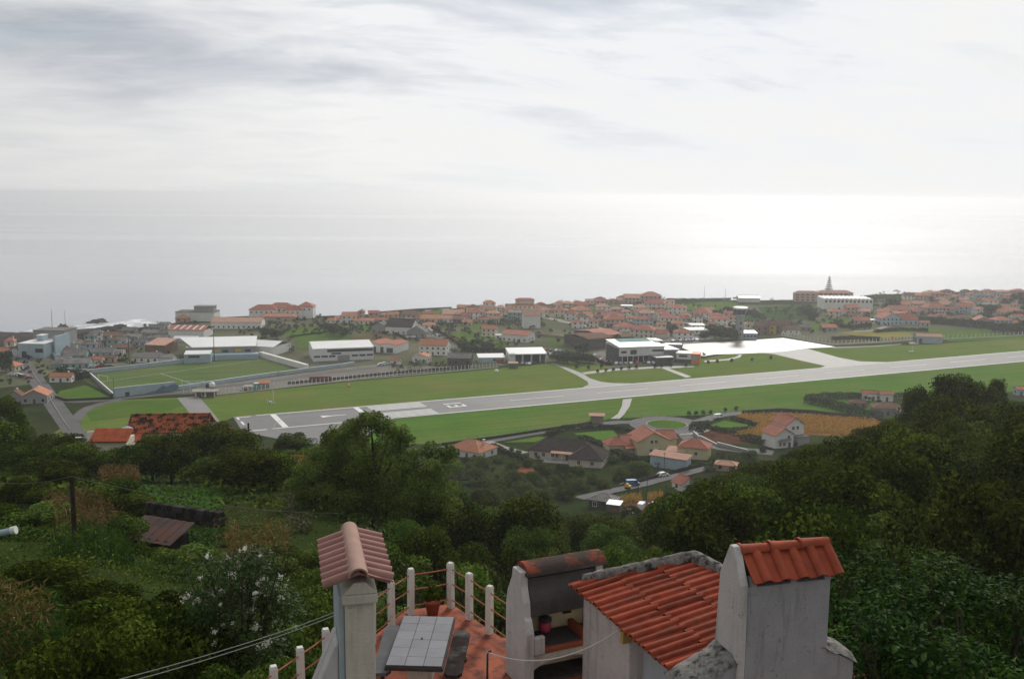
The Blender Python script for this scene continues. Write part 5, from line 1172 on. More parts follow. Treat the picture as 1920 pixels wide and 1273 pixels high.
def pole(label, p, h, r=.14, lamps=0, arm=False, name='floodlight', cat='floodlight', mat='metal_dark', group=None):
    e = thing(name, label, cat, p, 0, group)
    part('pole', MB().tube([(0, 0, -.6), (0, 0, h)], [r, r * .65], 7), MATS[mat], e)
    if lamps:
        part('crossarm', MB().box((0, 0, h), (2.6, .2, .18)), MATS[mat], e)
        for k in range(lamps): part('lamp', MB().box((-1.1 + k * 2.2 / max(1, lamps - 1), -.2, h + .35), (.55, .35, .5)), MATS['metal_grey'], e)
    if arm:
        part('arm', MB().tube([(0, 0, h - .1), (-.5, -.1, h + .12), (-1.2, -.2, h + .18)], .04, 5), MATS['metal_grey'], e); part('lamp', MB().box((-1.45, -.22, h + .17), (.65, .24, .1), R(8)), MATS['metal_white'], e)
    return e
pole('tall black floodlight mast by the far pitch wall, nearest the sea', G(243, 692, 60), 19, .3, 3, group='pitch floodlights')
pole('tall black floodlight mast in front of the school', G(402, 677, 60), 19, .28, 3, group='pitch floodlights')
pole('thin mast at the mural wall corner of the pitch', G(214, 748, 60), 10, .16, group='pitch floodlights')
# wooden power poles
def wpole(label, p, h, arm=True, r=.13):
    e = thing('utility_pole', label, 'utility pole', p, rnd.uniform(-.3, .3), 'wooden utility poles')
    part('pole', MB().tube([(0, 0, -.8), (0.05, 0, h)], [r, r * .7], 7), MATS['wood_pole'], e)
    if arm:
        part('crossarm', MB().box((0, 0, h - .45), (1.3, .1, .12)), MATS['wood_pole'], e)
        for x in (-.55, 0, .55): part('insulator', MB().lathe([(.05, 0), (.06, .12), (.03, .18)], 6, (x, 0, h - .39)), MATS['metal_white'], e)
    return e
def hpole(px, py_top, py_bot, label, Y, arm=True, **k):
    a = PY(px, py_top, Y); g = Hz(a.x, a.y)
    return wpole(label, Vector((a.x, a.y, g)), a.z - g, arm, **k), a
p1, t1 = hpole(133, 893, 1065, 'dark wooden pole rising from the bushes beside the dead maize', 50, False, r=.15)
q = PY(172, 822, 112); pole('slim street lamp pole with white lamp head in front of the red roofs', Vector((q.x, q.y, Hz(q.x, q.y))), q.z - Hz(q.x, q.y), .11, 0, True, 'street_lamp', 'street lamp')
q = PY(465, 793, 150); wpole('stout dark pole standing against the runway pad', Vector((q.x, q.y, Hz(q.x, q.y))), q.z - Hz(q.x, q.y), False, .2)
q = PY(242, 797, 170); wpole('dark pole at the corner of the old red roofs', Vector((q.x, q.y, Hz(q.x, q.y))), q.z - Hz(q.x, q.y), False, .2)
for (x, yt, yb, lab) in ((1245, 848, 884, 'pole in front of the pale blue shed, nearer the villa'), (1277, 862, 880, 'short pole in front of the pale blue shed, nearer the lane'), (1212, 897, 950, 'tall pole beside the lane next to the parked machines'),
                         (1196, 912, 936, 'short pole on the near edge of the lane'), (1160, 812, 842, 'pole in front of the low end of the yellow villa'), (1106, 858, 882, 'pole before the dark roofed bungalow')):
    g = G(x, yb); a = PY(x, yt, g.y); wpole(lab, g, max(3.5, a.z - g.z), True, .1)
for (x, y, h, lab) in ((1320, 570, 17, 'tall thin mast on the skyline above the green field'), (1359, 571, 15, 'thin mast on the seaward skyline near the hedges'), (100, 650, 24, 'thin radio mast beside the factory')):
    pole(lab, G(x, y, 60), h, .2, name='mast', cat='mast', group='thin masts')
# airfield furniture
p = G(509, 756, 60); e = thing('windsock_mast', 'white weather mast with instrument arm on the runway grass', 'weather mast', p)
part('mast', MB().tube([(1, 0, 0), (1, 0, 6.5)], .16, 5), MATS['metal_white'], e); part('cabinet', MB().box((-.6, 0, .5), (1.1, .8, 1.0)), MATS['metal_white'], e); part('arm', MB().box((-2, 0, .9), (.25, .25, 1.8)), MATS['metal_white'], e); part('base', MB().box((0, 0, .1), (4, 1, .2)), MATS['path'], e)
p = G(654, 727, 60); e = thing('marker_post', 'red and white banded marker board on the grass below the fence', 'marker', p)
for k in range(3): part('band', MB().box((0, 0, .8 + k * 1.1), (1.0, .3, 1.1)), MATS['orange' if k != 1 else 'paint'], e)
p = G(931, 697.5, 60); e = thing('marker_dome', 'small white dome beacon on the grass before the fire station', 'beacon', p); part('dome', MB().lathe([(1.3, 0), (1.2, .7), (.7, 1.2), (.1, 1.4)], 12), MATS['paint'], e)
p = G(1709, 661, 60); e = thing('light_unit', 'white precision light units on the grass in front of the airfield shed', 'light unit', p); part('box', MB().box((0, 0, .7), (3.2, .8, .8)), MATS['paint'], e); part('mast', MB().tube([(.5, 0, 1), (.5, 0, 4)], .12, 5), MATS['metal_white'], e); part('leg', MB().box((-1, 0, .2), (.2, .4, .8)), MATS['metal_white'], e)
p = G(1671, 644, 60); e = thing('windsock', 'drooping orange windsock by the track to the airfield shed', 'windsock', p); part('mast', MB().tube([(0, 0, 0), (0, 0, 5)], .09, 5), MATS['metal_white'], e); part('sock', MB().tube([(0, 0, 4.8), (.6, 0, 4), (.9, 0, 2.4)], [.5, .42, .22], 8), MATS['orange'], e)
p = G(962, 691, 60); e = thing('green_shed', 'dark green equipment shed with pale roof on the grass edge', 'shed', p); part('wall', MB().box((0, 0, 1.4), (5.4, 3.4, 3.4)), MATS['green_box'], e); part('roof', MB().slab([(-3, -2, 3.1), (3, -2, 3.1), (3, 2, 3.5), (-3, 2, 3.5)], .2), MATS['roof_pale'], e)
p = G(599, 717, 60) + Vector((0, 3, 0)); e = thing('shipping_container', 'rusty maroon shipping container behind the long fence', 'container', p, R(9)); part('body', MB().box((0, 0, 1.45), (11.5, 2.5, 2.8)), MATS['container'], e)
for k in range(14): part('rib', MB().box((-5.4 + k * .83, -1.28, 1.45), (.25, .1, 2.6)), MATS['container'], e)
for (x, y, lab, mt, sx) in ((494, 729, 'orange roofed market hut behind the long fence', 'orange', 5.5),):
    p = G(x, y, 60) + Vector((0, 2, 0)); e = thing('hut', lab, 'hut', p, R(8)); part('wall', MB().box((0, 0, 1.2), (sx, 3, 3)), MATS['wall_grey'], e); part('roof', MB().slab([(-sx / 2 - .3, -2, 2.7), (sx / 2 + .3, -2, 2.7), (sx / 2 + .3, 2, 3.6), (-sx / 2 - .3, 2, 3.6)], .2), MATS['roof_orange'], e)
# ------------------------------------------------------------------ vehicles
WHEEL = MB().prism([(.33 * math.cos(R(a)), -.11, .33 * math.sin(R(a)) + .33) for a in range(0, 360, 30)], 0, (0, .22, 0)).mesh('wheel', MATS['tyre'])
def car(label, p, yaw, mat, kind='car', s=1.0, group=None, cat=None):
    e = thing('parked_' + kind, label, cat or kind, p, yaw, group, scale=s)
    if kind == 'van':
        prof = [(-2.3, .35), (2.3, .35), (2.35, .95), (1.75, 1.15), (1.1, 2.05), (-2.2, 2.1), (-2.35, 1.2)]
        gl = [(1.62, 1.2), (1.12, 1.92), (.35, 1.95), (.35, 1.2)]
    else:
        prof = [(-2.05, .3), (2.05, .3), (2.1, .75), (1.25, .95), (.55, 1.45), (-1.0, 1.48), (-1.75, 1.0), (-2.1, .9)]
        gl = [(1.1, .97), (.5, 1.4), (-.95, 1.42), (-1.6, 1.0)]
    wd = 1.75
    part('body', MB().prism([(x, -wd / 2, z) for x, z in prof], 0, (0, wd, 0)), MATS[mat], e)
    for sd in (-1, 1): part('side_glass', MB().prism([(x, sd * (wd / 2 + .01), z) for x, z in gl], 0, (0, .02 * sd, 0)), MATS['glass_dark'], e)
    a, b = (prof[3], prof[4]); n = Vector((b[1] - a[1], 0, a[0] - b[0])).normalized() * .02
    part('windscreen', MB().quad((a[0] - .08 + n.x, -.7, a[1] + .08 + n.z), (b[0] + .06 + n.x, -.62, b[1] - .06 + n.z), (b[0] + .06 + n.x, .62, b[1] - .06 + n.z), (a[0] - .08 + n.x, .7, a[1] + .08 + n.z)), MATS['glass_dark'], e)
    for x in (-1.3, 1.35):
        for y in (-.8, .8): link('wheel', WHEEL, e, (x, y, 0))
    return e
car('white van driving past the roundabout towards the maize', G(1347, 785) + Vector((0, 0, .25)), R(28), 'carwhite', 'van')
car('white car parked beside the lane above the machines', G(1243, 894) + Vector((0, 0, .3)), R(24), 'carwhite')
car('dark blue tractor-like van in the trees at the lane', G(1186, 912) + Vector((0, 0, .3)), R(10), 'blue', 'van')
e = car('small white car beside the red dirt yard', G(1182, 965) + Vector((0, 0, .2)), R(-50), 'carwhite')
car('dark car parked on the red dirt yard', G(1228, 952) + Vector((0, 0, .2)), R(-20), 'cardark')
car('pale pick-up parked on the red dirt yard', G(1203, 955) + Vector((0, 0, .2)), R(70), 'carwhite', 'van')
pk = rnd
def carrow(px0, px1, n, where, yaw, grp, mats=('carwhite', 'cargrey', 'cardark', 'carred', 'carwhite')):
    a, b = G(*px0, 60), G(*px1, 60)
    for k in range(n):
        p = a.lerp(b, (k + .5) / n) + Vector((pk.uniform(-1, 1), pk.uniform(-1, 1), .3)); mt = mats[pk.randrange(len(mats))]
        car('%s car, %s from the left %s' % ({'carwhite': 'white', 'cargrey': 'grey', 'cardark': 'black', 'carred': 'red'}[mt], ORD[k], where), p, R(yaw + pk.uniform(-12, 12)), mt, 'car', 1.0, grp)
carrow((714, 687), (728, 684), 2, 'parked in the warehouse yard', 30, 'cars in the warehouse yard', ('carwhite',))
carrow((1004, 656), (1062, 662), 7, 'in the car yard beside the hall', 70, 'cars in the car yard')
carrow((1016, 664), (1056, 670), 5, 'in the second line of the car yard', 70, 'cars in the car yard')
carrow((1116, 668), (1142, 682), 6, 'on the terminal forecourt edge', 40, 'cars on the terminal forecourt')
carrow((1150, 684), (1240, 682), 9, 'parked before the terminal glass', 80, 'cars before the terminal')
carrow((1258, 641), (1312, 639), 7, 'behind the terminal beside the apron', 80, 'cars behind the terminal', ('carwhite', 'carwhite', 'cargrey'))
carrow((1270, 606), (1330, 622), 8, 'along the street behind the terminal', 20, 'cars along the town street', ('carwhite', 'cargrey', 'cardark'))
carrow((976, 684), (1000, 685), 3, 'in front of the fire station bays', 80, 'vehicles before the fire station', ('carwhite', 'cargrey'))
car('red fire pick-up parked beside the fire station', G(938, 681, 60) + Vector((0, 0, .2)), R(4), 'carred', 'van')
carrow((22, 704), (60, 712), 5, 'in the shore road car park', 20, 'cars in the shore road car park')
carrow((160, 690), (210, 690), 6, 'in the scrap yard by the pitch', 30, 'cars in the scrap yard', ('carwhite', 'carred', 'cargrey', 'cardark'))
p = G(472, 734, 60) + Vector((0, 3, 0)); e = thing('dump_truck', 'teal cab lorry with loaded bed behind the long fence', 'lorry', p, R(10))
part('cab', MB().box((1.6, 0, 2.2), (2.4, 2.5, 2.9), 0, .9), MATS['teal'], e); part('cab_roof', MB().box((1.6, 0, 3.75), (2.3, 2.4, .2)), MATS['roof_white'], e); part('windscreen', MB().box((2.82, 0, 2.7), (.06, 2, 1.0)), MATS['glass_dark'], e)
part('bed', MB().box((-2.6, 0, 1.5), (5.6, 2.4, 1.2)), MATS['metal_grey'], e); part('load', MB().box((-2.8, 0, 2.3), (5, 2, .7), 0, .7), MATS['wall_cream'], e)
for x in (-4.4, -3.2, 1.8):
    for y in (-1.1, 1.1): link('wheel', WHEEL, e, (x, y, 0), scale=1.5)
p = G(1176, 918); e = thing('excavator', 'small yellow excavator among trees at the lane', 'excavator', p + Vector((0, 0, .3)), R(160), scale=.6)
part('cab', MB().box((0, 0, 2.0), (1.6, 1.6, 1.9), 0, .85), MATS['yellow'], e); part('engine', MB().box((-1.3, 0, 1.5), (1.4, 1.8, 1.0)), MATS['yellow'], e); part('boom', MB().tube([(.8, .5, 1.6), (2.2, .5, 3.4), (3.6, .5, 2.4)], .2, 5), MATS['yellow'], e); part('bucket', MB().box((3.7, .5, 1.8), (.8, .9, .9)), MATS['metal_dark'], e)
for y in (-.8, .8): part('track', MB().box((-.2, y, .4), (3, .5, .8)), MATS['tyre'], e)
# yellow trucks by the terminal flowers = market cones left as bushes; rocks in the surf
def rock(label, px, py, sx, sy, sz, seed):
    r = np.random.default_rng(seed); m = bmesh.new(); bmesh.ops.create_icosphere(m, subdivisions=3, radius=1)
    for v in m.verts:
        k = .8 + .75 * (vnoise(np.array([v.co.x * 2.6 + seed * 7]), np.array([v.co.y * 2.6 + v.co.z * 3]))[0] - .3) + r.uniform(-.13, .13)
        v.co = Vector((v.co.x * sx * k, v.co.y * sy * k, max(v.co.z, -.3) * sz * k))
    me = bpy.data.meshes.new('rock'); m.to_mesh(me); m.free(); me.materials.append(MATS['rock'])
    o = link('sea_rock', me, None, Pz(px, py, SEA)); tag(o, label, 'rock', 'black rocks in the surf'); return o
rock('black rock standing in the surf beyond the factory', 119, 619, 6, 5, 7, 1); rock('low black rock just seaward of the pointed surf rock', 109, 620.5, 6, 4, 3, 2)
rock('flat black reef out in the white surf', 186, 604, 9, 7, 4, 3); rock('short black reef trailing off the flat reef', 173, 606, 7, 5, 2.5, 4)
for k, (x, y, s) in enumerate(((150, 636, 9), (165, 631, 11), (180, 628, 9), (205, 621, 12), (225, 613, 13), (248, 606, 14), (268, 601, 13), (290, 598, 12), (160, 640, 7), (232, 618, 10))):
    g = G(x, y, 60); o = rock('black shore rock, %s along the point from the factory' % ORD[k], x, y, s * .9, s * .7, s * .34, 10 + k); o.location = g + Vector((0, 0, -s * .15))
# ------------------------------------------------------------------ vegetation
RG = np.random.default_rng(5)
def proj(p):
    v = Vector(p) - Vector((0, 0, CAMZ)); w = v.dot(FW)
    return 960 + F_ * v.dot(RT) / w, 636.5 - F_ * v.dot(UP) / w
def inpoly(x, y, poly):
    c = False; n = len(poly)
    for i in range(n):
        x0, y0 = poly[i]; x1, y1 = poly[i - 1]
        if (y0 > y) != (y1 > y) and x < (x1 - x0) * (y - y0) / (y1 - y0) + x0: c = not c
    return c
def groundpts(poly_w, n, rng=RG):
    """scatter points inside a world-space outline"""
    a = np.array([(p[0], p[1]) for p in poly_w]); lo, hi = a.min(0), a.max(0); res = []
    while len(res) < n:
        x, y = rng.uniform(lo, hi)
        if inpoly(x, y, [tuple(q) for q in a]): res.append((x, y))
    q = np.array(res); return np.column_stack([q, Tz(q[:, 0], q[:, 1])])
def crown(name, seed, n, leaf, rx, rz, zc_, lumps, mat, lr=(.32, .55), **k):
    r = np.random.default_rng(seed); P, D, t = crown_pts(r, n, rx, rx, rz, lumps, lr); P[:, 2] += zc_
    return leafcloud(name, P, D, leaf, MATS[mat], r, tint=t, **k)
def trunk(seed, h, r, spread, limbs=5):
    q = random.Random(seed); m = MB(); top = Vector((q.uniform(-.3, .3), q.uniform(-.3, .3), h))
    m.tube([(0, 0, -.8), (0, 0, 0), top * .5 + Vector((q.uniform(-.2, .2), 0, 0)), top], [r * 1.25, r, r * .75, r * .4], 7)
    for k in range(limbs):
        a = q.uniform(0, 6.28); b = top * q.uniform(.5, .95); e = b + Vector((math.cos(a) * spread, math.sin(a) * spread, h * q.uniform(.25, .5)))
        m.tube([b, b.lerp(e, .5) + Vector((0, 0, .2)), e], [r * .45, r * .3, r * .12], 5)
    return m.mesh('trunk', MATS['bark'])
PROTO = {}
def proto(key, nvar, fn):
    PROTO[key] = [fn(i) for i in range(nvar)]
proto('forest', 5, lambda i: (trunk(i, 3.6, .22, 1.8), crown('crown', 100 + i, 8500, .27, 3.7, 3.5, 4.1, 52, 'leaf_forest', (.22, .38))))
proto('mid', 4, lambda i: (trunk(20 + i, 3.0, .18, 1.6), crown('crown', 200 + i, 8500, .24, 3.2, 3.3, 3.8, 40, 'leaf_mid', (.24, .42))))
proto('bush', 4, lambda i: (trunk(40 + i, .7, .07, .6, 4), crown('crown', 300 + i, 8000, .105, 1.5, 1.1, 1.0, 15, 'leaf_mid')))
proto('darkbush', 3, lambda i: (trunk(50 + i, .7, .07, .6, 4), crown('crown', 350 + i, 8000, .105, 1.5, 1.1, 1.0, 15, 'leaf_forest')))
proto('far', 4, lambda i: (trunk(60 + i, 2.4, .2, 1.4, 3), crown('crown', 400 + i, 1500, .7, 3.2, 3.0, 3.2, 18, 'leaf_far')))
proto('light', 3, lambda i: (trunk(80 + i, 3.0, .16, 1.5), crown('crown', 500 + i, 7500, .24, 3.0, 3.1, 3.7, 34, 'leaf_light', (.24, .42))))
proto('lightbush', 2, lambda i: (trunk(90 + i, .7, .06, .6, 4), crown('crown', 520 + i, 6500, .115, 1.5, 1.1, 1.0, 15, 'leaf_light')))
proto('olive', 2, lambda i: (trunk(70 + i, 1.8, .12, 1.2, 4), crown('crown', 450 + i, 2600, .26, 2.2, 1.9, 2.9, 16, 'leaf_olive')))
def plant(key, p, s, label, group, name='tree', cat='tree', share=True, sz=None, var=None):
    v = PROTO[key]; tk, cr = v[(var if var is not None else rnd.randrange(len(v))) % len(v)]
    e = thing(name, label, cat, p, rnd.uniform(0, 6.28), group, share, (s, s, sz or s))
    link('trunk', tk, e); link('crown', cr, e)
    return e
KEEP = [  # open ground in the near landscape, as it shows from the terrace
    [(225, 880), (330, 905), (425, 925), (410, 968), (300, 955), (200, 935)], [(350, 1000), (500, 985), (520, 1010), (350, 1035)],
    [(520, 845), (590, 860), (585, 1000), (535, 1000), (540, 900)], [(1165, 925), (1260, 915), (1262, 990), (1235, 1035), (1200, 985), (1100, 945)],
    [(0, 870), (110, 870), (120, 905), (0, 905)], [(225, 960), (370, 960), (370, 1045), (225, 1030)]]
def open_ground(p):
    x, y = proj(p); return any(inpoly(x, y, k) for k in KEEP)
# woods of the right-hand hill
def scatter(region, step, jit, rng):
    x0, x1, y0, y1 = region; out_ = []
    y = y0
    while y < y1:
        x = x0
        while x < x1:
            out_.append((x + rng.uniform(-jit, jit), y + rng.uniform(-jit, jit))); x += step
        y += step * .9
    return out_
CREST = ([1200, 1240, 1300, 1400, 1480, 1560, 1640, 1700, 1740, 1800, 1960], [985, 938, 905, 872, 846, 816, 798, 775, 742, 722, 745])
cnt = 0
for x, y in scatter((6, 140, 46, 232), 9.0, 2.6, RG):
    u = x / y
    if not (.155 < u < .64): continue
    if y > 190 and u < .22: continue
    p = Vector((x, y, Hz(x, y)))
    if open_ground(p): continue
    if y < 60 and u < .3: continue
    lim = 205 if u > .3 else 222
    if y > lim: continue
    s = rnd.uniform(1.15, 1.62) * (1.0 if y > 80 else .8)
    px, py = proj(p); lim_y = np.interp(px, CREST[0], CREST[1])
    while s > .5 and proj(p + Vector((0, 0, 7.5 * s)))[1] < lim_y: s *= .94
    if s <= .5: continue
    cnt += 1
    zone = ('upper crest' if y > 165 else ('middle' if y > 105 else 'lower foot'))
    lt = rnd.random() < .16
    plant('light' if lt else 'forest', p - Vector((0, 0, .4)), s, ('lighter olive tree' if lt else 'dark broadleaf tree') + ' packed into the %s of the wooded hill' % zone, 'woodland trees, %s of the hill' % zone, sz=s * rnd.uniform(.85, 1.15))
print('wood trees', cnt)
for k, (x, yt, Y, s) in enumerate(((1797, 688, 176, 1.75), (1762, 722, 178, 1.45), (1838, 704, 180, 1.4), (1872, 700, 186, .8), (1722, 712, 176, 1.0), (1905, 745, 176, 1.2), (1700, 765, 186, 1.2), (1780, 745, 168, 1.5))):
    a = PY(x, yt, Y); g = Hz(a.x, a.y); H = 7.8
    sz = max(.9, (a.z - g) / H)
    plant('forest', Vector((a.x, a.y, g)), s * .9, 'tall tree standing above the hill crest, %s from the left' % ORD[sorted([1797, 1762, 1838, 1872, 1722, 1905, 1700, 1780]).index(x)], 'crest trees of the wooded hill', share=False, sz=sz)
# slope in the middle
cnt = 0
for x, y in scatter((-42, 34, 42, 262), 9.0, 3.0, RG):
    u = x / y
    if not (-.17 < u < .155): continue
    p = Vector((x, y, Hz(x, y)))
    if open_ground(p): continue
    px, py = proj(p)
    if y > 215 and 850 < px < 1230 and rnd.random() < .3: continue
    if y < 75: key, s = rnd.choice(('bush', 'bush', 'lightbush')), rnd.uniform(1.3, 2.2)
    elif y < 150: key, s = rnd.choice(('mid', 'mid', 'forest', 'light')), rnd.uniform(.9, 1.3)
    else: key, s = rnd.choice(('mid', 'forest', 'mid', 'light')), rnd.uniform(.8, 1.15)
    cnt += 1
    zone = 'upper slope just below the terrace' if y < 75 else ('slope under the terrace' if y < 150 else 'foot of the slope')
    plant(key, p - Vector((0, 0, .3)), s, {'bush': 'rounded green bush', 'lightbush': 'rounded yellow-green bush', 'mid': 'mid green tree', 'light': 'light yellow-green tree', 'forest': 'dark rounded tree'}[key] + ' in the thicket on the ' + zone, 'thicket on the ' + zone, 'bush' if 'bush' in key else 'tree', 'bush' if 'bush' in key else 'tree')
print('slope trees', cnt)
# the big airy tree in front of the runway end
def place_px(px, ytop, ybase, Y=None):
    if Y is None: g = G(px, ybase); return g, PY(px, ytop, g.y).z - g.z
    a = PY(px, ytop, Y); g = Hz(a.x, a.y); return Vector((a.x, a.y, g)), a.z - g
p, h = place_px(700, 775, 985, 82)
e = thing('broadleaf_tree', 'large airy broadleaf tree rising in front of the runway pad', 'tree', p)
r = np.random.default_rng(77)
cs = [(-4.6, 0, .55, 2.4), (-2.6, .6, .72, 2.2), (-1.4, -.5, .86, 1.6), (-.2, 0, .92, 1.5), (1.2, .4, .78, 1.9), (2.8, 0, .74, 1.7), (4.4, -.3, .62, 2.0), (5.6, .3, .66, 1.2), (-5.6, .4, .40, 1.8), (-2, -1.2, .48, 2.6), (.6, -1.3, .52, 2.6), (3, -1, .44, 2.6), (5, -.6, .36, 2.0), (-4, -1, .3, 2.2), (-1, -1.6, .28, 2.3), (2, -1.6, .26, 2.3), (-.9, .2, .96, .9), (.5, .2, .97, .8), (5.9, 0, .72, .7), (-3.3, 0, .80, 1.0), (2.4, .2, .84, .9)]
sc = h / 10.0; PP, DD, TT = [], [], []
for cx, cy, cz, rr in cs:
    n = int(680 * rr ** 1.6); q, d, t = crown_pts(r, n, rr * 1.15 * sc, rr * 1.1 * sc, rr * sc, 9, (.3, .5), inner=.3)
    PP.append(q + np.array([cx * sc * 1.0, cy * sc, cz * h - .3 * sc])); DD.append(d); TT.append(t)
link('crown', leafcloud('crown', np.concatenate(PP), np.concatenate(DD), .21, MATS['leaf_big'], r, tint=np.concatenate(TT), aspect=.55), e)
m = MB(); m.tube([(0, 0, -1), (0, 0, h * .2), (.2, 0, h * .5), (-.2, 0, h * .85)], [.32, .27, .2, .07], 8)
for cx, cy, cz, rr in cs[:13]: m.tube([(0, 0, h * (.15 + cz * .25)), (cx * .5 * sc, cy * .5, h * (cz * .8)), (cx * sc, cy, h * cz)], [.14, .09, .03], 5)
part('trunk', m, MATS['bark'], e)
# individually placed trees and bushes of the near hillside: x, top, base distance, kind, scale, label
for (x, yt, Y, key, s, lab) in (
    (436, 805, 128, 'forest', 1.35, 'dark rounded tree at the head of the clump before the runway pad'), (470, 838, 122, 'forest', 1.2, 'dark rounded tree on the runway side of the clump'), (404, 792, 136, 'forest', 1.2, 'dark tree beside the long lichened roof'),
    (500, 878, 112, 'forest', 1.1, 'dark tree at the low end of the clump by the soil bank'), (450, 880, 112, 'forest', 1.25, 'dark tree in front of the clump beside the soil bank'), (410, 860, 118, 'forest', 1.2, 'dark tree in the middle of the clump above the grass terrace'),
    (365, 804, 126, 'forest', 1.1, 'dark tree under the lichened roof eaves'), (318, 810, 124, 'forest', 1.1, 'dark tree below the lichened roof'), (282, 815, 128, 'forest', .9, 'dark bushy tree in front of the porch of the lichened house'), (252, 828, 122, 'forest', 1.0, 'dark tree between street lamp and grass terrace'),
    (220, 840, 128, 'forest', .9, 'dark tree just below the faded lower roof'), (515, 925, 100, 'forest', 1.0, 'dark tree standing low beside the brown path'), (475, 935, 98, 'forest', 1.05, 'dark tree at the end of the grass terrace'), (390, 795, 150, 'mid', .8, 'leafy top between the old roof and the runway pad'),
    (450, 800, 145, 'mid', .7, 'leafy tree beside the stout dark pole'), (556, 818, 170, 'forest', 1.0, 'round dark tree on the soil bank before the runway pad'), (525, 823, 172, 'mid', .5, 'small slim tree left alone before the runway pad'), (540, 850, 160, 'bush', 1.6, 'green bush on top of the soil bank'),
    (610, 862, 120, 'mid', 1.0, 'mid green tree tucked beside the large airy tree'), (580, 900, 108, 'mid', .9, 'mid green tree under the large airy tree by the soil bank'), (840, 905, 118, 'mid', 1.0, 'mid green tree on the uphill side of the red roofed white house'), (800, 870, 130, 'mid', .9, 'mid green tree behind the airy tree'),
    (10, 738, 160, 'forest', .9, 'tall dark tree at the frame edge beside the shore road'), (80, 812, 140, 'forest', 1.0, 'dark tree at the lower end of the shore road'), (0, 790, 120, 'forest', 1.3, 'dark tree below the frame edge tree'), (130, 812, 140, 'forest', 1.1, 'dark tree where the shore road leaves view'), (50, 850, 112, 'forest', 1.1, 'dark tree over the small vegetable terrace'),
    (140, 850, 112, 'forest', 1.15, 'dark upright tree behind the wooden pole'), (165, 850, 116, 'forest', .8, 'dark tree beside the street lamp'), (110, 870, 100, 'forest', .8, 'dark bushy tree above the dead maize'), (6, 618, 545, 'far', 1.3, 'dark round tree on the shore at the frame edge'),
    (60, 930, 82, 'darkbush', 2.2, 'dark hedge-like bush above the dead maize'), (200, 920, 84, 'darkbush', 2.4, 'long dark bush before the stone terrace wall'), (235, 950, 78, 'darkbush', 2.0, 'dark bush beside the corrugated shed'), (20, 1000, 60, 'darkbush', 2.4, 'dark bush beside the pale pipe'), (70, 1030, 58, 'lightbush', 2.0, 'loose green bush in front of the dead maize'),
    (200, 1000, 62, 'bush', 2.0, 'loose green bush behind the dark hedge mound'), (270, 1010, 62, 'darkbush', 1.2, 'bush leaning on the corrugated shed'), (330, 1050, 52, 'lightbush', 1.6, 'bush on the lower side of the corrugated shed'), (80, 1075, 40, 'darkbush', 1.6, 'dark bush beside the cane stalks'),
    (180, 1080, 40, 'darkbush', 1.5, 'dark bush at the foot of the wooden pole'), (300, 1100, 37, 'darkbush', 1.5, 'dark bush behind the clipped mound'), (210, 1110, 30, 'darkbush', 1.7, 'broad dark mound bush beside the power lines'), (300, 1130, 28, 'darkbush', 1.5, 'dark bush joining the mound and the oleander'), (130, 1160, 25, 'darkbush', 1.3, 'dark low bush between canes and mound'),
    (560, 1040, 52, 'lightbush', 1.6, 'green bush beyond the pink chimney cap'), (610, 1060, 46, 'bush', 1.6, 'green bush just behind the pink chimney cap'), (520, 1150, 30, 'lightbush', 1.3, 'leafy bush outside the terrace railing by the oleander'), (590, 1110, 32, 'bush', 1.4, 'leafy bush behind the chimney and railing'), (480, 1210, 25, 'lightbush', 1.2, 'leafy bush at the foot of the terrace wall'),
    (430, 1230, 24, 'darkbush', 1.2, 'dark bush under the power lines by the terrace'), (760, 960, 64, 'light', .8, 'broad green tree between chimney cap and slope'), (800, 985, 60, 'mid', .75, 'broad green tree just beyond the terrace corner'), (860, 1000, 62, 'lightbush', 2.4, 'green bush beyond the terrace corner post'), (720, 985, 58, 'bush', 2.2, 'green bush right of the pink chimney cap'),
    (560, 930, 104, 'darkbush', 1.6, 'dark bush at the foot of the soil bank'), (640, 950, 84, 'bush', 2.2, 'olive bush below the airy tree'), (1240, 1010, 58, 'bush', 2.0, 'green bush above the tiled hut roof'), (1130, 1010, 60, 'bush', 2.2, 'green bush behind the barbecue roof'), (1000, 1000, 62, 'bush', 2.2, 'green bush between the barbecue and the slope')):
    p, h = place_px(x, yt, None, Y)
    base = {'forest': 7.0, 'mid': 6.5, 'bush': 2.15, 'darkbush': 2.15, 'lightbush': 2.15, 'light': 6.6, 'far': 6.6}[key]
    sz = min(max(h / base, s * .55), s * 1.7)
    plant(key, Vector((p.x, p.y, p.z - .2)), s, lab, 'trees and bushes of the near hillside', 'bush' if 'bush' in key else 'tree', 'bush' if 'bush' in key else 'tree', False, sz)
# valley gardens
VAL = [(872, 872, 4), (905, 878, 7), (935, 868, 5), (960, 880, 6), (990, 876, 5), (1020, 888, 6), (1050, 893, 6), (1085, 890, 5), (1000, 905, 6), (960, 905, 7), (1040, 915, 6), (1080, 918, 6), (1110, 905, 5), (1130, 915, 5),
       (855, 890, 7), (890, 905, 8), (930, 925, 7), (980, 930, 7), (1020, 938, 7), (1060, 938, 6), (1165, 900, 7), (1192, 892, 8), (1205, 890, 7), (960, 846, 3), (972, 851, 3), (1010, 860, 4), (1150, 868, 5), (1170, 862, 4), (1230, 866, 4), (1340, 866, 4), (1352, 860, 4), (846, 852, 4), (868, 838, 3), (900, 832, 3),
       (1330, 884, 5), (1380, 872, 6), (1395, 866, 5), (1258, 930, 5), (1300, 940, 5), (1320, 915, 6), (1275, 905, 3), (1430, 848, 3), (1410, 860, 5), (1290, 880, 3)]
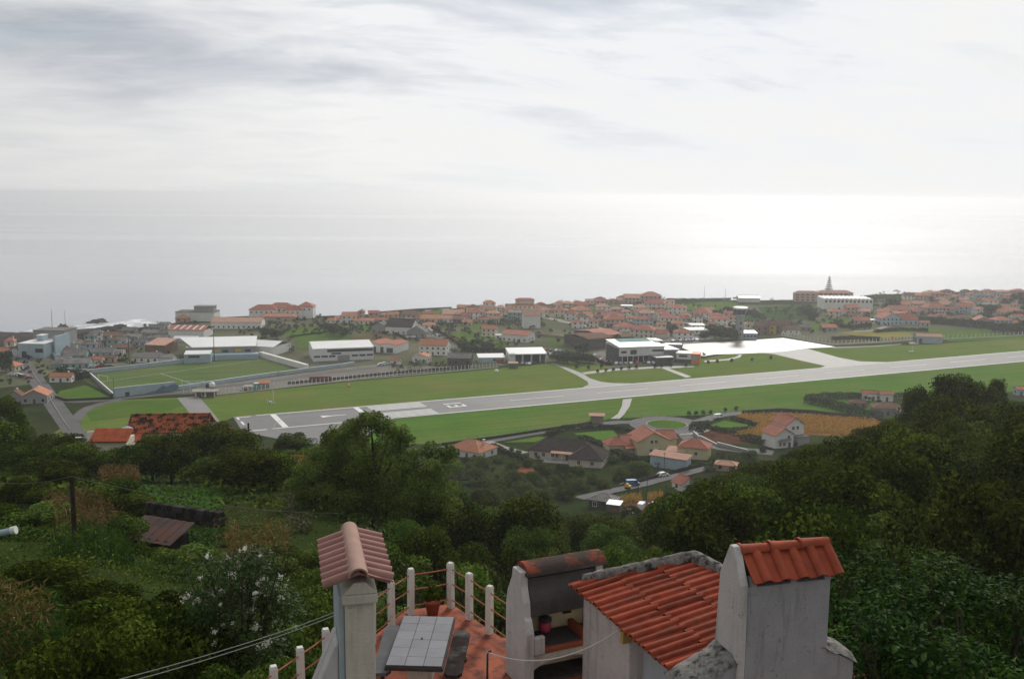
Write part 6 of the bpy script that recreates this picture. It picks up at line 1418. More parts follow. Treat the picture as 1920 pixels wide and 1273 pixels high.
for k, (x, y, hh) in enumerate(VAL):
    g = G(x, y, 100); s = hh / 7.2
    plant(rnd.choice(('mid', 'light', 'mid', 'forest')), g - Vector((0, 0, 1.7 * s)), s * 1.2, 'garden tree in the valley, %s from the left among the houses below the runway' % ORD[sorted(v[0] for v in VAL).index(x)], 'garden trees below the runway', share=True, sz=s)
r = np.random.default_rng(62); k = 0
while k < 70:
    px = r.uniform(840, 1230); py = r.uniform(858, 940)
    if not inpoly(px, py, [(838, 858), (990, 868), (1010, 884), (1095, 884), (1105, 905), (1180, 900), (1150, 918), (1090, 928), (1060, 945), (840, 935)]): continue
    k += 1; plant(('bush', 'lightbush', 'bush')[k % 3], G(px, py, 100) - Vector((0, 0, .2)), r.uniform(.7, 1.7), 'low garden bush on the valley floor under the bungalow', 'garden bushes under the bungalow', 'bush', 'bush')
# town and airfield trees: x, foot y, height, width factor
TT_ = [(600, 598, 5, 1.6), (560, 605, 5, 2.0), (530, 618, 6, 1.6), (500, 632, 7, 1.5), (520, 636, 7, 1.4), (545, 640, 6, 1.3), (470, 622, 5, 2), (455, 628, 5, 1.6), (590, 610, 6, 1.5), (602, 616, 6, 1.4), (615, 622, 7, 1.4), (628, 628, 8, 1.3), (642, 632, 9, 1.3), (540, 648, 5, 1.4),
       (520, 660, 5, 1.6), (545, 660, 5, 1.5), (870, 612, 5, 1.5), (830, 612, 6, 1.6), (845, 618, 6, 1.5), (820, 624, 5, 1.4), (905, 598, 6, 1.3), (935, 600, 5, 1.2), (800, 608, 4, 1.4), (890, 655, 8, 1.3), (870, 658, 7, 1.4), (915, 660, 7, 1.5), (850, 664, 5, 1.4), (935, 655, 6, 1.3), (815, 690, 5, 1.5), (770, 693, 6, 1.6), (790, 690, 6, 1.5), (750, 697, 5, 1.4), (830, 692, 5, 1.4), (740, 690, 4, 1.2),
       (1008, 606, 9, .9), (1090, 664, 8, 1.2), (1045, 679, 7, 1.5), (1065, 682, 8, 1.5), (1085, 682, 8, 1.4), (1105, 682, 7, 1.4), (1040, 672, 6, 1.3), (1175, 592, 8, .9), (1245, 620, 8, 1.3), (1262, 626, 7, 1.2), (1230, 618, 6, 1.2), (1290, 622, 4, 1.6), (1340, 636, 11, 1.3), (1355, 637, 10, 1.2), (1367, 637, 9, 1.1), (1322, 638, 7, 1.3), (1376, 638, 8, .8), (1255, 685, 5, .8),
       (1320, 668, 3, .7), (1245, 568, 7, 1.0), (1447, 570, 7, 1.0), (1380, 565, 5, 2.0), (1400, 562, 6, 1.6), (1420, 562, 5, 1.8), (1340, 590, 6, 2.0), (1370, 588, 7, 1.8), (1395, 590, 6, 1.8), (1430, 600, 5, 1.5), (1450, 605, 5, 1.6), (1480, 600, 6, 1.8), (1510, 596, 11, 1.4), (1525, 600, 9, 1.3), (1470, 588, 5, 2.0), (1440, 582, 4, 2.0),
       (1555, 600, 6, 1.6), (1574, 585, 5, 1.3), (1500, 612, 4, 1.5), (1520, 624, 4, 1.5), (1545, 626, 5, .8), (1672, 582, 12, 1.3), (1640, 560, 6, 1.4), (1655, 556, 7, 1.6), (1680, 554, 7, 1.6), (1700, 556, 6, 1.5), (1600, 605, 4, 1.2), (1650, 607, 5, 1.3), (1720, 570, 6, 1.2), (1755, 575, 5, 1.2), (1790, 570, 7, 1.3), (1800, 566, 7, 1.2), (1840, 590, 10, 1.3), (1855, 592, 10, 1.2), (1865, 588, 9, 1.2),
       (1905, 572, 13, 1.2), (1918, 574, 11, 1.1), (1885, 575, 8, 1.1), (1780, 610, 6, 1.5), (1800, 612, 6, 1.6), (1820, 616, 6, 1.6), (1760, 608, 5, 1.5), (1835, 620, 6, 1.5), (1862, 622, 7, 1.5), (1885, 624, 8, 1.5), (1905, 625, 8, 1.5), (1745, 605, 5, 1.4), (1920, 622, 9, 1.4), (1870, 600, 5, 1.4), (1690, 604, 4, 1.2), (1626, 618, 4, 1.8), (1600, 620, 4, 1.8),
       (335, 640, 4, 1.5), (345, 678, 5, 1.4), (322, 676, 5, 1.3), (140, 705, 6, 1.3), (152, 708, 6, 1.2), (125, 692, 5, 1.3), (108, 690, 4, 1.2), (75, 682, 4, 1.3), (370, 608, 4, 2.0), (410, 606, 4, 2.0), (300, 610, 4, 1.8), (275, 614, 4, 1.6), (450, 606, 4, 1.5), (185, 690, 5, 1.2), (235, 684, 5, 1.2),
       (1308, 816, 4, 1.5), (1320, 812, 4, 1.4), (1335, 814, 4, 1.3), (1300, 806, 3, 1.2), (1410, 806, 3, 2.2), (1440, 828, 4, 1.6), (1490, 836, 3, 1.2), (1640, 775, 4, 1.3), (1625, 760, 5, 1.3), (1655, 765, 5, 1.2)]
sx_ = sorted(v[0] for v in TT_)
AREAS = ((0, 440, 'by the shore and school'), (440, 700, 'around the white warehouse'), (700, 1000, 'between the workshops and fire station'), (1000, 1300, 'among the town houses'), (1300, 1560, 'near the control tower'), (1560, 2000, 'among the eastern houses'))
SMALL = []
for x, y, hh, wf in TT_:
    g = G(x, y, 60); s = hh / 6.2
    if hh <= 6 or y < 575 and hh < 8: SMALL.append((g, s * wf, s)); continue
    ar = [a for lo, hi, a in AREAS if lo <= x < hi][0]
    if y > 752: ar = 'round the roundabout plots'
    plant('far', g, s * wf, '%s green tree %s' % ('tall' if hh > 7 else ('spreading' if wf > 1.3 else 'small'), ar), 'trees ' + ar, share=True, sz=s)
r = np.random.default_rng(61)
for k in range(800):
    px = r.uniform(470, 1920); lo = np.interp(px, [470, 850, 1200, 1500, 1700, 1920], [598, 590, 570, 575, 560, 556]); hi = np.interp(px, [470, 700, 1000, 1250, 1500, 1700, 1920], [640, 640, 650, 628, 618, 612, 606])
    py = r.uniform(lo, hi)
    if inpoly(px, py, [(490, 660), (560, 690), (690, 690), (700, 630), (560, 630)]): continue
    sc_ = r.uniform(.25, .6); SMALL.append((G(px, py, 60), sc_ * r.uniform(1, 2.2), sc_))
for k in range(170):
    px = r.uniform(1650, 1930); py = r.uniform(np.interp(px, [1650, 1750, 1920], [566, 558, 554]), np.interp(px, [1650, 1800, 1920], [600, 610, 612])); sc_ = r.uniform(.45, 1.0); SMALL.append((G(px, py, 60), sc_ * r.uniform(1, 1.6), sc_))
for k in range(60):
    px = r.uniform(520, 980); py = r.uniform(np.interp(px, [520, 980], [604, 588]), np.interp(px, [520, 980], [628, 620])); sc_ = r.uniform(.5, .95); SMALL.append((G(px, py, 60), sc_ * r.uniform(1, 2.0), sc_))
for k in range(110):
    px = r.uniform(0, 330); py = r.uniform(np.interp(px, [0, 170, 330], [660, 645, 612]), np.interp(px, [0, 120, 330], [745, 690, 680])); sc_ = r.uniform(.2, .45); SMALL.append((G(px, py, 60), sc_ * r.uniform(1, 1.8), sc_))
PP, DD, TT2 = [], [], []
for g, sw, sh in SMALL:
    q, d, t = crown_pts(r, int(70 + 90 * sw), 3.2 * sw, 3.2 * sw, 2.9 * sh, 7); q[:, 2] += 2.6 * sh; PP.append(q + np.array(g)); DD.append(d); TT2.append(np.clip(t + r.normal(0, .2), 0, 1))
stuff(link('garden_greenery', leafcloud('garden_greenery', np.concatenate(PP), np.concatenate(DD), .75, MATS['leaf_far'], r, tint=np.concatenate(TT2))))
# the tall pine on the skyline
p = G(1553, 562, 60); e = thing('norfolk_pine', 'tall tiered Norfolk pine on the skyline behind the hotel', 'pine tree', p)
r = np.random.default_rng(9); PP, DD = [], []
for k in range(9):
    z = 7 + k * 1.9; rad = 4.6 * (1 - k / 10); n = 260; a = r.uniform(0, 6.28, n); q = rad * np.sqrt(r.uniform(.02, 1, n))
    PP.append(np.column_stack([q * np.cos(a), q * np.sin(a), z - q * .12 + r.normal(0, .16, n)])); DD.append(np.tile([0, 0, 1.0], (n, 1)))
link('crown', leafcloud('crown', np.concatenate(PP), np.concatenate(DD), 1.0, MATS['leaf_far'], r), e); part('trunk', MB().tube([(0, 0, -1), (0, 0, 24)], [.5, .1], 7), MATS['bark'], e)
# hedges
def hedge(label, px, h, w, leaf=.5, mat='leaf_hedge', den=9, name='hedge'):
    pts = [G(*q, 60) for q in px]; r = np.random.default_rng(int(px[0][0])); P, D = [], []
    for a, b in zip(pts[:-1], pts[1:]):
        L = (b - a).length; n = int(L * (h * 2 + w) * den * .9 / leaf); t = r.uniform(0, 1, n); q = r.uniform(0, 1, n)
        dx = (b - a).normalized(); nn = np.array([-dx.y, dx.x, 0]); base = np.array(a)[None] + t[:, None] * np.array(b - a)[None]
        hh = h * (.85 + .3 * vnoise(base[:, 0] * .35, base[:, 1] * .35))
        per = 2 * h + w; s = q * per
        off = np.where(s < h, -w / 2, np.where(s > h + w, w / 2, s - h - w / 2)); z = np.where(s < h, s / h * hh, np.where(s > h + w, (per - s) / h * hh, hh))
        nrm = np.where((s < h)[:, None], -nn, np.where((s > h + w)[:, None], nn, np.array([0, 0, 1.0])))
        P.append(base + nn * (off + r.normal(0, .15, n))[:, None] + np.column_stack([np.zeros(n), np.zeros(n), z])); D.append(nrm)
    P = np.concatenate(P); o = pts[0]
    P -= np.array(o)
    ob = link(name, leafcloud(name, P, np.concatenate(D), leaf, MATS[mat], r), None, o); tag(ob, label, 'hedge'); return ob
for lab, px, h, w in (('tall dark hedge along the sea side of the eastern fields', [(1722, 606), (1770, 608), (1830, 614), (1880, 620), (1930, 624)], 5, 5), ('dark hedge below the green knoll', [(1566, 606), (1575, 614), (1600, 616), (1632, 613)], 2.5, 3),
                      ('long dark hedge enclosing the houses by the wood, pasture side', [(1512, 756), (1560, 766), (1610, 779), (1650, 788)], 3.2, 5), ('dark hedge enclosing the houses by the wood, runway side', [(1514, 752), (1550, 749), (1590, 748), (1625, 748)], 3, 4), ('dark hedge between runway and wood', [(1668, 747), (1700, 745), (1730, 742)], 2.2, 2),
                      ('dark hedge at the far end of the playing field', [(112, 700), (150, 712), (165, 708)], 3, 3), ('low hedge along the gravel yard fence', [(540, 721), (640, 711.5), (740, 701.5), (880, 690)], 1.1, 1.2), ('dark hedge between the cemetery and hall fields', [(866, 660), (900, 662), (950, 664)], 3.5, 4),
                      ('hedge along the seaward edge of the long pasture', [(700, 588), (780, 583), (850, 578)], 1.6, 1.5), ('dark hedge across the upper green field', [(1310, 595), (1360, 592), (1412, 590), (1420, 597)], 4, 5), ('skyline hedge above the bright green field', [(1250, 564), (1300, 564), (1370, 563)], 2, 2),
                      ('hedge between the vegetable plot and maize', [(1372, 787), (1400, 793), (1422, 801)], 1.6, 2), ('dark hedge below the vegetable plot', [(1338, 806), (1360, 812), (1408, 808)], 1.8, 2.5), ('dark hedge on the road bend by the dark plot', [(1298, 808), (1306, 800), (1330, 798)], 2.2, 3), ('dark hedge below the maize and white house', [(1395, 824), (1425, 832), (1442, 836)], 2.4, 5),
                      ('brown-green hedge along the lawn under the road', [(1025, 820), (1060, 806), (1120, 803), (1180, 808), (1195, 816)], 2, 2), ('hedge between lawn and dark roofed bungalow', [(1090, 826), (1120, 836), (1150, 852), (1190, 868)], 2.2, 3), ('hedge in front of the yellow villa', [(1165, 862), (1200, 868), (1240, 876)], 2, 2.5),
                      ('long clipped hedge on the valley floor', [(860, 908), (920, 912), (985, 916)], 2.2, 2.0), ('hedge beside the driveway of the bungalow', [(925, 838), (950, 852), (985, 866)], 1.6, 1.6), ('hedge along the near pasture below the airfield shed', [(1560, 638), (1610, 636), (1650, 640)], 2.4, 2.5), ('dark hedge on the eastern rise', [(1640, 624), (1690, 620), (1740, 622)], 2.2, 2.5)):
    hedge(lab, px, h, w, .55 if px[0][1] > 740 else .8)
# round clipped bushes dotted along the airport road
spots = [(1081, 692), (1103, 693), (1120, 700), (1136, 697), (1150, 696), (1165, 694), (1180, 692), (1193, 691), (1228, 690), (1240, 690), (1258, 688), (1286, 688), (1328, 683), (1345, 681), (1372, 679), (1410, 677), (1445, 674), (1128, 690), (1148, 684), (1190, 681), (1214, 681), (1230, 682), (1256, 680), (1292, 779), (1305, 779), (1318, 778), (1332, 777), (1380, 770), (1360, 772)]
for x, y in spots:
    plant('far', G(x, y, 60), .36, 'small round clipped bush beside the airport roads', 'round bushes along the airport roads', 'round_bush', 'bush', True)
# ---- stuff: undergrowth, maize, dead maize, terrace crops
def tuft(name, P, size, mat, seed, up=.0, aspect=.6, jitter=.8, kind=True):
    r = np.random.default_rng(seed); D = np.tile([0, 0, 1.0], (len(P), 1))
    if up:
        a = r.uniform(0, 6.28, len(P)); D = np.column_stack([np.cos(a), np.sin(a), r.normal(0, .2, len(P))])
    ob = link(name, leafcloud(name, P, D, size, MATS[mat], r, aspect, None, jitter, 0)); 
    if kind: stuff(ob)
    return ob
n = 90000; Yr = 24 + (RG.uniform(0, 1, n) ** .8) * 250; Ur = RG.uniform(-.66, .72, n); Xr = Ur * Yr
Pz_ = np.column_stack([Xr, Yr, Tz(Xr, Yr)])
vx = Pz_ - np.array([0, 0, CAMZ]); ww = vx @ np.array(FW); qx = 960 + F_ * (vx @ np.array(RT)) / ww; qy = 636.5 - F_ * (vx @ np.array(UP)) / ww
keep = np.ones(n, bool)
for poly in KEEP + [[(1060, 880), (1300, 830), (1420, 850), (1300, 900), (1130, 945), (1080, 945)]]:
    pa = np.array(poly, float); c = np.zeros(n, bool)
    for i in range(len(pa)):
        x0, y0 = pa[i]; x1, y1 = pa[i - 1]
        hit = ((y0 > qy) != (y1 > qy)) & (qx < (x1 - x0) * (qy - y0) / (y1 - y0 + 1e-9) + x0); c ^= hit
    keep &= ~c
keep &= ~((Yr < 40) & (np.abs(Xr) < 7) & (Yr < 20))
Pz_ = Pz_[keep]; hgt = vnoise(Pz_[:, 0] / 2.2, Pz_[:, 1] / 2.2); Pz_[:, 2] += hgt * 1.3 * RG.uniform(.2, 1, len(Pz_))
near = Pz_[:, 1] < 85
tuft('undergrowth', Pz_[~near], .6, 'leaf_forest', 3); tuft('undergrowth', Pz_[near], .2, 'leaf_mid', 4)
# finer ground cover close to the terrace
n = 130000; Yr = 17 + RG.uniform(0, 1, n) ** 1.2 * 45; Xr = RG.uniform(-.62, .62, n) * Yr
ok = ~((np.abs(Xr - 1) < 5.6) & (Yr < 19)); Xr, Yr = Xr[ok], Yr[ok]
Q = np.column_stack([Xr, Yr, Tz(Xr, Yr) + .7 * vnoise(Xr / 1.4, Yr / 1.4) * RG.uniform(.1, 1, len(Xr))])
tuft('ground_cover', Q, .11, 'leaf_mid', 6)
def polyG(px): return [G(*q) for q in px]
# maize ripening round the white house
mz = [Pz(*q) for q in ((1392, 780), (1480, 779), (1640, 790), (1658, 800), (1600, 818), (1530, 812), (1440, 820), (1376, 817), (1412, 806), (1424, 800), (1376, 787))]
Q = groundpts(mz, 15000); bad = (np.abs(Q[:, 0] - 108) < 0)
c0 = Vector((PY(1480, 838, 395).x, 400, 0)); whp = G(1480, 838); ok = ((Q[:, 0] - whp.x) ** 2 + (Q[:, 1] - whp.y - 6) ** 2) > 110; Q = Q[ok]
Q[:, 2] += RG.uniform(.2, 1.9, len(Q)); tuft('maize', Q, .75, 'leaf_maize', 8, 1, .45)
# dead maize and canes on the near left terraces
def stalks(name, px, n, h, mat, seed, leaf=.55):
    Q = groundpts(polyG(px), n, np.random.default_rng(seed)); r = np.random.default_rng(seed); P = []
    for k in range(9):
        q = Q.copy(); q[:, 2] += h * (k + .5) / 9 * r.uniform(.8, 1.2, n); q[:, :2] += r.normal(0, .12, (n, 2)); P.append(q)
    return tuft(name, np.concatenate(P), leaf, mat, seed, 1, .16, .35)
stalks('dead_maize', [(85, 985), (190, 985), (235, 1020), (110, 1030)], 260, 2.6, 'leaf_dry', 21)
stalks('dry_cane', [(0, 1180), (80, 1175), (120, 1250), (0, 1262)], 170, 2.0, 'leaf_dry', 22, .34)
stalks('green_cane', [(0, 1160), (110, 1160), (150, 1262), (0, 1268)], 260, 1.7, 'leaf_grass', 23, .36)
stalks('dry_maize', [(400, 1050), (520, 1040), (560, 1080), (430, 1085)], 220, 2.4, 'leaf_dry', 24, .4)
stalks('bean_rows', [(100, 1040), (230, 1035), (250, 1075), (90, 1085)], 330, 1.5, 'leaf_grass', 25, .5)
stalks('withered_heap', [(190, 905), (250, 900), (265, 925), (195, 930)], 300, 2.0, 'leaf_dry', 26, .8)
stalks('orange_crop', [(1165, 935), (1200, 930), (1205, 942), (1168, 946)], 120, 1.6, 'leaf_maize', 27, .7)
stalks('orange_crop', [(1212, 930), (1240, 926), (1245, 938), (1214, 942)], 90, 1.5, 'leaf_maize', 28, .7)
for nm, px, mt, sd, nn_ in (('terrace_grass', [(225, 893), (330, 903), (432, 925), (412, 968), (300, 958), (195, 936)], 'leaf_grass', 31, 9000), ('vegetable_row', [(350, 1002), (505, 988), (520, 1012), (352, 1036)], 'leaf_grass', 32, 5000), ('vegetable_row', [(0, 872), (108, 872), (118, 903), (0, 905)], 'leaf_grass', 33, 4000), ('dry_grass', [(530, 930), (582, 925), (585, 1000), (535, 1005)], 'leaf_olive', 34, 3500), ('yard_grass', [(1172, 944), (1200, 946), (1188, 962), (1166, 958)], 'leaf_grass', 35, 900)):
    Q = groundpts(polyG(px), nn_); Q[:, 2] += RG.uniform(0, .25, len(Q)); tuft(nm, Q, .3, mt, sd, 0, .5, .9)
def patch(name, px, mat, lift=.12, n=26):
    """a patch of bare soil that lies on the sloping ground"""
    pts = polyG(px); cx = sum((p for p in pts), Vector()) / len(pts); m = MB(); rings = 7
    vs = [(cx.x, cy_, 0) for cy_ in (cx.y,)]; L = []
    for k in range(rings + 1):
        for i in range(n):
            t = i / n * len(pts); a = pts[int(t) % len(pts)]; b = pts[(int(t) + 1) % len(pts)]; q = cx.lerp(a.lerp(b, t - int(t)), k / rings)
            L.append((q.x, q.y, Hz(q.x, q.y) + lift))
    m.add(L, [(k * n + i, k * n + (i + 1) % n, (k + 1) * n + (i + 1) % n, (k + 1) * n + i) for k in range(rings) for i in range(n)])
    me = m.mesh(name, MATS[mat], True); bm = bmesh.new(); bm.from_mesh(me); bmesh.ops.recalc_face_normals(bm, faces=bm.faces)
    if sum(f.normal.z for f in bm.faces) < 0: bmesh.ops.reverse_faces(bm, faces=bm.faces)
    bm.to_mesh(me); bm.free(); return struct(name, me)
patch('grass_terrace', KEEP[0], 'grass_terrace', .1); patch('grass_terrace', KEEP[1], 'grass_terrace', .1); patch('grass_terrace', KEEP[4], 'grass_terrace', .1)
patch('soil_bank', [(520, 850), (560, 855), (592, 872), (590, 905), (548, 900)], 'redsoil', .25); patch('dirt_yard', [(1168, 948), (1250, 930), (1258, 985), (1238, 1030), (1205, 985)], 'soil', .3); patch('soil_patch', [(960, 876), (1020, 880), (1035, 888), (975, 890)], 'redsoil', .3)
# stone terrace wall above the corrugated shed: courses of separate dark stones
a, b = G(205, 955), G(420, 990)
e = thing('terrace_wall', 'dark dry-stone terrace wall below the grass terrace', 'stone wall', a)
STN = [MB().box((0, 0, 0), (1, .5, .5), 0, .86).mesh('stone', MATS['blackstone']) for _ in range(1)]
L = b - a; n = 34; yaw = math.atan2(L.y, L.x)
for row in range(3):
    for k in range(n):
        q = a.lerp(b, (k + .5 * (row % 2) + rnd.uniform(-.1, .1)) / n) - a
        link('stone', STN[0], e, (q.x, q.y + row * .06, q.z + .05 + row * .42), (rnd.uniform(-.06, .06), rnd.uniform(-.08, .08), yaw + rnd.uniform(-.1, .1)), (L.length / n * rnd.uniform(.82, 1.0), 1.2, rnd.uniform(.72, .86)))
p = G(12, 1000); e = thing('drain_pipe', 'short pale blue pipe sticking out of the dark bushes at the frame edge', 'pipe', PY(10, 996, 46)); part('pipe', MB().tube([(-1.2, 0, -.3), (.35, 0, .05)], .16, 10), MATS['wall_blue'], e); part('socket', MB().tube([(.3, 0, .04), (.52, 0, .09)], .2, 10), MATS['paint'], e)
e = thing('garden_box', 'small pale blue crate on the soil bank under the airy tree', 'crate', G(565, 884)); part('box', MB().box((0, 0, .5), (1.0, .8, 1.0)), MATS['wall_blue'], e); part('lid', MB().box((0, 0, 1.04), (1.1, .9, .08)), MATS['paint'], e)
# ------------------------------------------------------------------ the terrace and its roofs, a few metres below the viewer
surf('stucco', (.50, .49, .46), .92, .08, 3.0, (45, .5, .01), (2.2, .56, .8, (.30, .29, .27)), detail=8)
surf('stucco_warm', (.55, .51, .43), .92, .07, 3.0, (45, .5, .01), (3.0, .62, .85, (.36, .33, .28)))
surf('stucco_blue', (.38, .44, .47), .92, .08, 3.0, (45, .4, .01))
surf('stucco_grey', (.36, .36, .37), .92, .10, 2.5, (40, .5, .012), (3.2, .56, .76, (.19, .19, .19)))
surf('tile_red', (.235, .048, .025), .8, .24, 5.0, (30, .4, .008), (4.2, .54, .74, (.115, .055, .038)), rndv=.26)
surf('tile_bright', (.31, .070, .038), .75, .2, 6.0, (30, .35, .006), (4.0, .55, .78, (.17, .07, .05)), rndv=.15)
surf('tile_pink', (.27, .145, .125), .8, .12, 6.0, (30, .25, .005), (8, .6, .85, (.25, .12, .10)), rndv=.07)
surf('ridge_pink', (.34, .22, .18), .85, .12, 6.0, (30, .3, .006))
surf('terracotta_floor', (.30, .088, .050), .82, .2, 1.4, (18, .4, .01), (2.6, .46, .64, (.11, .046, .034)))
surf('lichen', (.22, .21, .195), .95, .28, 9.0, (16, .9, .03), (7.0, .47, .62, (.045, .045, .042)))
surf('soot', (.085, .080, .076), .95, .25, 2.5, (20, .7, .02), (3.0, .48, .7, (.055, .052, .05)))
surf('flaking_red', (.26, .078, .05), .9, .2, 3.0, (14, .8, .02), (3.4, .42, .54, (.075, .062, .055)))
surf('table_tile', (.150, .153, .168), .5, .10, 3.0, None, (5, .58, .8, (.09, .09, .10)), rndv=.13, spec=.2)
surf('grout', (.055, .045, .042), .95, .2, 8)
surf('bench', (.042, .036, .034), .92, .25, 6, (30, .3, .004), (2.0, .5, .75, (.17, .165, .165)))
surf('bench_grey', (.12, .12, .125), .92, .2, 3, (30, .3, .004))
surf('table_edge', (.055, .05, .048), .8, .2, 6)
surf('rail', (.34, .115, .07), .7, .15, 12, None, (20, .55, .75, (.2, .07, .05)))
surf('railpost', (.60, .59, .55), .9, .08, 6, (40, .4, .006), (7, .55, .8, (.38, .34, .30)))
surf('cable', (.55, .54, .52), .7, .05, 5); surf('wirewhite', (.20, .21, .20), .7, .05, 5)
surf('rust_brown', (.07, .04, .03), .8, .3, 8)
surf('pink_plastic', (.52, .07, .13), .5, .08, 3); surf('terracotta', (.30, .09, .05), .8, .12, 4)
surf('plaster_yellow', (.70, .60, .38), .9, .12, 3)
surf('stain_yellow', (.42, .30, .10), .9, .2, 4)
def stucco(name, col, dirt, amt, crack=True):
    m, t, b = new_mat(name + '_aged'); v = _geo(t)
    c = ramp(t, noise_node(t, v, 3.2, 8, .65), [(.25, tuple(q * .86 for q in col)), (.75, tuple(min(1, q * 1.08) for q in col))])
    mp = t.nodes.new('ShaderNodeMapping'); t.links.new(v, mp.inputs[0]); mp.inputs['Scale'].default_value = (7, 7, .7)
    d = noise_node(t, mp.outputs[0], 1.0, 6, .62); mr = t.nodes.new('ShaderNodeMapRange'); t.links.new(d, mr.inputs[0]); mr.inputs[1].default_value = .52; mr.inputs[2].default_value = .74; mr.inputs[4].default_value = amt
    c = mixc(t, mr.outputs[0], c, dirt)
    sp = noise_node(t, v, 11.0, 7, .72); mr3 = t.nodes.new('ShaderNodeMapRange'); t.links.new(sp, mr3.inputs[0]); mr3.inputs[1].default_value = .60; mr3.inputs[2].default_value = .70; mr3.inputs[4].default_value = amt
    c = mixc(t, mr3.outputs[0], c, tuple(q * .45 for q in dirt))
    if crack:
        w = t.nodes.new('ShaderNodeTexVoronoi'); w.feature = 'DISTANCE_TO_EDGE'; w.inputs['Scale'].default_value = .8
        nz = t.nodes.new('ShaderNodeTexNoise'); t.links.new(v, nz.inputs['Vector']); nz.inputs['Scale'].default_value = 4
        ad = t.nodes.new('ShaderNodeMix'); ad.data_type = 'VECTOR'; ad.inputs[0].default_value = .22; t.links.new(v, ad.inputs[4]); t.links.new(nz.outputs['Color'], ad.inputs[5]); t.links.new(ad.outputs[1], w.inputs['Vector'])
        mr2 = t.nodes.new('ShaderNodeMapRange'); t.links.new(w.outputs['Distance'], mr2.inputs[0]); mr2.inputs[1].default_value = .0; mr2.inputs[2].default_value = .003; mr2.inputs[3].default_value = .3; mr2.inputs[4].default_value = 0
        c = mixc(t, mr2.outputs[0], c, tuple(q * .35 for q in dirt))
    t.links.new(c, b.inputs['Base Color']); b.inputs['Roughness'].default_value = .93; b.inputs['Specular IOR Level'].default_value = .05
    bump(t, b, noise_node(t, v, 34, 6, .7), .75, .018); MATS[name] = m
stucco('stucco', (.56, .54, .52), (.24, .23, .21), .7); stucco('stucco_warm', (.58, .54, .47), (.28, .255, .21), .5, False); stucco('stucco_grey', (.355, .36, .375), (.15, .15, .145), .75)
ZF = 91.9
UPV = Vector((0, 0, 1))
def lusa(name, w, L, mat, r=.052, th=.014, seg=9, step=.018):
    """one clay tile: a flat pan and a roll; x across, y up the slope, lies on z = 0"""
    xs = [0, w * .16, w * .40] ; prof = [(0, .012), (w * .15, .0), (w * .42, .0)]
    c = w - r; 
    for k in range(seg): a = math.pi * (1 - k / (seg - 1)); prof.append((c + r * math.cos(a) * 1.12, r * math.sin(a) * .98))
    n = len(prof); vs, fs = [], []
    for y, lift in ((0, step), (L, 0)):
        for x, z in prof: vs.append((x, y, z + lift))
        for x, z in prof: vs.append((x, y, z + lift - th))
    q = 2 * n
    for i in range(n - 1):
        fs += [(i, i + 1, q + i + 1, q + i), (n + i + 1, n + i, q + n + i, q + n + i + 1), (i + 1, i, n + i, n + i + 1), (q + i, q + i + 1, q + n + i + 1, q + n + i)]
    fs += [(0, q, q + n, n), (n - 1, 2 * n - 1, q + 2 * n - 1, q + n - 1)]
    m = bpy.data.meshes.new(name); m.from_pydata(vs, [], fs); m.materials.append(MATS[mat])
    m.polygons.foreach_set('use_smooth', [True] * len(m.polygons))
    try: m.set_sharp_from_angle(angle=R(50))
    except Exception: pass
    return m
def arch(name, r0, r1, L, mat, th=.016, seg=11, flare=.0, sx=1.0):
    """half-round ridge tile along +y"""
    vs, fs = [], []; st = [(0, r0 + flare), (.035, r0 + flare), (.05, r0), (L * .55, (r0 + r1) / 2 * .985), (L, r1)] if flare else [(0, r0), (L, r1)]
    for y, r in st:
        for q in (r, r - th):
            for k in range(seg): a = math.pi * k / (seg - 1); vs.append((q * math.cos(a) * sx, y, q * math.sin(a)))
    n = 2 * seg; S = len(st)
    for s in range(S - 1):
        for k in range(seg - 1):
            o = s * n; fs += [(o + k, o + k + 1, o + n + k + 1, o + n + k), (o + seg + k + 1, o + seg + k, o + n + seg + k, o + n + seg + k + 1)]
        o = s * n; fs += [(o, o + n, o + n + seg, o + seg), (o + seg - 1, o + 2 * seg - 1, o + n + 2 * seg - 1, o + n + seg - 1)]
    for k in range(seg - 1):
        fs += [(k + 1, k, seg + k, seg + k + 1)]; o = (S - 1) * n; fs += [(o + k, o + k + 1, o + seg + k + 1, o + seg + k)]
    m = bpy.data.meshes.new(name); m.from_pydata(vs, [], fs); m.materials.append(MATS[mat]); m.polygons.foreach_set('use_smooth', [True] * len(m.polygons))
    try: m.set_sharp_from_angle(angle=R(50))
    except Exception: pass
    return m
def basis(o, x, y, z=None):
    x = x.normalized(); y = (y - x * y.dot(x)).normalized(); z = x.cross(y)
    return Matrix(((x.x, y.x, z.x, o.x), (x.y, y.y, z.y, o.y), (x.z, y.z, z.z, o.z), (0, 0, 0, 1)))
def inv(e, m):
    return e.matrix_basis.inverted() @ m
def at(e, name, me, m): 
    o = link(name, me, e); o.matrix_local = inv(e, m); return o
# ---- terrace slab
outline = [(-1.17, 18.98), (-2.06, 18.62), (-3.72, 14.4), (-5.0, 11.1), (-5.6, 8.6), (7.5, 8.6), (7.6, 15.0), (5.2, 17.2), (2.0, 17.8), (-.15, 17.45)]
m = MB().prism([(x, y, ZF - .22) for x, y in outline][::-1], 0, (0, 0, .22))
o = struct('terrace_floor', m.mesh('terrace_floor', MATS['terracotta_floor']))
m = MB().prism([(x * .97 + .0, 13 + (y - 13) * .97, ZF - 7) for x, y in outline][::-1], 0, (0, 0, 6.77))
struct('terrace_base', m.mesh('terrace_base', MATS['stucco_grey']))
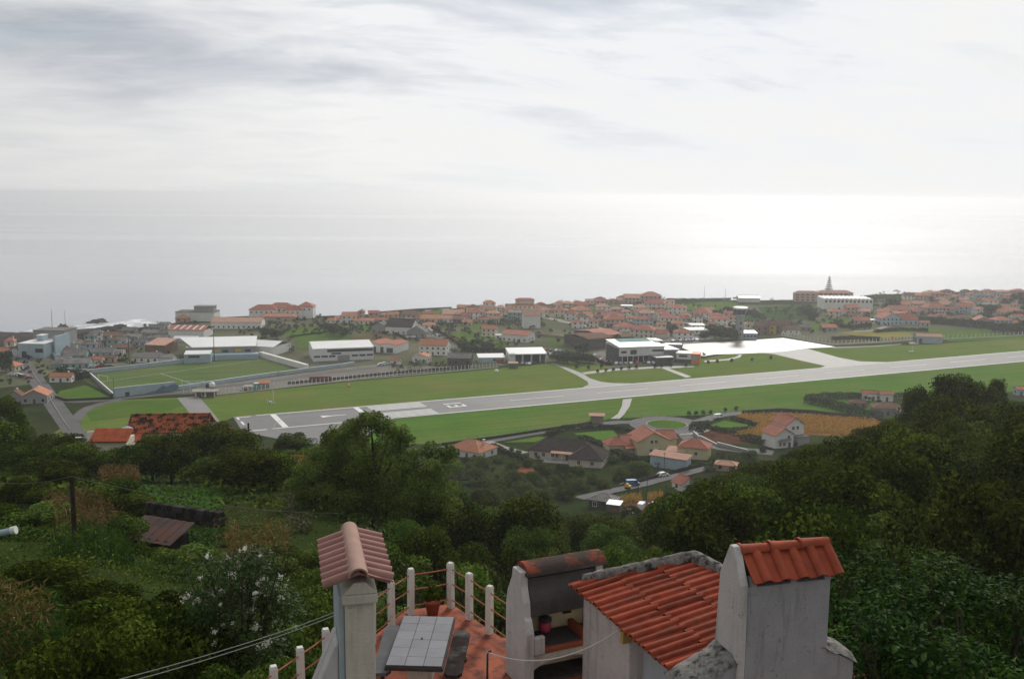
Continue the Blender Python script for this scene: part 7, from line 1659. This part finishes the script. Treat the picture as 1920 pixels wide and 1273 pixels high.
# ---- railing
posts = [(-.38, 17.63), (-.78, 18.26), (-1.17, 18.80), (-1.93, 18.46), (-2.23, 17.86), (-2.50, 17.18), (-2.77, 16.45), (-3.06, 15.73), (-3.34, 15.05), (-3.62, 14.40), (-3.9, 13.7), (-4.18, 13.0)]
e = thing('terrace_railing', 'white concrete posts with three thin orange rails edging the terrace', 'railing', (-1.17, 18.8, ZF))
PM = MB().box((0, 0, .43), (.115, .115, .90), 0, .97).add([(-.06, -.06, .88), (.06, -.06, .88), (.06, .06, .88), (-.06, .06, .88), (-.045, -.045, .93), (.045, -.045, .93), (.045, .045, .93), (-.045, .045, .93)], [(0, 1, 5, 4), (1, 2, 6, 5), (2, 3, 7, 6), (3, 0, 4, 7), (4, 5, 6, 7)]).mesh('post', MATS['railpost'])
O = Vector((-1.17, 18.8, ZF))
for k, (x, y) in enumerate(posts): link('post', PM, e, (x - O.x, y - O.y, 0), (rnd.uniform(-.012, .012), rnd.uniform(-.012, .012), R(24 if k > 2 else -30)))
pp = [(.05, 16.95)] + posts
for (x0, y0), (x1, y1) in zip(pp[:-1], pp[1:]):
    for z in (.80, .50, .17):
        a = Vector((x0, y0, ZF + z)) - O; b = Vector((x1, y1, ZF + z)) - O; mid = (a + b) / 2 + Vector((rnd.uniform(-.01, .01), 0, -.012))
        part('rail', MB().tube([a, mid, b], .013, 6), MATS['rail'], e)
# ---- tiled table with benches
tc_ = Vector((-1.465, 15.73, ZF)); ty = R(-2.6)
e = thing('table', 'outdoor table with grey tiled top on a plastered pedestal', 'table', tc_, ty)
part('pedestal', MB().box((0, 0, .33), (.34, 1.05, .66), 0, .95), MATS['stucco_warm'], e)
part('slab', MB().box((0, 0, .695), (.93, 1.90, .07)), MATS['table_edge'], e); part('grout', MB().box((0, 0, .735), (.89, 1.86, .012)), MATS['grout'], e)
TT = MB().box((0, 0, 0), (.288, .304, .014)).mesh('tile', MATS['table_tile'])
for i in range(3):
    for j in range(6): link('tile', TT, e, ((i - 1) * .297, (j - 2.5) * .3105, .7465 + rnd.uniform(-.0012, .0012)), (rnd.uniform(-.004, .004), rnd.uniform(-.004, .004), rnd.uniform(-.006, .006)))
part('table_knob', MB().lathe([(.016, 0), (.013, .018), (.004, .022)], 10, (0, .03, .754)), MATS['rust_brown'], e)
def bench(label, a, b, mat):
    c = (a + b) / 2; d = b - a; e = thing('bench', label, 'bench', (c.x, c.y, ZF), math.atan2(d.y, d.x) - R(90), 'benches at the tiled table')
    L = d.length; w = .145; ol = [(-w, -L / 2 + .1), (-w * .6, -L / 2), (w * .6, -L / 2), (w, -L / 2 + .1), (w, L / 2 - .1), (w * .6, L / 2), (-w * .6, L / 2), (-w, L / 2 - .1)]
    part('seat', MB().prism([(x, y, .40) for x, y in ol][::-1], 0, (0, 0, .055)), MATS[mat], e)
    for y in (-L * .38, L * .38): part('leg', MB().tube([(0, y, 0), (0, y, .4)], .035, 8), MATS['rust_brown'], e); part('foot', MB().box((0, y, .02), (.2, .1, .04)), MATS['rust_brown'], e)
bench('dark weathered bench on the barbecue side of the tiled table', Pz(867, 1183, ZF + .45), Pz(848, 1266, ZF + .45), 'bench')
bench('pale grey bench between the tiled table and the pink-capped chimney', Pz(738, 1172, ZF + .45), Pz(714, 1262, ZF + .45), 'bench_grey')
# ---- flower pot at the corner of the railing
p = Pz(811, 1152, ZF); e = thing('flower_pot', 'terracotta pot with a bushy dark plant at the terrace corner', 'plant pot', p)
part('pot', MB().lathe([(.10, 0), (.155, .26), (.17, .27), (.17, .31), (.145, .31), (.14, .27)], 18), MATS['terracotta'], e, True)
r = np.random.default_rng(3); P, D, t = crown_pts(r, 900, .2, .2, .16, 9, (.4, .6)); P[:, 2] += .42
link('foliage', leafcloud('foliage', P, D, .055, MATS['leaf_mid'], r, tint=t), e)
# ---- chimney with the pink tiled cap
nr = Pz(672, 1076, 95.9); fr = Pz(655, 991, 95.9); ax = (fr - nr); CL = ax.length; ax.normalize(); sd = ax.cross(UPV).normalized()      # sd points to the viewer's right
e = thing('chimney', 'tall plastered chimney with gabled cap of pinkish ribbed tiles', 'chimney', (nr.x, nr.y, ZF))
def cbox(a0, a1, s0, s1, z0, z1, t0=0, t1=0):
    """block in chimney axes: a along the ridge, s sideways, optional inward taper at the top"""
    f = lambda a, s, z: tuple(nr + ax * a + sd * s + UPV * (z - nr.z) - Vector(e.location))
    b = [f(a0, s0, z0), f(a0, s1, z0), f(a1, s1, z0), f(a1, s0, z0), f(a0 + t0, s0 + t1, z1), f(a0 + t0, s1 - t1, z1), f(a1 - t0, s1 - t1, z1), f(a1 - t0, s0 + t1, z1)]
    return b, [(3, 2, 1, 0), (4, 5, 6, 7), (0, 1, 5, 4), (1, 2, 6, 5), (2, 3, 7, 6), (3, 0, 4, 7)]
part('shaft', MB().add(*cbox(.12, CL - .1, -.145, .185, ZF, 95.52)), MATS['stucco_warm'], e)
part('flue_side', MB().add(*cbox(.2, CL - .12, -.215, -.147, ZF, 95.58)), MATS['stucco_blue'], e)
part('collar', MB().add(*cbox(.07, CL - .06, -.175, .215, 95.52, 95.63)).add(*cbox(.07, CL - .06, -.175, .215, 95.632, 95.77, 0, .13)), MATS['stucco_warm'], e)
part('buttress', MB().prism([tuple(nr + ax * .25 + sd * s + UPV * (z - nr.z) - Vector(e.location)) for s, z in ((-.217, ZF), (-.217, 95.0), (-.26, 94.98), (-.62, 94.1), (-.75, ZF))], 0, ax * .5), MATS['stucco'], e)
HW, DZ = .375, .135
capm = {}
nT = 8; tw = CL / nT
sl_l = math.hypot(HW, DZ)
TP = lusa('tile', tw, sl_l + .02, 'tile_pink', tw * .30, .013)
for s in (-1, 1):
    for k in range(nT):
        eave = nr + ax * ((k + 1) * tw if s > 0 else k * tw) + sd * (HW * s) + UPV * (-DZ)
        up = (-sd * (HW * s) + UPV * DZ).normalized(); xx = ax * (-s)
        mt = basis(nr + ax * (k * tw if s > 0 else (k + 1) * tw) + sd * (HW * s) + UPV * (-DZ), ax * s, up)
        o = at(e, 'tile', TP, mt @ Matrix.Rotation(rnd.uniform(-.012, .012), 4, 'Z'))
part('cap_deck', MB().slab([tuple(nr + ax * a + sd * s + UPV * z - Vector(e.location)) for a, s, z in ((.02, -HW + .03, -DZ - .01), (.02, 0, -.01), (CL - .02, 0, -.01), (CL - .02, -HW + .03, -DZ - .01))][::-1], .03).slab([tuple(nr + ax * a + sd * s + UPV * z - Vector(e.location)) for a, s, z in ((.02, HW - .03, -DZ - .01), (.02, 0, -.01), (CL - .02, 0, -.01), (CL - .02, HW - .03, -DZ - .01))], .03), MATS['tile_pink'], e)
RM = arch('ridge_tile', .112, .105, CL + .1, 'ridge_pink', .02, 13)
o = at(e, 'ridge_tile', RM, basis(nr - ax * .04 - UPV * .03, -sd if False else sd, ax))
# ---- barbecue
w_, b_ = Vector((math.cos(R(25)), math.sin(R(25)), 0)), Vector((-math.sin(R(25)), math.cos(R(25)), 0))
FL = Vector((.235, 15.45, ZF)); BW = 1.42
e = thing('barbecue', 'masonry barbecue with sooty hood, rounded red cap and dark fire opening', 'barbecue', FL)
def bq(s, v, z): return tuple(w_ * s + b_ * v + UPV * z)
side = [(-.13, 0), (-.13, 1.02), (-.05, 1.22), (.0, 1.26), (.03, 1.5), (.13, 1.74), (.15, 1.99), (.46, 1.99), (.50, 1.8), (.66, 1.52), (.72, 1.25), (.72, 0)]
part('side_wall', MB().prism([bq(0, v, z) for v, z in side], 0, w_ * .13), MATS['stucco'], e); part('side_wall', MB().prism([bq(BW, v, z) for v, z in side], 0, w_ * .13), MATS['stucco'], e)
part('back_wall', MB().prism([bq(.132, v, z) for v, z in ((.60, 0), (.60, 1.5), (.70, 1.5), (.70, 0))], 0, w_ * (BW - .004)), MATS['plaster_yellow'], e)
hood = [(.0, 1.25), (.012, 1.5), (.05, 1.62), (.14, 1.76), (.16, 1.86), (.44, 1.86), (.46, 1.8), (.60, 1.52), (.60, 1.45), (.12, 1.36), (.06, 1.25)]
part('hood', MB().prism([bq(.132, v, z) for v, z in hood], 0, w_ * (BW - .004)), MATS['soot'], e)
cap = [(.20 * math.cos(R(a)) * 1.12, .13 * math.sin(R(a))) for a in range(-12, 193, 17)]
part('cap', MB().prism([bq(.10, .30 + x, 1.965 + z) for x, z in cap], 0, w_ * (BW + .06)), MATS['flaking_red'], e)
part('cap_lip', MB().prism([bq(.08, .30 + x * 1.04, 1.945 + z) for x, z in [(-.22, -.03), (.22, -.03), (.22, .02), (-.22, .02)]], 0, w_ * (BW + .1)), MATS['soot'], e)
part('counter', MB().prism([bq(.132, v, z) for v, z in ((-.08, .62), (-.08, .70), (.598, .70), (.598, .62))], 0, w_ * (BW - .004)), MATS['terracotta'], e)
part('fire_bed', MB().prism([bq(.45, v, z) for v, z in ((.0, .702), (.0, .74), (.52, .74), (.52, .702))], 0, w_ * .6), MATS['metal_dark'], e)
part('brick_edge', MB().prism([bq(1.08, v, z) for v, z in ((-.04, .702), (-.04, .86), (.5, .86), (.5, .702))], 0, w_ * .09), MATS['terracotta'], e)
part('front_arch', MB().prism([bq(s, -.06, z) for s, z in ((.132, .34), (.132, .60), (.75, .615), (1.42, .60), (1.42, .34), (1.2, .44), (.75, .5), (.35, .44))], 0, b_ * .12), MATS['stucco_warm'], e)
part('pillar', MB().box(bq(.24, -.06, .78), (.2, .1, .3), R(25)), MATS['stucco'], e)
part('hearth', MB().prism([bq(.132, v, z) for v, z in ((.1, .0), (.1, .05), (.598, .05), (.598, .0))], 0, w_ * (BW - .004)), MATS['soot'], e)
q = FL + w_ * .62 + b_ * .45; e2 = thing('pot', 'pink pot with black lid standing in the barbecue niche', 'pot', (q.x, q.y, ZF + .742)); part('body', MB().lathe([(.085, 0), (.105, .05), (.10, .19)], 16), MATS['pink_plastic'], e2, True); part('lid', MB().lathe([(.112, .19), (.112, .24), (.05, .28), (.01, .285)], 16), MATS['metal_dark'], e2, True)
q = FL + w_ * 1.1 + b_ * .56; e2 = thing('grill', 'rusty little grill hanging on the barbecue back wall', 'grill', (q.x, q.y, ZF + 1.0)); part('plate', MB().box((0, 0, 0), (.16, .03, .12), R(25)), MATS['rust_brown'], e2)
# ---- tiled hut
ZE = 93.7
E1 = Pz(1072, 1095, ZE); E2 = Pz(1272, 1268, ZE); RISE = .34
R1 = Pz(1310, 1047, ZE + RISE); ev = (E2 - E1); EL = ev.length; ev.normalize(); rib = R1 - E1; RL = rib.length; rb = rib.normalized()
e = thing('hut', 'low white hut with red clay tile roof and lichened parapets', 'hut', (E1.x, E1.y, ZF))
LO = Vector(e.location)
ins = .13
ribh = Vector((rb.x, rb.y, 0)).normalized()
A = E1 + ribh * ins + ev * .16; B = E1 + ribh * ins + ev * 1.75; Cc = B + ribh * .5; Dd = E2 + ribh * (ins + .5)
RIDGE = (R1 - E1); far_r = E1 + Vector((RIDGE.x, RIDGE.y, 0)) * 2
def col(pts, z0, zt):                                              # wall from outline with own top heights
    m = MB(); v = [Vector((p.x, p.y, z0)) - LO for p in pts] + [Vector((p.x, p.y, z)) - LO for p, z in zip(pts, zt)]; n = len(pts)
    return m.add(v, [tuple(range(n - 1, -1, -1)), tuple(range(n, 2 * n))] + [(i, (i + 1) % n, n + (i + 1) % n, n + i) for i in range(n)])
far_in = far_r + ev * .16 - ribh * ins; 
part('wall', col([A, B, Cc, Cc + ribh * 1.3, A + ribh * 1.8], ZF, [ZE - .05, ZE - .05, ZE + .03, ZE + .2, ZE + .26]), MATS['stucco'], e)
part('recess_wall', col([B + ribh * .2 + ev * .02, E2 + ribh * .35 - ev * .2, E2 + ribh * 1.8 - ev * .2, B + ribh * 1.8 + ev * .02], ZF, [ZE - .02, ZE - .02, ZE + .2, ZE + .2]), MATS['stucco_blue'], e)
part('rear_wall', col([A + ribh * 1.81, B + ribh * 1.8 + ev * .9, B + ribh * 2.15 + ev * .9, A + ribh * 2.2], ZF, [ZE + .24, ZE + .24, ZE - .08, ZE - .08]), MATS['stucco'], e)
nrm = rb.cross(ev).normalized(); nrm = nrm if nrm.z > 0 else -nrm
dk = [E1 + rb * .03 - nrm * .03, E2 + rb * .03 - nrm * .03, E2 + rib - nrm * .03, R1 - nrm * .03]
roof = part('roof', MB().slab([tuple(p - LO) for p in dk], .05), MATS['tile_red'], e)
rb2 = Vector((rb.x * .6, rb.y * .6, -.8)).normalized(); RL2 = .45; dk2 = [R1 - nrm * .03, R1 + ev * (EL - .5) - nrm * .03, R1 + ev * (EL - .5) + rb2 * RL2 - UPV * .03, R1 + rb2 * RL2 - UPV * .03]
roof2 = part('rear_roof', MB().slab([tuple(p - LO) for p in dk2], .05), MATS['tile_red'], e)
NT, NC = 17, 3; TWd = EL / NT; TLn = RL / NC
TM = lusa('tile', TWd, TLn + .07, 'tile_red', TWd * .27, .014, 9, .010)
roof_inv = roof.matrix_basis.inverted() @ e.matrix_basis.inverted()
for k in range(NT):
    off = rnd.uniform(-.015, .015); grp_ = .016 if (k // 4) % 2 else 0
    for c in range(NC):
        o_ = E1 + ev * (k * TWd) + rb * (c * TLn - .05 + off) + nrm * (.003 + grp_ * .7)
        mt = basis(o_, ev, rb) ; mt = mt if (mt.to_3x3() @ UPV).z > 0 else basis(o_ + ev * TWd, -ev, rb)
        o = link('tile', TM, roof); o.matrix_local = roof_inv @ mt @ Matrix.Rotation(rnd.uniform(-.022, .022), 4, 'Z') @ Matrix.Rotation(rnd.uniform(-.010, .014), 4, 'X') @ Matrix.Rotation(rnd.uniform(-.03, .03), 4, 'Y')
TM2 = lusa('tile', TWd, RL2, 'tile_red', TWd * .27, .014)
for k in range(14):
    o_ = R1 + rb2 * RL2 + ev * (k * TWd); o = link('tile', TM2, roof2); mt = basis(o_ - rb2 * .0, -ev, -rb2)
    o.matrix_local = roof_inv @ (mt if (mt.to_3x3() @ UPV).z > 0 else basis(o_, ev, -rb2))
def coping(name, path, w, h, seed, mat='lichen'):
    """thick uneven band of old mortar"""
    r = random.Random(seed); P = []
    for a, b in zip(path[:-1], path[1:]):
        n = max(2, int((b - a).length / .09)); P += [a.lerp(b, i / n) for i in range(n)]
    P.append(path[-1]); vs, fs = [], []; K = 7
    for i, p in enumerate(P):
        d = (P[min(i + 1, len(P) - 1)] - P[max(i - 1, 0)]).normalized(); s = d.cross(UPV).normalized()
        for k in range(K):
            a = math.pi * k / (K - 1); q = p + s * (w / 2 * math.cos(a)) + UPV * (h * (math.sin(a) ** .6) - .06)
            q += Vector((r.uniform(-1, 1), r.uniform(-1, 1), r.uniform(-1, 1))) * .010
            vs.append(q - LO)
    m = MB().add(vs, [(i * K + k, i * K + k + 1, (i + 1) * K + k + 1, (i + 1) * K + k) for i in range(len(P) - 1) for k in range(K - 1)] + [tuple(range(K - 1, -1, -1)), tuple((len(P) - 1) * K + k for k in range(K))])
    return part(name, m, MATS[mat], e, True)
top1 = Pz(1092, 1086, ZE + .07); top2 = Pz(1300, 1041, ZE + RISE + .08)
coping('far_coping', [top1, top2], .17, .15, 4)
coping('ridge_coping', [top2, R1 + ev * .55 + UPV * .05, R1 + ev * (EL - .4) + UPV * .05], .20, .15, 5)
# ---- chimney with bright cap, on the near gable
eL = Pz(1413, 1096, 95.2); eR = Pz(1581, 1077, 95.2); a_ = (eR - eL); AL = a_.length; a_.normalize(); n_ = a_.cross(UPV).normalized()
if n_.y > 0: n_ = -n_
rL = Pz(1377, 1033, 95.52); back = -(rL - eL).dot(n_); HR = .30
part('near_gable', MB().prism([tuple(eL - n_ * .12 + a_ * s + UPV * (z - 95.2) - LO) for s, z in ((-.78, ZF), (-.78, 93.80), (-.36, 94.02), (.6, 94.42), (1.1, 94.18), (1.62, 93.93), (1.62, ZF))], 0, -n_ * .62), MATS['stucco_grey'], e)
def gslab(s0, z0, s1, z1, nm):
    o = eL - n_ * .12
    f = lambda s, v, z: tuple(o + a_ * s - n_ * v + UPV * (z - 95.2) - LO)
    m = MB(); r = random.Random(7); K, J = 9, 6; vs = []
    for i in range(K):
        t = i / (K - 1)
        for j in range(J): vs.append(Vector(f(s0 + (s1 - s0) * t, -.03 + .68 * j / (J - 1), z0 + (z1 - z0) * t + (.055 if 0 < j < J - 1 else -.03))) + Vector((r.uniform(-1, 1), r.uniform(-1, 1), r.uniform(-1, 1))) * .012)
    m.add(vs, [(i * J + j, i * J + j + 1, (i + 1) * J + j + 1, (i + 1) * J + j) for i in range(K - 1) for j in range(J - 1)] + [tuple(range(J - 1, -1, -1)), tuple((K - 1) * J + j for j in range(J))] )
    return part(nm, m, MATS['lichen'], e, True)
gslab(-.82, 93.79, -.02, 94.20, 'near_coping'); gslab(1.1, 94.22, 1.66, 93.95, 'near_coping')
e = thing('chimney', 'square grey chimney roofed with big bright clay tiles above the hut', 'chimney', (eL.x, eL.y, ZF)); LO = Vector(e.location)
f = lambda s, v, z: tuple(eL + a_ * s - n_ * v + UPV * (z - 95.2) - LO)
DB = back * 2
z0 = 93.6
m = MB(); x0, x1, v0, v1 = -.02, AL - .11, .10, DB - .10
m.add([f(x0, v0, z0), f(x1, v0, z0), f(x1, v1, z0), f(x0, v1 + .1, z0), f(x0, v0, 95.12), f(x1, v0, 95.12), f(x1, v1, 95.12), f(x0, v1, 95.12)], [(4, 5, 6, 7), (0, 1, 5, 4), (1, 2, 6, 5), (2, 3, 7, 6), (3, 0, 4, 7), (3, 2, 1, 0)])
part('shaft', m, MATS['stucco_grey'], e)
part('gable_wall', MB().prism([f(-.13, v, z) for v, z in ((v0 - .012, z0), (v0 - .012, 95.16), (back - .05, 95.60), (back + .05, 95.60), (v1 + .02, 95.16), (v1 + .13, z0))], 0, a_ * .11), MATS['stucco'], e)
for s in (.02, AL * .46, AL - .2): part('vent_block', MB().prism([f(s, v0 + .002, z) for z in (95.12, 95.24)] + [f(s + .09, v0 + .002, z) for z in (95.24, 95.12)], 0, -n_ * .1), MATS['stucco_grey'], e)
part('flue_core', MB().prism([f(.05, v, z) for v, z in ((v0 + .13, 95.1), (v0 + .13, 95.24), (back, 95.44), (v1 - .13, 95.24), (v1 - .13, 95.1))], 0, a_ * (AL - .2)), MATS['soot'], e)
up1 = (rL - eL - a_ * (rL - eL).dot(a_)); SLn = up1.length; up1.normalize(); tw = AL / 5
TB = lusa('tile', tw, SLn + .04, 'tile_bright', tw * .24, .018, 11)
for k in range(5):
    mt = basis(eL + a_ * (k * tw) + UPV * .0, a_, up1); mt = mt if (mt.to_3x3() @ UPV).z > 0 else basis(eL + a_ * ((k + 1) * tw), -a_, up1)
    at(e, 'tile', TB, mt @ Matrix.Rotation(rnd.uniform(-.015, .015), 4, 'Z'))
    ob = eL - n_ * DB; up2 = Vector((0, 0, up1.z)) + n_ * math.hypot(up1.x, up1.y)
    mt = basis(ob + a_ * ((k + 1) * tw), -a_, up2); mt = mt if (mt.to_3x3() @ UPV).z > 0 else basis(ob + a_ * (k * tw), a_, up2)
    at(e, 'tile', TB, mt)
RT3 = arch('ridge_tile', .088, .082, AL / 3 + .03, 'tile_bright', .016, 13, .016)
rbase = eL - n_ * back + UPV * (rL.z - 95.2 - .005)
for k in range(3):
    o_ = rbase + a_ * (-.04 + (k) * AL / 3); mt = basis(o_, -n_ * -1, a_); mt = mt if (mt.to_3x3() @ UPV).z > 0 else basis(o_, -n_, a_)
    at(e, 'ridge_tile', RT3, mt @ Matrix.Rotation(rnd.uniform(-.02, .02), 4, 'Z') @ Matrix.Rotation(R(-1.5), 4, 'X'))
# ---- cable from a bent rod to the hut eave, stain under the eave
p0 = Pz(914, 1222, ZF + .95)
e = thing('bent_rod', 'rusty iron rod standing on the terrace edge with the cable bent over it', 'rod', (p0.x, p0.y, ZF)); part('rod', MB().tube([(0, 0, 0), (0, 0, .92), (.02, .0, .955), (.06, .01, .965)], .018, 7), MATS['rust_brown'], e)
q1 = E1 + ev * 1.66 + rb * .05 - UPV * .06; pts = []
for i in range(19):
    t = i / 18; c = (p0 + Vector((.0, 0, .0))).lerp(q1, t); c.z -= .30 * 4 * t * (1 - t); pts.append(c)
pts = [p0 + Vector((-.02, 0, -.25)), p0 + Vector((-.015, 0, -.03))] + pts
o = link('cable', MB().tube([p - p0 for p in pts], .010, 6).mesh('cable', MATS['cable']), None, p0); tag(o, 'sagging white cable slung from the iron rod to the hut eave', 'cable')
o = link('bracket', MB().box((0, 0, -.12), (.14, .10, .24), R(20), .6).mesh('bracket', MATS['stain_yellow']), None, E1 + ev * 1.74 + ribh * .07); tag(o, 'small ochre plaster block under the hut eave where the cable ends', 'bracket')
# ---- overhead wires
def wires(name, label, a, b, sag, r=.012, gap=None, cat='wire'):
    m = MB()
    for g in ([0] if gap is None else [0, gap]):
        P = []
        for i in range(25):
            t = i / 24; c = a.lerp(b, t); c.z -= sag * 4 * t * (1 - t) + g; c.x += g * .4; P.append(c - a)
        m.tube(P, r, 5)
    o = link(name, m.mesh(name, MATS['wirewhite']), None, a); tag(o, label, cat); return o
wires('power_cable', 'pair of pale cables rising past the chimney with pink cap', PY(150, 1292, 13), PY(780, 1077, 30), .25, .007, .07)
wires('power_wire', 'thin wire from the wooden pole across the grass terrace', t1, PY(640, 962, 66), .5, .010)
wires('power_wire', 'faint thin wire leaving the pole towards the frame edge', t1, PY(-40, 896, 70), .4, .009)
# ---- leafy shrubs on the right and beyond the railing: big single leaves over a mass of foliage
def leaf_single():
    vs, fs = [], []; prof = [(0, .0), (.22, .30), (.5, .42), (.78, .26), (1.0, 0)]
    for t, w in prof: vs += [(-w * .5, t, .10 * w - .25 * t * t), (0, t, -.25 * t * t - .03), (w * .5, t, .10 * w - .25 * t * t)]
    for i in range(4): fs += [(i * 3, i * 3 + 1, i * 3 + 4, i * 3 + 3), (i * 3 + 1, i * 3 + 2, i * 3 + 5, i * 3 + 4)]
    m = bpy.data.meshes.new('leaf'); m.from_pydata(vs, [], fs); a = m.attributes.new('tint', 'FLOAT', 'FACE'); a.data.foreach_set('value', [.6, .6, .75, .5, .6, .7, .8, .6])
    m.materials.append(MATS['leaf_gloss']); m.polygons.foreach_set('use_smooth', [True] * 8); return m
LEAF = leaf_single()
def shrub(label, p, rx, h, nleaf, nmass, size, seed, lumps=13, group='big-leaved shrubs', mat='leaf_gloss'):
    r = np.random.default_rng(seed); e = thing('leafy_shrub', label, 'shrub', p, 0, group)
    P, D, t = crown_pts(r, nmass, rx, rx, h * .5, lumps, (.3, .5), inner=.35); P[:, 2] += h * .56
    link('foliage', leafcloud('foliage', P, D * .5 + np.array([0, 0, .6]), size * .85, MATS[mat], r, .38, t, .5, .5), e)['kind'] = 'stuff'
    m = MB(); q = random.Random(seed)
    for k in range(7):
        a = q.uniform(0, 6.28); m.tube([(math.cos(a) * .15, math.sin(a) * .15, -.5), (math.cos(a) * rx * .4, math.sin(a) * rx * .4, h * .5), (math.cos(a) * rx * .7, math.sin(a) * rx * .7, h * .9)], [.05, .035, .012], 5)
    part('stem', m, MATS['bark'], e)
    toward = np.array([-p.x, -p.y, 6.0]); toward = toward / np.linalg.norm(toward)
    sc = D @ toward + P[:, 2] / h; order = np.argsort(-sc)[:nleaf * 4]; pick = r.choice(order, nleaf, replace=False)
    for i in pick:
        d = Vector(D[i]); out_ = Vector((d.x, d.y, .15 + .4 * abs(d.z))).normalized(); s = size * r.uniform(.7, 1.5)
        out_ = (out_ + Vector(r.normal(0, .35, 3))).normalized(); side_ = out_.cross(UPV).normalized(); up_ = side_.cross(out_)
        M_ = Matrix(((side_.x, out_.x, up_.x, 0), (side_.y, out_.y, up_.y, 0), (side_.z, out_.z, up_.z, 0), (0, 0, 0, 1)))
        o = link('leaf', LEAF, e); o.matrix_local = Matrix.Translation(Vector(P[i]) * 1.03) @ M_ @ Matrix.Rotation(r.uniform(-.6, .6), 4, 'Y') @ Matrix.Scale(s, 4)
    return e
for k, (px, yt, Y, rx, lab) in enumerate(((1600, 1022, 18.5, 1.5, 'big-leaved shrub just behind the bright-capped chimney'), (1690, 1030, 17.5, 1.6, 'big-leaved shrub second along from the bright-capped chimney'), (1780, 1040, 18.5, 1.7, 'big-leaved shrub in the middle of the dark bank beside the chimney'), (1870, 1046, 17.5, 1.7, 'big-leaved shrub at the frame edge above the dark bank'),
                                          (1640, 1120, 14.5, 1.3, 'low big-leaved shrub filling the gap over the lichened gable'), (1740, 1140, 14.0, 1.4, 'low big-leaved shrub in the lower middle of the dark bank'), (1860, 1150, 14.5, 1.5, 'low big-leaved shrub in the lower corner of the frame'), (1950, 1060, 18, 1.6, 'big-leaved shrub half cut by the frame edge'))):
    a = PY(px, yt, Y); g = max(Hz(a.x, a.y), a.z - 4.2); g = min(g, a.z - 2.0)
    shrub(lab, Vector((a.x, a.y, g)), rx, a.z - g, 34 if k < 7 else 12, 3000, .16, 60 + k)
for k, (px, yt, Y, rx, lab) in enumerate(((790, 1050, 21.5, .9, 'leafy shrub behind the railing beside the flower pot'), (850, 1040, 22, .8, 'leafy shrub behind the terrace corner post'), (905, 1046, 20.6, .8, 'leafy shrub between corner post and barbecue'), (1010, 1030, 20.5, .9, 'tall leafy shrub behind the barbecue'), (960, 1050, 20, .7, 'leafy shrub touching the barbecue wall'),
                                          (1115, 1026, 20.0, .45, 'slim leafy shoot above the gap between barbecue and hut'), (735, 1085, 20, .8, 'leafy shrub beyond the rails behind the tiled table'), (700, 1120, 19.2, .7, 'leafy shrub in the gap between chimney and railing'))):
    a = PY(px, yt, Y); g = max(Hz(a.x, a.y), a.z - 3.6); g = min(g, a.z - 1.6)
    shrub(lab, Vector((a.x, a.y, g)), rx, a.z - g, 8, 1500, .15, 80 + k, 11, 'leafy shrubs behind the railing', 'leaf_light' if k % 2 else 'leaf_mid')
# ---- oleander with white flowers
a = PY(445, 1022, 29); g = Hz(a.x, a.y) - .3; e = thing('oleander', 'large oleander covered with clusters of white flowers below the terrace', 'shrub', Vector((a.x, a.y, g)))
r = np.random.default_rng(44); h = a.z - g; P, D, t = crown_pts(r, 15000, 2.1, 1.8, h * .52, 34, (.25, .42), inner=.3); P[:, 2] += h * .52
link('foliage', leafcloud('foliage', P, D * .6 + np.array([0, 0, .5]), .17, MATS['leaf_oleander'], r, .24, t, .5, -.6), e)
m = MB(); q = random.Random(4)
for k in range(12):
    b = q.uniform(0, 6.28); m.tube([(0, 0, -.4), (math.cos(b) * .8, math.sin(b) * .7, h * .5), (math.cos(b) * 1.6, math.sin(b) * 1.4, h * .92)], [.06, .04, .012], 5)
part('stem', m, MATS['bark'], e)
toward = np.array([.25, -.9, .45]); sc = D @ toward + .25 * P[:, 2] / h; idx = np.argsort(-sc)[:6000]; ctr = r.choice(idx, 95, replace=False)
FLM = []
for v in range(4):
    n = 26; q = r.normal(0, .05, (n, 3)); FLM.append(leafcloud('flower_cluster', q, q / .05, .055, MATS['petal'], r, .9))
for i in ctr: link('flower_cluster', FLM[r.integers(4)], e, Vector(P[i]) + Vector(D[i]) * .06, (r.uniform(0, 6), r.uniform(0, 6), 0), r.uniform(.6, 1.5))
# ---- fan of palm-like leaves behind the pink cap
a = PY(668, 948, 48); g = Hz(a.x, a.y); e = thing('giant_reed', 'clump of pale green reeds with arching blades behind the pink cap', 'reed', Vector((a.x, a.y, g)))
r = np.random.default_rng(12); PP, DD = [], []
for k in range(60):
    b = r.uniform(0, 6.28); hh = (a.z - g) * r.uniform(.6, 1.05); base = r.normal(0, .5, 2)
    for t in np.linspace(.2, 1, 14): PP.append((base[0] + math.cos(b) * t * t * 1.1, base[1] + math.sin(b) * t * t * 1.1, hh * (t - .18 * t * t * t))); DD.append((math.cos(b), math.sin(b), .6))
link('foliage', leafcloud('foliage', np.array(PP), np.array(DD), .34, MATS['leaf_olive'], r, .2, None, .5, -.4), e)
for o in list(COL.objects):                                        # worn, slightly rounded corners on the near masonry
    if o.type == 'MESH' and o.parent and o.parent.name.split('.')[0] in ('chimney', 'barbecue', 'hut', 'table') and o.name.split('.')[0] in ('shaft', 'collar', 'flue_side', 'buttress', 'side_wall', 'gable_wall', 'wall', 'recess_wall', 'near_gable', 'pedestal', 'slab', 'pillar', 'front_arch', 'hood', 'counter'):
        md = o.modifiers.new('worn_edge', 'BEVEL'); md.width = .014; md.segments = 2; md.limit_method = 'ANGLE'; md.angle_limit = R(35)
dup = [k for k, v in LABELS.items() if v > 1]
print('objects', len(bpy.data.objects), 'tris', sum(len(m.polygons) * 2 for m in bpy.data.meshes))
